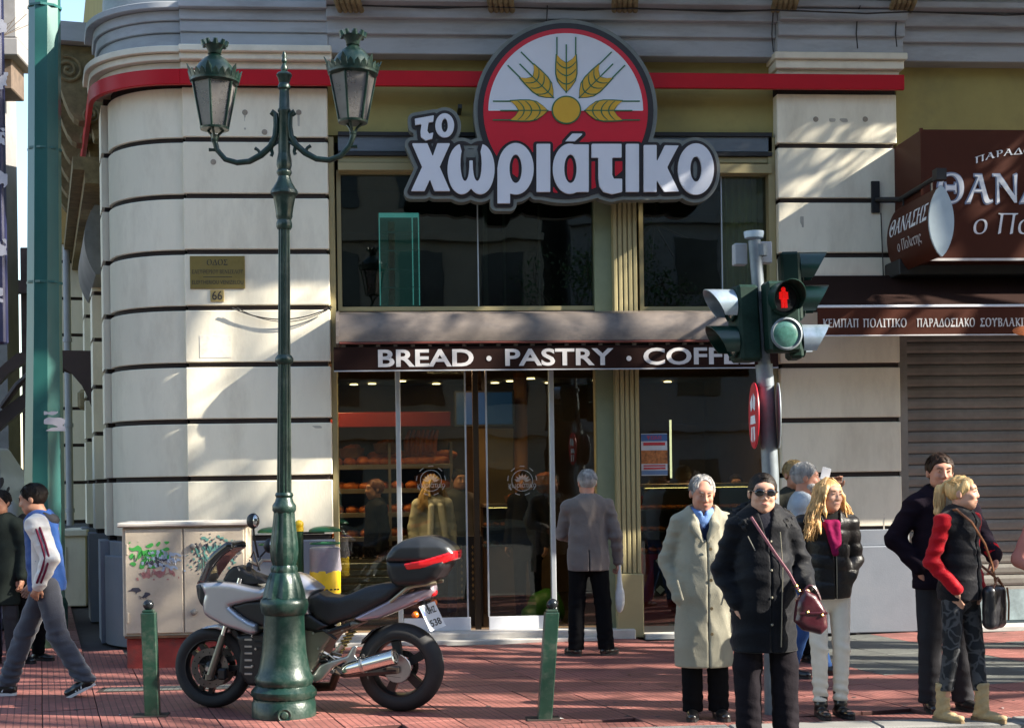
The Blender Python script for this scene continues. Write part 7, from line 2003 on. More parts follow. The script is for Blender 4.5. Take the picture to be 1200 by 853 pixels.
class Fig:
    def __init__(s, label, foot, yaw=0, H=1.75, fat=1.0, J=None, hy=0, hp=0, hr=0, skinm=None, h=.0085, name='person', cat='person', z=0.0, group=None, pos=None, toes=(0, 0), hs=1.04):
        p = Vector(pos) if pos is not None else G(*foot, z)
        s.root = thing(name, p, label, cat, group, rz=R(yaw), local=True)
        s.root.scale = (H / 1.75,) * 3
        s.J = {k: V3(v) for k, v in BASE.items()}
        for k, v in (J or {}).items(): s.J[k] = V3(v)
        s.fat = fat; s.skin = skinm or sk_fair; s.h = h; s.seed = abs(hash(label)) % 1000 if False else sum(map(ord, label)) % 997
        s.hs = hs; s.Rh = Euler((R(hp), R(hr), R(hy)), 'XYZ').to_matrix(); s.toes = toes
        s.feet = {}
    def hp(s, q):
        v = s.Rh @ (Vector(q) * s.hs); return V3(s.J['head']) + V3(v)
    def bounds(s, keys, pad):
        pts = np.array([s.J[k] for k in keys]); return pts.min(0) - pad, pts.max(0) + pad
    def hand(s, f, side, curl=.5):
        J = s.J; w = J['wr' + side]; d = w - J['el' + side]; d /= np.linalg.norm(d)
        d = J.get('hd' + side, d); d = V3(d) / np.linalg.norm(d)
        out = J.get('hn' + side, V3((1 if side == 'L' else -1, 0, 0)))      # palm normal
        n = out - d * (out @ d); n /= np.linalg.norm(n); u = np.cross(d, n)      # across the palm
        if side == 'L': u = -u
        c = w + d * .048
        f.cap(w, c, .022, .026, .02)
        f.cap(c - u * .018, c + d * .03 - u * .020, .015, .014, .012); f.cap(c + u * .018, c + d * .03 + u * .020, .015, .014, .012); f.cap(c, c + d * .034, .016, .015, .012)
        for i, L_ in enumerate((.070, .079, .074, .058)):
            p = c + d * .036 + u * (.0295 - i * .0197); a = 0
            for seg, fr in enumerate((.45, .32, .23)):
                a += curl * (.55 + .1 * i if seg == 0 else .75)
                q = p + (d * math.cos(a) + n * math.sin(a)) * L_ * fr
                f.cap(p, q, .0092 - seg * .0006, .0086 - seg * .0006, .003); p = q
        p0 = w + d * .022 + u * .026; p1 = p0 + d * .034 + u * .026 + n * .010; p2 = p1 + d * .030 + n * .012 + u * .002
        f.cap(p0, p1, .0125, .011, .012); f.cap(p1, p2, .0105, .009, .004)
    def body(s, curlL=.5, curlR=.5, beard=None, mouth=True, brow=(.07, .045, .03), eyes=True, woman=False, old=False):
        J = s.J; fat = s.fat
        lo, hi = s.bounds([k for k in J if k[:2] in ('he', 'wr', 'el', 'an', 'sh', 'kn', 'hi')], .16); hi[2] = J['head'][2] + .16; lo[2] = -.01
        f = Field(lo, hi, s.h)
        nk = J['neck']; Y = (0, 1, 0)
        # head
        E = lambda c, r, k=.02, mode='u': f.ell(s.hp(c), V3(r) * s.hs, s.Rh, k, mode)
        w = .95 if woman else 1.0
        E((0, .014, .025), (.076 * w, .094, .086)); E((0, -.024, -.018), (.062 * w, .068, .088), .025); E((0, -.050, -.088), (.034 * w, .036, .026), .03)
        E((-.030, -.02, -.062), (.036 * w, .05, .034), .03); E((.030, -.02, -.062), (.036 * w, .05, .034), .03)
        E((0, -.072, .038), (.052, .018, .016), .03)                                     # brow ridge
        for sx in (-1, 1):
            E((sx * .031, -.106, .010), (.018, .016, .011), .014, 's'); E((sx * .036, -.070, -.024), (.022, .022, .020), .02)
            E((sx * .031, -.080, .010), (.0135, .012, .011), .004)
            E((sx * .079 * w, .012, -.004), (.010, .021, .034), .006)
        ny_ = -.103 if woman else -.109
        f.cap(s.hp((0, -.088, .022)), s.hp((0, ny_, -.024)), .0078, .0105 if woman else .0118, .012); E((-.011, -.098, -.030), (.008, .010, .007), .008); E((.011, -.098, -.030), (.008, .010, .007), .008)
        E((0, -.086, -.058), (.026, .011, .012), .016)
        f.cap(s.hp((0, .02, -.06)), nk + V3((0, .01, .02)), .054 if not woman else .046, .058 if not woman else .050, .025)
        # trunk
        f.cap(nk, V3((0, .015, 1.36)), .060, .085 * fat, .05)
        f.cap((nk[0] * .7, nk[1] * .8, 1.33), (0, 0, 1.08), .140 * fat, .125 * fat, .05, fl=(Y, .66)); f.cap((0, 0, 1.08), (0, 0, .93), .130 * fat, .155 * fat, .05, fl=(Y, .68))
        for S_ in 'LR':
            sh, el, wr, hi_, kn, an = [J[k + S_] for k in ('sh', 'el', 'wr', 'hi', 'kn', 'an')]
            f.cap((nk[0], nk[1], 1.39), sh, .055, .046, .04); f.cap(sh, el, .050, .040, .03); f.cap(el, wr, .040, .025, .02)
            s.hand(f, S_, curlL if S_ == 'L' else curlR)
            f.cap(hi_, kn, .082, .050, .03); f.cap(kn, an, .050, .034, .02)
            t = s.toe(S_); f.cap(an, t[0] + V3((0, 0, .0)), .03, .03, .02); f.cap(t[0], t[1], .030, .026, .02)
        f.cutz(z0=.012)
        b = f.mesh('body', s.skin, s.root); s.bodyo = b
        if eyes:
            for sx in (-1, 1):
                m = MB().smooth(); m.ball(s.hp((sx * .031, -.0915, .010)), 1, 10, (.0108, .0050, .0034), s.Rh); m.build('eye', m_eyew, s.root)
                m = MB().smooth(); m.ball(s.hp((sx * .031, -.0948, .0104)), 1, 8, (.0062, .0035, .0042), s.Rh); m.build('iris', m_eye, s.root)
        hb = mat('brow_%02d%02d%02d' % tuple(int(c * 99) for c in brow), brow, .8)
        for sx in (-1, 1):
            m = MB().smooth(); m.tube([s.hp((sx * .016, -.0955, .028)), s.hp((sx * .032, -.0950, .032)), s.hp((sx * .047, -.082, .027))], [.0026, .0032, .0018], 6); m.build('eyebrow', hb, s.root)
        if mouth:
            m = MB().smooth(); m.ball(s.hp((0, -.0945, -.0565)), 1, 10, (.0205, .0050, .0055), s.Rh); m.build('lips', m_lip, s.root)
        if beard:
            f = Field(s.hp((0, 0, 0)) - .16, s.hp((0, 0, 0)) + .13, .008)
            E2 = lambda c, r, k=.02, mode='u': f.ell(s.hp(c), V3(r) * s.hs, s.Rh, k, mode)
            E2((0, -.052, -.088), (.046, .045, .034)); E2((-.038, -.03, -.06), (.034, .052, .036)); E2((.038, -.03, -.06), (.034, .052, .036)); E2((0, -.092, -.042), (.034, .016, .010), .01)
            E2((0, -.105, -.058), (.022, .012, .008), .004, 's'); f.cut(tuple(s.Rh @ Vector((0, 0, 1))), tuple(s.hp((0, 0, -.028)))); f.mesh('beard', beard, s.root)
        return s
    def toe(s, S_):
        if S_ in s.feet: return s.feet[S_]
        an = s.J['an' + S_]; a = s.toes[0 if S_ == 'L' else 1] + (-.18 if S_ == 'L' else .18)
        d = V3((math.sin(a), -math.cos(a), 0)); heel = V3((an[0], an[1], .04)) - d * .035
        return heel, V3((an[0], an[1], .032)) + d * .155
    def hair(s, kind, m, seed=1, amp=.0014):
        lo = s.hp((0, 0, 0)) - .17; hi = s.hp((0, 0, 0)) + .17
        if kind in ('long', 'ponytail'): lo = lo - V3((.08, .08, .24)); hi = hi + V3((.08, .10, 0))
        f = Field(lo, hi, .0075); E = lambda c, r, k=.02, mode='u': f.ell(s.hp(c), V3(r) * s.hs, s.Rh, k, mode)
        C_ = lambda a, b, ra, rb, k=.02, fl=None: f.cap(s.hp(a), s.hp(b), ra, rb, k, fl=fl)
        if kind in ('short', 'thin', 'receding', 'swept'):
            g = dict(short=.010, thin=.005, receding=.006, swept=.012)[kind]
            E((0, .018, .030), (.077 + g, .097 + g, .088 + g)); 
            # clear the face, the ears and the nape
            E((0, -.085, -.035), (.070, .075, .095 if kind != 'receding' else .115), .010, 's')
            f.cut(tuple(s.Rh @ Vector((0, -.75, -.66))), tuple(s.hp((0, -.005, -.02))))
            if kind == 'receding': E((0, -.09, .075), (.050, .065, .045), .01, 's')
        elif kind == 'bun':
            E((0, .018, .028), (.083, .102, .092)); E((0, -.085, -.030), (.071, .076, .092), .008, 's'); f.cut(tuple(s.Rh @ Vector((0, -.75, -.66))), tuple(s.hp((0, 0, -.03)))); E((0, .12, .02), (.045, .04, .045))
        elif kind == 'long':
            E((0, .015, .032), (.092, .108, .095)); E((0, -.088, -.04), (.060, .072, .100), .012, 's')
            for (a, b, c, d, ra) in (((-.07, -.01, .05), (-.105, -.02, -.08), (-.13, -.04, -.19), (-.125, -.07, -.28), .036), ((.07, -.01, .05), (.105, -.015, -.07), (.135, -.03, -.17), (.155, -.05, -.25), .036),
                                     ((-.05, .06, .02), (-.09, .06, -.10), (-.11, .04, -.22), (-.10, .02, -.31), .05), ((.05, .06, .02), (.09, .05, -.10), (.12, .03, -.22), (.12, .01, -.30), .05), ((0, .08, 0), (0, .10, -.12), (0, .09, -.22), (0, .08, -.30), .07),
                                     ((-.06, -.05, .07), (-.088, -.06, -.02), (-.10, -.08, -.12), (-.09, -.09, -.20), .022), ((.055, -.05, .075), (.085, -.055, .0), (.10, -.06, -.09), (.11, -.07, -.17), .022)):
                ra *= .86; C_(a, b, ra, ra * 1.05); C_(b, c, ra * 1.05, ra); C_(c, d, ra, ra * .45)
            f.warp(lambda X, Y, Z: -.009 + .004 * np.sin(Z * 48 + X * 22 + 2 * np.sin(Y * 24)))
        elif kind == 'ponytail':
            E((0, .015, .030), (.082, .102, .092)); E((0, -.088, -.030), (.070, .077, .096), .008, 's'); f.cut(tuple(s.Rh @ Vector((0, -.70, -.71))), tuple(s.hp((0, 0, -.035))))
            C_((0, .10, .07), (0, .145, .03), .022, .032); C_((0, .145, .03), (0, .155, -.12), .032, .036); C_((0, .155, -.12), (0, .13, -.22), .036, .012)
            f.warp(lambda X, Y, Z: .003 * np.sin(X * 150 + 2 * np.sin(Z * 20)) + .003 * np.sin(Y * 160 + Z * 12))
        if kind in ('short', 'thin', 'receding', 'swept', 'bun'):
            f.warp(lambda X, Y, Z: amp * (np.sin(X * 140 + 2 * np.sin(Z * 60 + seed)) * .5 + np.sin(Y * 120 + Z * 90 + 2 * np.sin(X * 70)) * .5))
        o = f.mesh('hair', m, s.root)
        rr = random.Random(seed + 40); b = MB().smooth()
        def strand(pts, r, wob, ph):
            P_ = [Vector(p) for p in pts]; out = []; n = 11
            for i in range(n + 1):
                t = i / n * (len(P_) - 1); k = min(int(t), len(P_) - 2); u = t - k
                p0, p1, p2, p3 = P_[max(k - 1, 0)], P_[k], P_[k + 1], P_[min(k + 2, len(P_) - 1)]
                q = .5 * ((2 * p1) + (p2 - p0) * u + (2 * p0 - 5 * p1 + 4 * p2 - p3) * u * u + (3 * p1 - p0 - 3 * p2 + p3) * u ** 3)
                w = wob * min(1, i / 3); q += Vector((math.sin(i * 1.1 + ph) * w, math.cos(i * 1.3 + ph * 1.7) * w, 0)); out.append(s.hp(q))
            b.tube(out, [r * (.5 + .5 * math.sin(PI * min(.93, (i + 1.2) / (n + 1.6)))) for i in range(n + 1)], 4)
        if kind == 'long':
            for i in range(950):
                th = rr.uniform(-2.15, 2.15) if i < 750 else rr.uniform(1.1, 2.2); sx, cy = math.sin(th), math.cos(th); fr = max(0, -cy)     # cy>0 behind
                L_ = rr.uniform(.22, .33) - fr * .08; sp = rr.uniform(1.0, 1.28) if i < 750 else rr.uniform(1.2, 1.65)
                strand([(sx * .025, .0 + cy * .02, .128 + rr.uniform(-.004, .003)), (sx * .080, .012 + cy * .085, .075), (sx * .101, .012 + cy * .102, -.01), (sx * .122 * sp, .012 + cy * .104, -.10), (sx * .142 * sp + rr.uniform(-.03, .03), .0 + cy * .09 + rr.uniform(-.02, .02), -.18), (sx * .150 * sp + rr.uniform(-.045, .045), -.01 + cy * .07, -L_)], rr.uniform(.0016, .0034), rr.uniform(.003, .010), rr.uniform(0, 6))
        elif kind == 'ponytail':
            for i in range(110):
                th = rr.uniform(-2.6, 2.6); sx, cy = math.sin(th), math.cos(th)
                strand([(sx * .072, .012 - abs(cy) * .075 * (cy < 0) + cy * .05 * (cy > 0), .055 + rr.uniform(-.02, .045)), (sx * .078, .05, .075 + rr.uniform(-.03, .02)), (sx * .02, .115, .068)], .0026, .001, 0)
            for i in range(70):
                a = rr.uniform(0, 6.28); r_ = rr.uniform(.018, .036)
                strand([(.005 * math.cos(a), .10, .07), (r_ * math.cos(a), .145 + r_ * math.sin(a), .03), (r_ * 1.1 * math.cos(a), .152 + r_ * math.sin(a), -.08), (r_ * .6 * math.cos(a), .145 + r_ * .5 * math.sin(a), -.20 - rr.uniform(0, .05))], .0032, .004, a)
        elif kind == 'bun':
            for i in range(260):
                th = rr.uniform(-1.5, 1.5); sx, cz = math.sin(th), math.cos(th)
                strand([(sx * .068, -.070 + abs(sx) * .045, .055 * cz + .035), (sx * .080, -.01 + abs(sx) * .03, .088 * cz + .030), (sx * .072, .06, .075 * cz + .028), (sx * .02, .118, .03)], .0022, .001, 0)
        elif kind in ('short', 'receding', 'swept', 'thin'):
            n = 700 if kind != 'thin' else 250
            for i in range(n):      # short locks lying over the cap
                th = rr.uniform(-PI, PI); ph = math.acos(rr.uniform(.0, 1)); d = Vector((math.sin(ph) * math.sin(th), math.sin(ph) * math.cos(th), math.cos(ph)))
                p = Vector((d.x * .0865, .018 + d.y * .1065, .030 + d.z * .0975))
                if p.y < -.045 and p.z < .085 or p.z < -.02 and p.y < .03: continue
                if kind == 'receding' and p.y < -.02 and abs(p.x) < .05: continue
                g = Vector((d.x * .4, -.25 + d.y * .4, -.9)); g = (g - d * g.dot(d)).normalized()
                q = p + g * .022 + d * rr.uniform(-.002, .004); b.tube([s.hp(p), s.hp((p + q) / 2 + d * .002), s.hp(q)], [.0012, .0017, .0007], 3)
        if b.v: tag(b.build('hair_locks', m, o.parent), kind='stuff')
        return o
    def top(s, name, m, hem=.80, th=0.0, wc=.172, ww=.158, wh=.18, fl=.72, slv=(.064, .056, .047), sides='LR', slen=.97, V=None, collar=None, amp=.006, vert=.5, h=None, hood=False, lapel=False, seam=True, belly=0.0, sleeve_mat=None, puff=0, slit=False, shp=.066, hemslope=0):
        J = s.J; fat = s.fat; h = h or s.h * 1.08; Y = (0, 1, 0); e = th
        lo, hi = s.bounds([k for k in J if k[:2] in ('sh', 'el', 'wr', 'ne')], .13); m2 = max(wh, wc) * fat + e + .07
        lo = np.minimum(lo, (-m2, -m2, hem - .03)); hi = np.maximum(hi, (m2, m2, 1.4)); hi[2] = J['neck'][2] + .16
        lo[2] = min(hem - .03, lo[2] + .06)
        f = Field(lo, hi, h)
        nx, ny = J['neck'][0], J['neck'][1]
        f.cap((nx, ny + .005, 1.375), (nx * .5, ny * .4, 1.12), wc * fat + e, ww * fat + e, .05, fl=(Y, fl)); f.cap((nx * .5, ny * .4, 1.12), (0, 0, .93), ww * fat + e, (ww * .4 + wh * .6) * fat + e, .05, fl=(Y, fl + .04))
        if hem < .93: f.cap((0, 0, .93), (0, 0, hem - .06), (ww * .4 + wh * .6) * fat + e, wh * fat + e, .05, fl=(Y, fl + .02))
        if belly: f.ell((0, -.06, 1.08), (.14 * fat, .10 + belly, .17), None, .06)
        if amp: f.warp(folds(amp * 1.1, s.seed, vert))
        if hemslope: f.cut((0, -hemslope, -1), (0, 0, hem))
        else: f.cutz(z0=hem)
        if slit: f.op((-.006, 0, hem - .05), (.006, .4, hem + .22), lambda X, Yy, Z: np.maximum(np.abs(X) - .005, np.maximum(-Yy, Z - hem - .2)), .003, 's')
        f2 = f if sleeve_mat is None else Field(lo, hi, h)
        for S_ in 'LR':
            sh, el, wr = J['sh' + S_], J['el' + S_], J['wr' + S_]; sg = -1 if S_ == 'L' else 1
            f.cap((nx + sg * .05, ny + .008, 1.425), sh + V3((-sg * .01, 0, -.01)), .058 + e, shp + e, .05)
            if S_ in sides:
                if sleeve_mat is not None: f2.cap(sh + V3((sg * .012, 0, .004)), sh + V3((sg * .012, 0, 0)), slv[0] + e, None, .02)
                wq = el + (wr - el) * slen
                n0 = f2.d.copy() if False else None
                f2.cap(sh, el, slv[0] + e, slv[1] + e, .03); f2.cap(el, wq, slv[1] + e, slv[2] + e, .025)
        # sleeve wrinkles, strongest at the elbows
        if amp:
            ww_ = folds(amp * .9, s.seed + 5, .1, 1.25)
            for S_ in sides:
                a, b_ = J['sh' + S_], J['wr' + S_]; l2 = np.minimum(np.minimum(a, b_), J['el' + S_]) - .08; h2 = np.maximum(np.maximum(a, b_), J['el' + S_]) + .08
                sg = -1 if S_ == 'L' else 1; xm = abs(a[0]) - .01
                f2.warp(lambda X, Yy, Z, sg=sg, xm=xm: ww_(X, Yy, Z) * np.clip((sg * X - xm) / .03 + .3, .0, 1), l2, h2)
        if puff:
            f.warp(lambda X, Yy, Z: puff * (np.abs(np.sin(Z * 32 + .5 * np.sin(X * 9))) ** .5 - .7))
            if f2 is not f: f2.warp(lambda X, Yy, Z: puff * (np.abs(np.sin(Z * 32)) ** .5 - .7))
        if V: 
            zv, sl_ = V; f.op((-.16, -.30, zv), (.16, .04, 1.60), lambda X, Yy, Z: np.maximum(np.maximum(np.abs(X - nx) - (Z - zv) * sl_, Yy - .02), zv - Z), .004, 's')
        f.cap(J['neck'] + V3((0, 0, -.02)), J['neck'] + V3((0, -.012, .16)), .064, .064, .006, 's') if collar != 'turtle' else None
        if seam: f.op((-.004, -.32, hem), (.004, 0, 1.5), lambda X, Yy, Z: np.maximum(np.abs(X - .012) - .0035, Yy + .02), .003, 's')
        if collar in ('stand', 'fur', 'turtle'):
            r_, t_ = (.078, .020) if collar == 'stand' else ((.105, .034) if collar == 'fur' else (.060, .012)); z0 = 1.455 if collar != 'fur' else 1.46
            def ring(X, Yy, Z):
                rr = np.sqrt((X - nx) ** 2 + ((Yy - ny + .012) * 1.0) ** 2) - r_
                zz = Z - z0 - (Yy - ny) * .12
                hh = .028 if collar != 'fur' else .03
                d = np.sqrt(np.maximum(np.abs(rr), 0) ** 2 + np.maximum(np.abs(zz) - hh, 0) ** 2) - t_
                if collar == 'fur': d = d + .010 * np.sin(X * 60 + 2 * np.sin(Z * 50)) * np.sin(Yy * 65 + Z * 40)
                return d
            f.op((nx - .16, ny - .17, z0 - .09), (nx + .16, ny + .15, z0 + .09), ring, .02)
            if V and collar != 'turtle': f.op((-.1, -.30, V[0]), (.1, .02, 1.6), lambda X, Yy, Z: np.maximum(np.maximum(np.abs(X - nx) - (Z - V[0]) * V[1], Yy - ny + .03), V[0] - Z), .004, 's')
        if lapel:
            zv = V[0] if V else 1.2
            for sg in (-1, 1):
                f.cap((nx + sg * .035, ny - .075, 1.46), (nx + sg * .075, ny - .115, 1.38), .030, .036, .010, fl=(Y, .42))
                f.cap((nx + sg * .075, ny - .120, 1.38), (nx + sg * .02, ny - .145, zv), .034, .010, .010, fl=(Y, .40))
                f.cap((nx + sg * .06, ny + .02, 1.475), (nx + sg * .05, ny - .06, 1.465), .024, .024, .012)
            f.cap((nx - .05, ny + .045, 1.48), (nx + .05, ny + .045, 1.48), .024, .024, .015)
        if hood:
            f.ell((nx, ny + .085, 1.475), (.11, .075, .065), None, .03); f.cap((nx - .07, ny - .03, 1.475), (nx - .08, ny + .05, 1.49), .034, .036, .03); f.cap((nx + .07, ny - .03, 1.475), (nx + .08, ny + .05, 1.49), .034, .036, .03)
        o = f.mesh(name, m, s.root)
        if sleeve_mat is not None: f2.mesh('sleeves', sleeve_mat, s.root)
        return o
    def trousers(s, m, wd=(.098, .072, .064), z1=.07, name='trousers', amp=.007, vert=.6, top=1.0, h=None, stack=.0022, hip=.158):
        J = s.J; h = h or s.h * 1.08; fat = s.fat; Y = (0, 1, 0)
        lo, hi = s.bounds([k for k in J if k[:2] in ('hi', 'kn', 'an')], .13); lo[0] = min(lo[0], -.2 * fat); hi[0] = max(hi[0], .2 * fat); hi[2] = top + .02; lo[2] = .01
        f = Field(lo, hi, h); f.cap((0, 0, 1.0), (0, .005, .92), (hip - .012) * fat, hip * fat, .04, fl=(Y, .74))
        for S_ in 'LR':
            hi_, kn, an = [J[k + S_] for k in ('hi', 'kn', 'an')]
            f.cap(hi_, kn, wd[0] * (1 + (fat - 1) * .8), wd[1] * (1 + (fat - 1) * .5), .025); f.cap(kn, an + V3((0, 0, -.02)), wd[1] * (1 + (fat - 1) * .5), wd[2], .02)
        # seat
        f.warp(folds(amp, s.seed + 9, vert))
        if stack: f.warp(lambda X, Yy, Z: stack * np.sin(Z * 95 + X * 30 + Yy * 25) * np.clip((.40 - Z) / .25, 0, 1) + stack * .8 * np.sin(Z * 70 + X * 40) * np.clip(1 - np.abs(Z - .50) / .10, 0, 1))
        for S_ in 'LR':
            pass
        # trouser legs end above the shoes, level with each ankle
        f.cutz(z1=top)
        zL, zR = J['anL'][2], J['anR'][2]
        X = f.x[:, None, None]; Yv = f.y[None, :, None]; Z = f.z[None, None, :]
        def near(S_): a = J['an' + S_]; return (X - a[0]) ** 2 + (Yv - a[1]) ** 2
        zc = np.where(near('L') < near('R'), zL, zR) + (z1 - .085)
        f.d = np.maximum(f.d, (zc - Z).astype(np.float32))
        return f.mesh(name, m, s.root)
    def shoes(s, m, sole=None, shaft=0, wid=.040, heel=0.0, name='shoe', stripes=None):
        for S_ in 'LR':
            hl, to = s.toe(S_); an = s.J['an' + S_]
            lo = np.minimum(np.minimum(hl, to), an) - .08; hi = np.maximum(np.maximum(hl, to), an) + .08; hi[2] = max(hi[2], an[2] + shaft + .03); lo[2] = min(-.01, lo[2])
            f = Field(lo, hi, .0075)
            d = (to - hl); d /= np.linalg.norm(d); mid = hl * .45 + to * .55
            f.cap(hl, mid, wid, wid * 1.02, .02, fl=((0, 0, 1), .95)); f.cap(mid, to, wid * 1.02, wid * .86, .02, fl=((0, 0, 1), .8)); f.cap(hl + V3((0, 0, .01)) + d * .02, an + V3((0, 0, .01)), wid * .98, .043, .025)
            if shaft: f.cap(an, an + V3((0, .0, shaft)), .046, .052, .02); f.warp(lambda X, Y, Z: .0025 * np.sin(Z * 110 + Y * 60))
            base = min(hl[2], to[2]) - .040
            flat = abs(hl[2] - to[2]) < .03
            if flat: f.cutz(z0=0.004 + base * 0, z1=an[2] + (shaft if shaft else .035))
            o = f.mesh(name, m, s.root)
            # sole: a slim slab that follows heel-toe
            b = MB().smooth(False); up = np.cross(d, np.cross((0, 0, 1), d)); up = V3((0, 0, 1)) if flat else up / np.linalg.norm(up); sd = np.cross(d, up)
            a0 = hl - d * (wid * .92); L_ = np.linalg.norm(to - hl) + wid * 1.75; n = 10; top = []; bot = []
            zoff = -.040
            out = []
            for i in range(2 * n):
                t = 2 * PI * i / (2 * n); cx = (1 - math.cos(t)) / 2; wv = math.sin(t); wv = math.copysign(abs(wv) ** .6, wv) * wid * (1.02 + .12 * (cx > .5))
                p = a0 + d * (L_ * cx) + sd * wv
                if flat: out.append((V3((p[0], p[1], .022)), V3((p[0], p[1], -.001))))
                else: out.append((p + up * (zoff + .018), p + up * (zoff - .004)))
            k = len(out); b.add([q[0] for q in out] + [q[1] for q in out], [list(range(k)), list(range(k, 2 * k))[::-1]] + [(i, i + k, (i + 1) % k + k, (i + 1) % k) for i in range(k)])
            so = b.build('sole', sole or m_dark, s.root)
            if heel: q = MB(); c0 = hl - d * .012; q.box(c0[0] - .028, c0[0] + .028, c0[1] - .026, c0[1] + .026, -.001, .035); q.build('heel', sole or m_dark, s.root)
            if stripes:
                for i in range(3):
                    q = MB(); c0 = hl * (.62 - i * .13) + to * (.38 + i * .13)
                    for sg in (-1, 1):
                        p0 = c0 + sd * sg * (wid + .001) + up * (-.018); p1 = c0 - d * .022 + sd * sg * (wid * .72) + up * .026; q.tube([p0, (p0 + p1) / 2 + sd * sg * .004, p1], .0055, 4)
                    q.build('shoe_stripe', stripes, s.root)
        return s

hair_grey = mat('grey_hair', (.30, .29, .28), .7, var=.35, vs=30, bump=.5, bs=120, stretch=(1, 1, .3), spec=.2); hair_dark = mat('near_black_hair', (.012, .008, .006), .55, var=.3, vs=30, bump=.4, bs=120, spec=.2)
hair_brown = mat('dark_brown_hair', (.028, .014, .008), .55, var=.3, vs=30, bump=.4, bs=120, spec=.2); hair_blond = mat('golden_blond_hair', (.56, .33, .12), .48, var=.35, vs=26, bump=.6, bs=90, stretch=(1, 1, .25))
hair_pale = mat('pale_blond_hair', (.58, .38, .16), .48, var=.3, vs=26, bump=.5, bs=110, stretch=(1, 1, .25))
c_black = cloth_mat('black_trouser_cloth', (.006, .006, .007)); c_charcoal = cloth_mat('charcoal_cloth', (.035, .035, .04)); m_shoe = mat('black_leather', (.012, .011, .011), .3, var=.2, coat=.3)

def bag_handle(mb, a, c, sag, r=.006, n=14):
    a, c = Vector(a), Vector(c); mb.tube([a.lerp(c, t / n) + Vector((0, 0, sag * 4 * (t / n) * (1 - t / n))) for t in range(n + 1)], r, 6)

# 1 man walking to the left
def walking_man():
    J = dict(neck=(0, -.045, 1.44), head=(0, -.105, 1.605), shR=(.185, -.03, 1.395), shL=(-.175, -.05, 1.395), elR=(.245, .085, 1.13), wrR=(.215, -.015, .915), elL=(-.23, -.02, 1.12), wrL=(-.22, -.16, .92),
             hiL=(-.085, -.02, .92), hiR=(.085, .02, .92), knL=(-.10, -.20, .52), anL=(-.10, -.36, .10), knR=(.10, .10, .50), anR=(.10, .32, .15))
    p = Fig('man in blue and white jacket and grey trackpants walking left past the mast', (57, 815), -90, 1.74, .98, J, hy=-6, hp=12, skinm=sk_tan)
    p.feet = {'L': (V3((-.10, -.32, .045)), V3((-.10, -.50, .06))), 'R': (V3((.10, .345, .115)), V3((.10, .185, .036)))}
    p.body(curlR=.8, brow=(.02, .014, .01)); p.hair('short', hair_dark, 3)
    blue = cloth_mat('royal_blue_nylon', (.022, .065, .22), .5, .1); white = cloth_mat('white_track_nylon', (.62, .60, .58), .55, .1); wine = cloth_mat('wine_stripe', (.13, .015, .04), .6)
    p.top('jacket', blue, hem=.86, wc=.178, ww=.172, wh=.178, fl=.80, slv=(.090, .074, .054), sleeve_mat=white, amp=.012, vert=.4, hood=False, collar='stand', slen=1.0, V=(1.38, .5))
    # dark hood lying on the shoulders
    f = Field((-.18, -.18, 1.34), (.18, .14, 1.60), .009); f.ell((0, .03, 1.435), (.125, .075, .058)); f.cap((-.07, -.12, 1.43), (-.09, .0, 1.46), .030, .045, .03); f.cap((.07, -.12, 1.43), (.09, .0, 1.46), .030, .045, .03)
    f.cap((0, -.04, 1.42), (0, -.09, 1.58), .066, .07, .01, 's'); f.warp(folds(.006, 4, .5, 1.5)); f.mesh('hood', cloth_mat('charcoal_hood_jersey', (.03, .03, .035), .9), p.root)
    # stripe down the near sleeve
    b = MB()
    pts = [(.235, -.035, 1.45), (.278, .0, 1.38), (.300, .045, 1.26), (.312, .078, 1.14), (.300, .045, 1.04), (.272, .0, .94)]
    for dx in (-.016, .016): b.tube([(x + .003, y + dx, z) for x, y, z in pts], .010, 6)
    b.build('sleeve_stripe', wine, p.root)
    # white side panel of the jacket
    f = Field((.02, -.17, .90), (.20, .09, 1.36), .010); f.cap((.0, -.025, 1.34), (.0, -.01, .95), .186, .184, .02, fl=((0, 1, 0), .80)); f.cutz(.92, 1.33)
    f.cut((0, -1, 0), (0, -.085, 0)); f.cut((0, 1, 0), (0, .055, 0)); f.cut((-1, 0, 0), (.05, 0, 0)); f.mesh('side_panel', white, p.root)
    p.trousers(cloth_mat('slate_jersey', (.062, .066, .082), .9, .3), (.105, .085, .078), .06, amp=.012, vert=.5, stack=.008)
    p.shoes(m_shoe, mat('white_rubber_sole', (.66, .66, .66), .6), wid=.046, stripes=m_white, name='trainer')
walking_man()

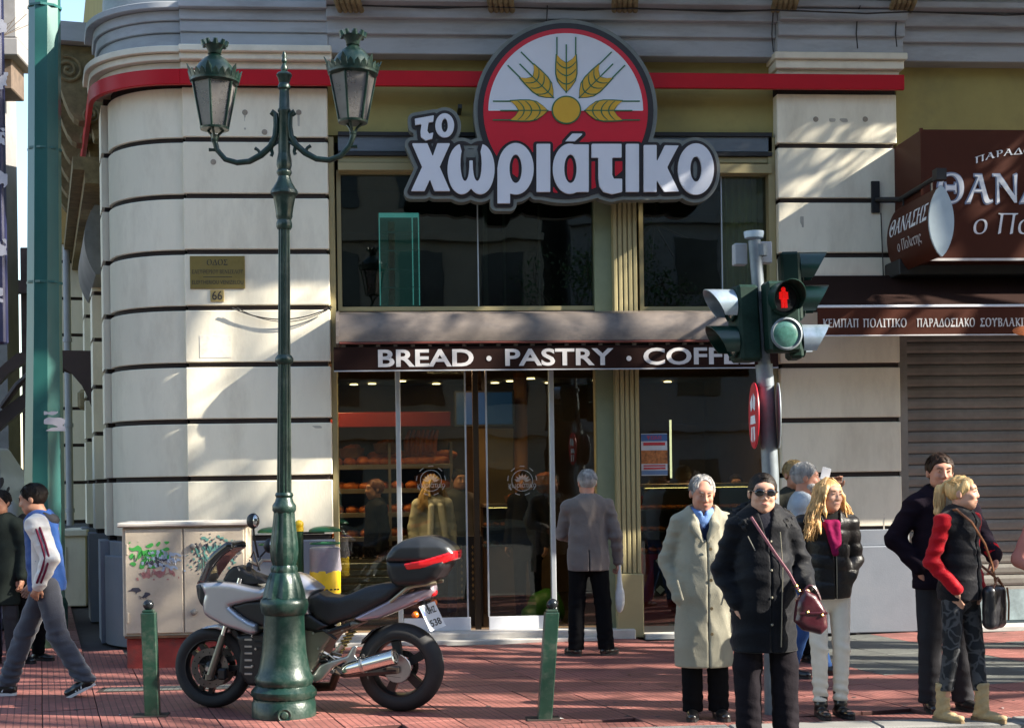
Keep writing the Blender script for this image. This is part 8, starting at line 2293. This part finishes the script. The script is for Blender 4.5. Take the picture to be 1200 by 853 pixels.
# 2 man at the shop window, back to us
def window_man():
    J = dict(shL=(-.19, 0, 1.41), shR=(.19, 0, 1.41), elR=(.245, -.07, 1.15), wrR=(.12, -.24, 1.10), elL=(-.265, .03, 1.13), wrL=(-.285, -.03, .88), head=(0, -.02, 1.628), anL=(-.155, .02, .085), knL=(-.13, -.01, .5), anR=(.13, .02, .085), knR=(.115, -.01, .5))
    p = Fig('man in grey-brown blazer seen from behind at the shop window', (691, 767), 176, 1.78, 1.02, J, hy=12, hp=8, skinm=sk_ruddy, toes=(-.5, .3))
    p.body(curlL=1.3); p.hair('short', hair_grey, 5)
    p.top('blazer', cloth_mat('taupe_wool', (.145, .125, .118), .9, .3), hem=.80, wc=.176, ww=.172, wh=.198, fl=.68, slv=(.066, .060, .052), amp=.013, vert=.75, lapel=True, slit=True, V=(1.2, .35), slen=.98)
    p.top('shirt_collar', cloth_mat('pale_blue_shirt', (.40, .45, .50)), hem=1.25, wc=.165, ww=.150, amp=0, collar='stand', slv=(.04, .035, .03), sides='', seam=False, th=-.012, shp=.04)
    p.trousers(c_black, (.100, .080, .078), .055, amp=.008, vert=.7); p.shoes(m_shoe, m_dark)
    b = thing('plastic_bag', p.root.matrix_world @ Vector((0, 0, 0)) if False else Vector(p.root.location) + Vector((.30, -.02, .40)), 'small white plastic bag hanging from the hand of the blazer man', 'bag', local=True)
    f = Field((-.07, -.06, -.02), (.07, .06, .48), .008); f.ell((0, 0, .13), (.048, .04, .13)); f.cap((0, 0, .2), (0, 0, .46), .035, .012, .02); f.warp(folds(.007, 3, .7, 1.6)); f.mesh('bag_body', mat('white_polythene', (.62, .62, .60), .35, var=.1), b)
window_man()

# 3 elderly man in long beige coat
def beige_man():
    J = dict(shL=(-.165, .005, 1.405), shR=(.165, .005, 1.405), elL=(-.250, .06, 1.13), wrL=(-.175, -.045, .885), hdL=(.1, 0, -1), elR=(.245, .06, 1.13), wrR=(.175, -.045, .90), hdR=(-.1, 0, -1), head=(0, -.035, 1.612), neck=(0, .0, 1.44), anL=(-.085, 0, .085), anR=(.10, 0, .085), knL=(-.09, -.01, .5), knR=(.095, -.01, .5))
    p = Fig('elderly man in a long beige raincoat with his hands in its pockets', (826, 841), -4, 1.72, 1.0, J, hy=6, hp=14, skinm=sk_ruddy)
    p.body(brow=(.2, .19, .18), old=True); p.hair('receding', hair_grey, 2)
    p.top('raincoat', cloth_mat('beige_gabardine', (.27, .255, .20), .75, .1, bs=140), hem=.375, wc=.180, ww=.184, wh=.212, fl=.74, slv=(.068, .062, .056), amp=.011, vert=.8, lapel=True, V=(1.27, .34), slen=1.03, shp=.062, puff=0)
    p.top('jumper', cloth_mat('navy_jumper', (.012, .018, .045)), hem=1.1, wc=.168, ww=.160, amp=0, sides='', seam=False, slv=(.05, .04, .03), shp=.045, V=(1.36, .55), fl=.70)
    p.top('shirt', cloth_mat('sky_blue_shirt', (.16, .27, .55)), hem=1.2, wc=.158, ww=.150, amp=0, sides='', seam=True, slv=(.05, .04, .03), shp=.04, collar='stand', V=(1.44, .35), fl=.70)
    for z in (1.22, 1.0, .80, .62):
        b = MB().smooth(); b.lathe([(.013, 0), (.011, .005), (0, .005)], (.035, -.155 - (1.22 - z) * .03, z), 12, ax=(0, -1, .05)); b.build('button', mat('horn_button', (.12, .09, .05), .3), p.root)
    for sg in (-1, 1): b = MB(); b.tube([(sg * .20, -.115, 1.0), (sg * .165, -.145, .86)], .008, 6); b.build('pocket_welt', MATS['beige_gabardine'], p.root)
    p.trousers(c_black, (.095, .078, .074), .05, amp=.006, vert=.6); p.shoes(m_shoe, m_dark)
beige_man()

# 4 woman in black hooded coat with sunglasses
def black_coat_woman():
    J = dict(shL=(-.165, .005, 1.39), shR=(.165, .005, 1.39), elL=(-.255, .05, 1.11), wrL=(-.185, -.06, .92), hdL=(.1, .0, -1), elR=(.255, .02, 1.12), wrR=(.235, -.175, 1.03), hdR=(-.15, -.35, -.75), head=(.0, -.025, 1.60), neck=(0, 0, 1.43), anL=(-.105, 0, .085), anR=(.135, 0, .085), knL=(-.11, -.01, .5), knR=(.125, -.01, .5))
    p = Fig('woman in a black hooded coat and sunglasses in front of the traffic light', (897, 872), -2, 1.74, 1.04, J, hs=1.11, hy=-4, hp=2, hr=3, skinm=sk_fair)
    p.body(woman=True, eyes=False, curlR=.9, brow=(.03, .018, .012)); p.hair('bun', hair_dark, 4)
    p.top('coat', cloth_mat('black_quilted_nylon', (.006, .0065, .009), .55, .15, bs=70), hem=.60, wc=.178, ww=.176, wh=.204, fl=.80, slv=(.074, .070, .060), amp=.015, vert=.4, belly=.02, slen=.98, shp=.066, V=(1.30, .25), h=.0085)
    p.top('dark_top', cloth_mat('charcoal_top', (.02, .02, .028)), hem=1.05, wc=.160, ww=.150, amp=0, sides='', seam=False, slv=(.05, .04, .03), shp=.05, fl=.78, collar=None)
    f = Field((-.24, -.22, 1.32), (.24, .20, 1.64), .0085)
    for a in range(14):       # fluffy hood edge round the neck
        t = -2.35 + 4.7 * a / 13; x, y = .155 * math.sin(t), .035 + .125 * math.cos(t); z = 1.455 + .045 * math.cos(t) - .03 * abs(math.sin(t))
        f.ell((x, y, z), (.056, .052, .058), None, .02)
    f.warp(lambda X, Y, Z: .010 * np.sin(X * 70 + 2 * np.sin(Z * 60)) * np.sin(Y * 75 + Z * 50) + .005 * np.sin(X * 150 + Z * 130)); f.mesh('fur_hood', mat('black_fur', (.007, .007, .009), .9, bump=.8, bs=90, var=.3), p.root)
    m_zip = mat('pale_zip', (.30, .28, .22), .4, metal=.6)
    b = MB(); b.tube([(.075, -.165, 1.36), (.085, -.178, 1.15), (.08, -.178, .95), (.07, -.175, .64)], .004, 5); b.build('zip', m_zip, p.root)
    for z in (1.30, 1.12, .95, .78): b = MB().smooth(); b.ball((.015, -.172 - .006 * (z < 1.2), z), .0085, 8, (1, .5, 1)); b.build('snap_button', m_zip, p.root)
    b = MB(); b.tube([(-.125, -.150, 1.335), (-.085, -.172, 1.245)], .004, 5); b.build('pocket_zip', m_zip, p.root)
    # sunglasses
    g = MB().smooth()
    for sx in (-1, 1): g.ball(p.hp((sx * .034, -.104, .008)), 1, 14, (.031, .008, .0235), p.Rh @ Matrix.Rotation(sx * .18, 3, 'Z'))
    gl = g.build('sunglasses', m_lens, p.root)
    g = MB(); g.tube([p.hp((-.008, -.110, .016)), p.hp((.008, -.110, .016))], .004, 6)
    for sx in (-1, 1): g.tube([p.hp((sx * .064, -.092, .015)), p.hp((sx * .079, -.04, .014)), p.hp((sx * .082, .01, .008))], .0045, 6)
    g.build('spectacle_frame', m_lens, gl)
    p.trousers(cloth_mat('dark_wine_grey_trousers', (.013, .011, .014), .8), (.098, .088, .082), .05, amp=.009, vert=.7); p.shoes(m_shoe, m_dark)
    # handbag on a pink strap, hanging across the body
    bag = thing('handbag', Vector(p.root.location), 'burgundy leather handbag on a dusky pink strap across the black coat', 'handbag', rz=R(-2), local=True)
    lea = mat('burgundy_leather', (.055, .007, .013), .32, var=.15, bump=.15, bs=60, coat=.3); m_gold = mat('gold_fittings', (.6, .42, .12), .25, metal=1)
    f = Field((.10, -.36, .68), (.40, -.10, 1.10), .0085); f.slab([(.135, .80), (.19, .745), (.30, .715), (.345, .76), (.335, .86), (.275, .965), (.20, 1.0), (.155, .93)][::-1], .052, .04, -.235); f.warp(folds(.006, 12, .6, 1.3)); f.mesh('bag_body', lea, bag)
    b = MB(); b.tube([(-.10, -.14, 1.445), (-.055, -.185, 1.36), (.03, -.215, 1.22), (.11, -.235, 1.10), (.16, -.245, 1.0)], .0095, 6); st = b.build('strap', mat('dusky_pink_strap', (.20, .07, .09), .5), bag)
    b = MB(); bag_handle(b, (.19, -.25, .97), (.30, -.25, .93), .07, .008); bag_handle(b, (.20, -.20, .98), (.31, -.20, .94), .07, .008); b.build('handle', lea, bag)
    b = MB().smooth()
    for q in ((.15, -.255, 1.02), (.165, -.262, .99), (.21, -.285, .86), (.30, -.285, .84)): b.ball(q, .012, 8)
    b.build('gold_fittings', m_gold, bag); b = MB(); b.box(.16, .335, -.292, -.284, .845, .86, .003); b.build('bag_seam', lea, bag)
black_coat_woman()

# 5, 6 men behind
def men_behind():
    J = dict(elR=(.25, .0, 1.15), wrR=(.20, -.16, 1.02), anL=(-.13, .12, .085), anR=(.12, -.12, .085))
    p = Fig('grey-bearded man in a pale denim jacket behind the blonde woman', (946, 792), 62, 1.80, 1.0, J, hy=18, hp=4, skinm=sk_ruddy, h=.0095)
    p.body(beard=hair_grey, brow=(.2, .2, .19)); p.hair('short', hair_grey, 7)
    p.top('denim_jacket', cloth_mat('pale_denim', (.30, .34, .38), .8), hem=.86, amp=.008, lapel=True, V=(1.3, .3)); p.trousers(cloth_mat('blue_jeans', (.03, .07, .19), .8), (.09, .07, .062)); p.shoes(m_shoe, m_dark)
    J = dict(elR=(.31, -.10, 1.26), wrR=(.30, -.20, 1.50), hdR=(.0, -.25, .9), hnR=(-.3, -1, 0))
    p = Fig('fair-haired man mostly hidden behind the grey-bearded man', (934, 776), 8, 1.83, 1.0, J, hy=10, skinm=sk_tan, h=.010)
    p.body(curlR=.7); p.hair('short', mat('sandy_hair', (.25, .17, .07), .6, var=.3, vs=30), 8)
    p.top('dark_jacket', cloth_mat('dark_olive_jacket', (.035, .035, .028)), hem=.82, amp=.006); p.trousers(c_black, (.09, .07, .065)); p.shoes(m_shoe, m_dark)
    c = P(967.5, 555, p.root.location.y - .26)
    b = MB(); b.box(-.04, .04, -.003, .003, -.055, .055, .001); o = b.build('white_card', mat('white_card', (.70, .70, .72), .6), loc=(0, 0, 0)); o.location = c; o.rotation_euler = (0, R(14), 0)
    tag(o, 'small white card held up in a hand above the blonde woman', 'card')
men_behind()

# 7 blonde woman
def blonde():
    J = dict(elL=(-.225, .07, 1.14), wrL=(-.15, -.045, .945), hdL=(.2, 0, -1), elR=(.235, .06, 1.14), wrR=(.145, -.02, .99), hdR=(-.2, 0, -1), head=(.01, -.02, 1.61), neck=(0, .0, 1.435), anL=(-.065, 0, .085), knL=(-.078, -.02, .5), anR=(.085, 0, .085), knR=(.09, -.02, .5), hiL=(-.085, 0, .93), hiR=(.085, 0, .93))
    p = Fig('woman with long golden hair, black puffer jacket and cream trousers looking right', (972, 839), 4, 1.69, .96, J, hy=20, hp=-2, hr=4, skinm=sk_fair, toes=(.1, -.05))
    p.body(woman=True, brow=(.2, .12, .06)); p.hair('long', hair_blond)
    p.top('puffer_jacket', cloth_mat('black_puffer_nylon', (.008, .007, .0075), .42, .0, bs=60, spec=.3), hem=.865, wc=.172, ww=.158, wh=.172, fl=.80, slv=(.068, .062, .052), amp=.006, vert=.3, puff=.010, V=(1.24, .30), collar='stand', slen=1.02)
    p.top('black_jumper', cloth_mat('black_knit', (.012, .012, .012)), hem=.95, wc=.160, ww=.150, amp=0, sides='', seam=False, shp=.05, slv=(.05, .04, .03))
    f = Field((-.15, -.22, 1.10), (.15, .12, 1.56), .008)
    for a in range(11): t = -2.2 + 4.4 * a / 10; f.ell((.085 * math.sin(t), -.02 - .075 * math.cos(t), 1.43 - .03 * math.cos(t)), (.036, .034, .036), None, .02)
    f.cap((-.035, -.115, 1.40), (.005, -.158, 1.20), .030, .026, .03); f.cap((.03, -.115, 1.40), (.025, -.156, 1.26), .028, .024, .03); f.warp(folds(.008, 8, .6, 1.8))
    f.mesh('scarf', cloth_mat('magenta_scarf', (.17, .008, .05), .8, bs=50), p.root)
    b = MB(); b.tube([(.012, -.150, 1.30), (.012, -.158, 1.1), (.012, -.155, .87)], .004, 5); b.build('zip', mat('pale_zip', (.30, .28, .22), .4, metal=.6), p.root)
    p.trousers(cloth_mat('cream_jeans', (.70, .65, .56), .8, .1, bs=110), (.088, .064, .052), .115, amp=.006, vert=.4, stack=.006, hip=.162); p.shoes(m_shoe, m_dark, shaft=.10, wid=.036, heel=1, name='ankle_boot')
blonde()

# 8 man in dark coat at the back right
def dark_coat_man():
    J = dict(elL=(-.31, .06, 1.17), wrL=(-.18, -.06, .98), hdL=(.2, 0, -1), elR=(.31, .04, 1.18), wrR=(.30, -.17, 1.06), hdR=(-.1, -.3, -.8), head=(-.01, -.02, 1.625), anL=(-.10, 0, .085), anR=(.14, 0, .085))
    p = Fig('dark-haired man in a dark purple coat behind the woman in red sleeves', (1106, 831), 2, 1.84, 1.05, J, hy=-6, hp=2, skinm=sk_ruddy)
    p.body(curlR=.7, brow=(.02, .015, .01)); p.hair('swept', hair_brown, 9, .004)
    p.top('coat', cloth_mat('dark_plum_wool', (.012, .008, .014), .85), hem=.83, wc=.182, ww=.176, wh=.192, fl=.74, slv=(.076, .068, .058), amp=.012, vert=.5, lapel=True, V=(1.25, .3), shp=.068)
    p.top('jumper', cloth_mat('dark_jumper', (.02, .02, .02)), hem=1.05, amp=0, sides='', seam=False, shp=.05, slv=(.05, .04, .03))
    b = MB().smooth(); w, e = V3(J['wrR']), V3(J['elR']); d = (w - e) / np.linalg.norm(w - e); b.tube([w - d * .07, w + d * .012], [.058, .052], 14); b.build('red_cuff', cloth_mat('red_knit', (.42, .012, .02)), p.root)
    p.trousers(c_charcoal, (.10, .08, .075), .05, amp=.007, vert=.7); p.shoes(m_shoe, m_dark)
dark_coat_man()

# 9 woman with ponytail, red sleeves, bag
def red_sleeve_woman():
    J = dict(elL=(-.225, .08, 1.13), wrL=(-.145, -.06, .95), hdL=(.2, 0, -1), elR=(.225, .04, 1.14), wrR=(.145, -.06, .96), hdR=(-.2, 0, -1), head=(0, -.03, 1.61), neck=(0, .0, 1.435), anL=(-.09, .09, .105), knL=(-.085, .02, .51), anR=(.10, -.10, .105), knR=(.095, -.06, .51))
    p = Fig('blonde ponytailed woman in black vest with red sleeves and patterned leggings', (1127, 845), 36, 1.70, .97, J, hy=24, hp=-2, skinm=sk_fair, toes=(.1, -.1))
    p.feet = {'L': (V3((-.09, .125, .05)), V3((-.10, -.05, .034))), 'R': (V3((.10, -.065, .05)), V3((.13, -.24, .034)))}
    p.body(woman=True, brow=(.2, .12, .06)); p.hair('ponytail', hair_pale)
    p.top('quilted_vest', cloth_mat('black_padded_vest', (.010, .010, .013), .45, .1, bs=60), hem=.86, wc=.176, ww=.162, wh=.172, fl=.80, slv=(.060, .054, .047), sleeve_mat=cloth_mat('red_nylon_sleeves', (.42, .008, .016), .5, .1), amp=.010, vert=.4, puff=.006, collar='turtle', slen=1.02)
    pat = cloth_mat('patterned_grey_leggings', (.030, .032, .036), .75, bs=80)
    nt = pat.node_tree; bs_ = nt.nodes['Principled BSDF']; old = bs_.inputs['Base Color'].links[0].from_socket
    tc = _node(nt, 'ShaderNodeTexCoord'); vo = _node(nt, 'ShaderNodeTexVoronoi', feature='DISTANCE_TO_EDGE'); vo.inputs['Scale'].default_value = 11
    ns = _node(nt, 'ShaderNodeTexNoise'); ns.inputs['Scale'].default_value = 9; ad = _node(nt, 'ShaderNodeMix', data_type='RGBA'); ad.inputs[0].default_value = .12
    nt.links.new(tc.outputs['Object'], ad.inputs[6]); nt.links.new(tc.outputs['Object'], ns.inputs['Vector']); nt.links.new(ns.outputs['Color'], ad.inputs[7]); nt.links.new(ad.outputs[2], vo.inputs['Vector'])
    rp = _node(nt, 'ShaderNodeValToRGB'); rp.color_ramp.elements[0].position = .04; rp.color_ramp.elements[1].position = .11; rp.color_ramp.elements[0].color = (1, 1, 1, 1); rp.color_ramp.elements[1].color = (0, 0, 0, 1)
    nt.links.new(vo.outputs['Distance'], rp.inputs[0]); mx = _node(nt, 'ShaderNodeMix', data_type='RGBA'); nt.links.new(rp.outputs[0], mx.inputs[0]); nt.links.new(old, mx.inputs[6]); mx.inputs[7].default_value = (.085, .088, .095, 1); nt.links.new(mx.outputs[2], bs_.inputs['Base Color'])
    p.trousers(pat, (.086, .060, .048), .20, name='leggings', amp=.003, vert=.3, stack=.003, hip=.160)
    p.shoes(mat('tan_leather', (.44, .33, .18), .8, var=.2, vs=14, bump=.5, bs=50, spec=.2), mat('tan_sole', (.22, .15, .08), .6), shaft=.17, wid=.037, heel=1, name='lace_up_boot')
    bag = thing('shoulder_bag', Vector(p.root.location), 'black shoulder bag with brown strap on the ponytailed woman', 'handbag', rz=R(36), local=True)
    lea = mat('black_bag_leather', (.012, .012, .016), .35, bump=.1, coat=.2); brn = mat('brown_strap_leather', (.24, .09, .035), .5)
    f = Field((-.08, -.36, .60), (.36, -.06, 1.02), .0085); f.box((.10, -.20, .79), (.105, .050, .15), .048); f.warp(folds(.006, 2, .6, 1.2)); f.mesh('bag_body', lea, bag)
    b = MB(); b.tube([(-.12, -.06, 1.455), (-.075, -.145, 1.37), (.02, -.185, 1.22), (.08, -.20, 1.08), (.10, -.215, .94)], .009, 6); b.tube([(-.12, -.06, 1.455), (-.06, .08, 1.44), (.16, .12, 1.20), (.24, -.10, 1.0), (.20, -.20, .94)], .009, 6); b.build('strap', brn, bag)
    b = MB(); b.tube([(.17, -.256, .92), (.18, -.262, .82), (.175, -.26, .70)], .007, 5); b.tube([(.04, -.23, .92), (.10, -.23, .99), (.17, -.23, .92)], .008, 6); b.build('tassel_cord', brn, bag)
red_sleeve_woman()

# 10 passer-by cut by the right edge
def edge_person():
    J = dict(elL=(-.29, .05, 1.13), wrL=(-.20, -.14, 1.02))
    p = Fig('person in a dusty pink top cut off by the right edge of the picture', (1248, 846), 4, 1.72, 1.0, J, skinm=sk_tan, h=.0095)
    p.body(woman=True); p.hair('short', hair_brown, 6); p.top('pink_top', cloth_mat('dusty_pink_knit', (.50, .20, .16), .85), hem=.85, amp=.006, slen=.5, collar='stand'); p.trousers(c_black); p.shoes(m_shoe, m_dark)
edge_person()

# dim figures at the far left and inside the shop
def background_people():
    def simple(label, pos, yaw, H, coat, trous, hairm, hk='short', hem=.8, foot=None, fat=1.0, hy=0, J=None, group=None, skinm=None, V=None):
        p = Fig(label, foot, yaw, H, fat, J or {}, hy=hy, skinm=skinm or sk_tan, h=.0125, pos=pos, group=group)
        p.body(); p.hair(hk, hairm, 3); p.top('coat', coat, hem=hem, wc=.182, ww=.175, wh=.19, slv=(.074, .066, .056), amp=.007, h=.0125, V=V); p.trousers(trous, h=.0125); p.shoes(m_shoe, m_dark); return p
    simple('man in a dark grey-green coat at the left edge behind the walking man', None, -20, 1.66, cloth_mat('dark_grey_green_coat', (.016, .021, .019)), c_charcoal, hair_dark, foot=(4, 778), hem=.6)
    simple('ruddy-faced man in black just left of the walking man', None, 60, 1.64, cloth_mat('black_wool_coat', (.012, .012, .013)), c_black, hair_dark, foot=(38, 775), skinm=sk_ruddy)
    at_ = lambda px, Y: Vector((P(px, 600, Y).x, Y, .10))
    w = simple('customer with blond hair, pale shawl and light coat inside the left sliding door', at_(507, 1.0), 15, 1.66, cloth_mat('pale_stone_coat', (.55, .53, .45)), c_charcoal, hair_pale, 'long', hem=.62, hy=20)
    f = Field((-.20, -.24, .92), (.20, .10, 1.54), .011)
    for a in range(9): t = -2.2 + 4.4 * a / 8; f.ell((.10 * math.sin(t), -.02 - .08 * math.cos(t), 1.43), (.04, .038, .045), None, .02)
    f.cap((-.06, -.14, 1.38), (-.09, -.185, .98), .040, .034, .02); f.cap((.06, -.14, 1.38), (.10, -.185, .98), .040, .034, .02); f.warp(folds(.009, 5, .8, 1.4)); f.mesh('shawl', cloth_mat('pale_shawl', (.75, .73, .66)), w.root)
    simple('red-haired customer in a black coat by the bread shelves', at_(440, .95), -70, 1.62, MATS['black_wool_coat'], c_black, mat('auburn_hair', (.12, .035, .012), .6, var=.3, vs=30), hem=.7)
    simple('dark-haired customer in a grey coat by the centre door post', at_(537, 1.5), 30, 1.72, cloth_mat('mid_grey_coat', (.09, .09, .085)), cloth_mat('blue_jeans', (.03, .07, .19)), hair_dark, hem=.75)
    simple('customer in a dark coat behind the right sliding door', at_(618, 1.1), -30, 1.70, MATS['black_wool_coat'], c_black, hair_brown, hem=.7)
    simple('shop assistant with brown hair behind the right display case', at_(862, 1.4), 0, 1.62, cloth_mat('brown_work_coat', (.06, .045, .03)), c_black, hair_brown, hem=.8)
background_people()
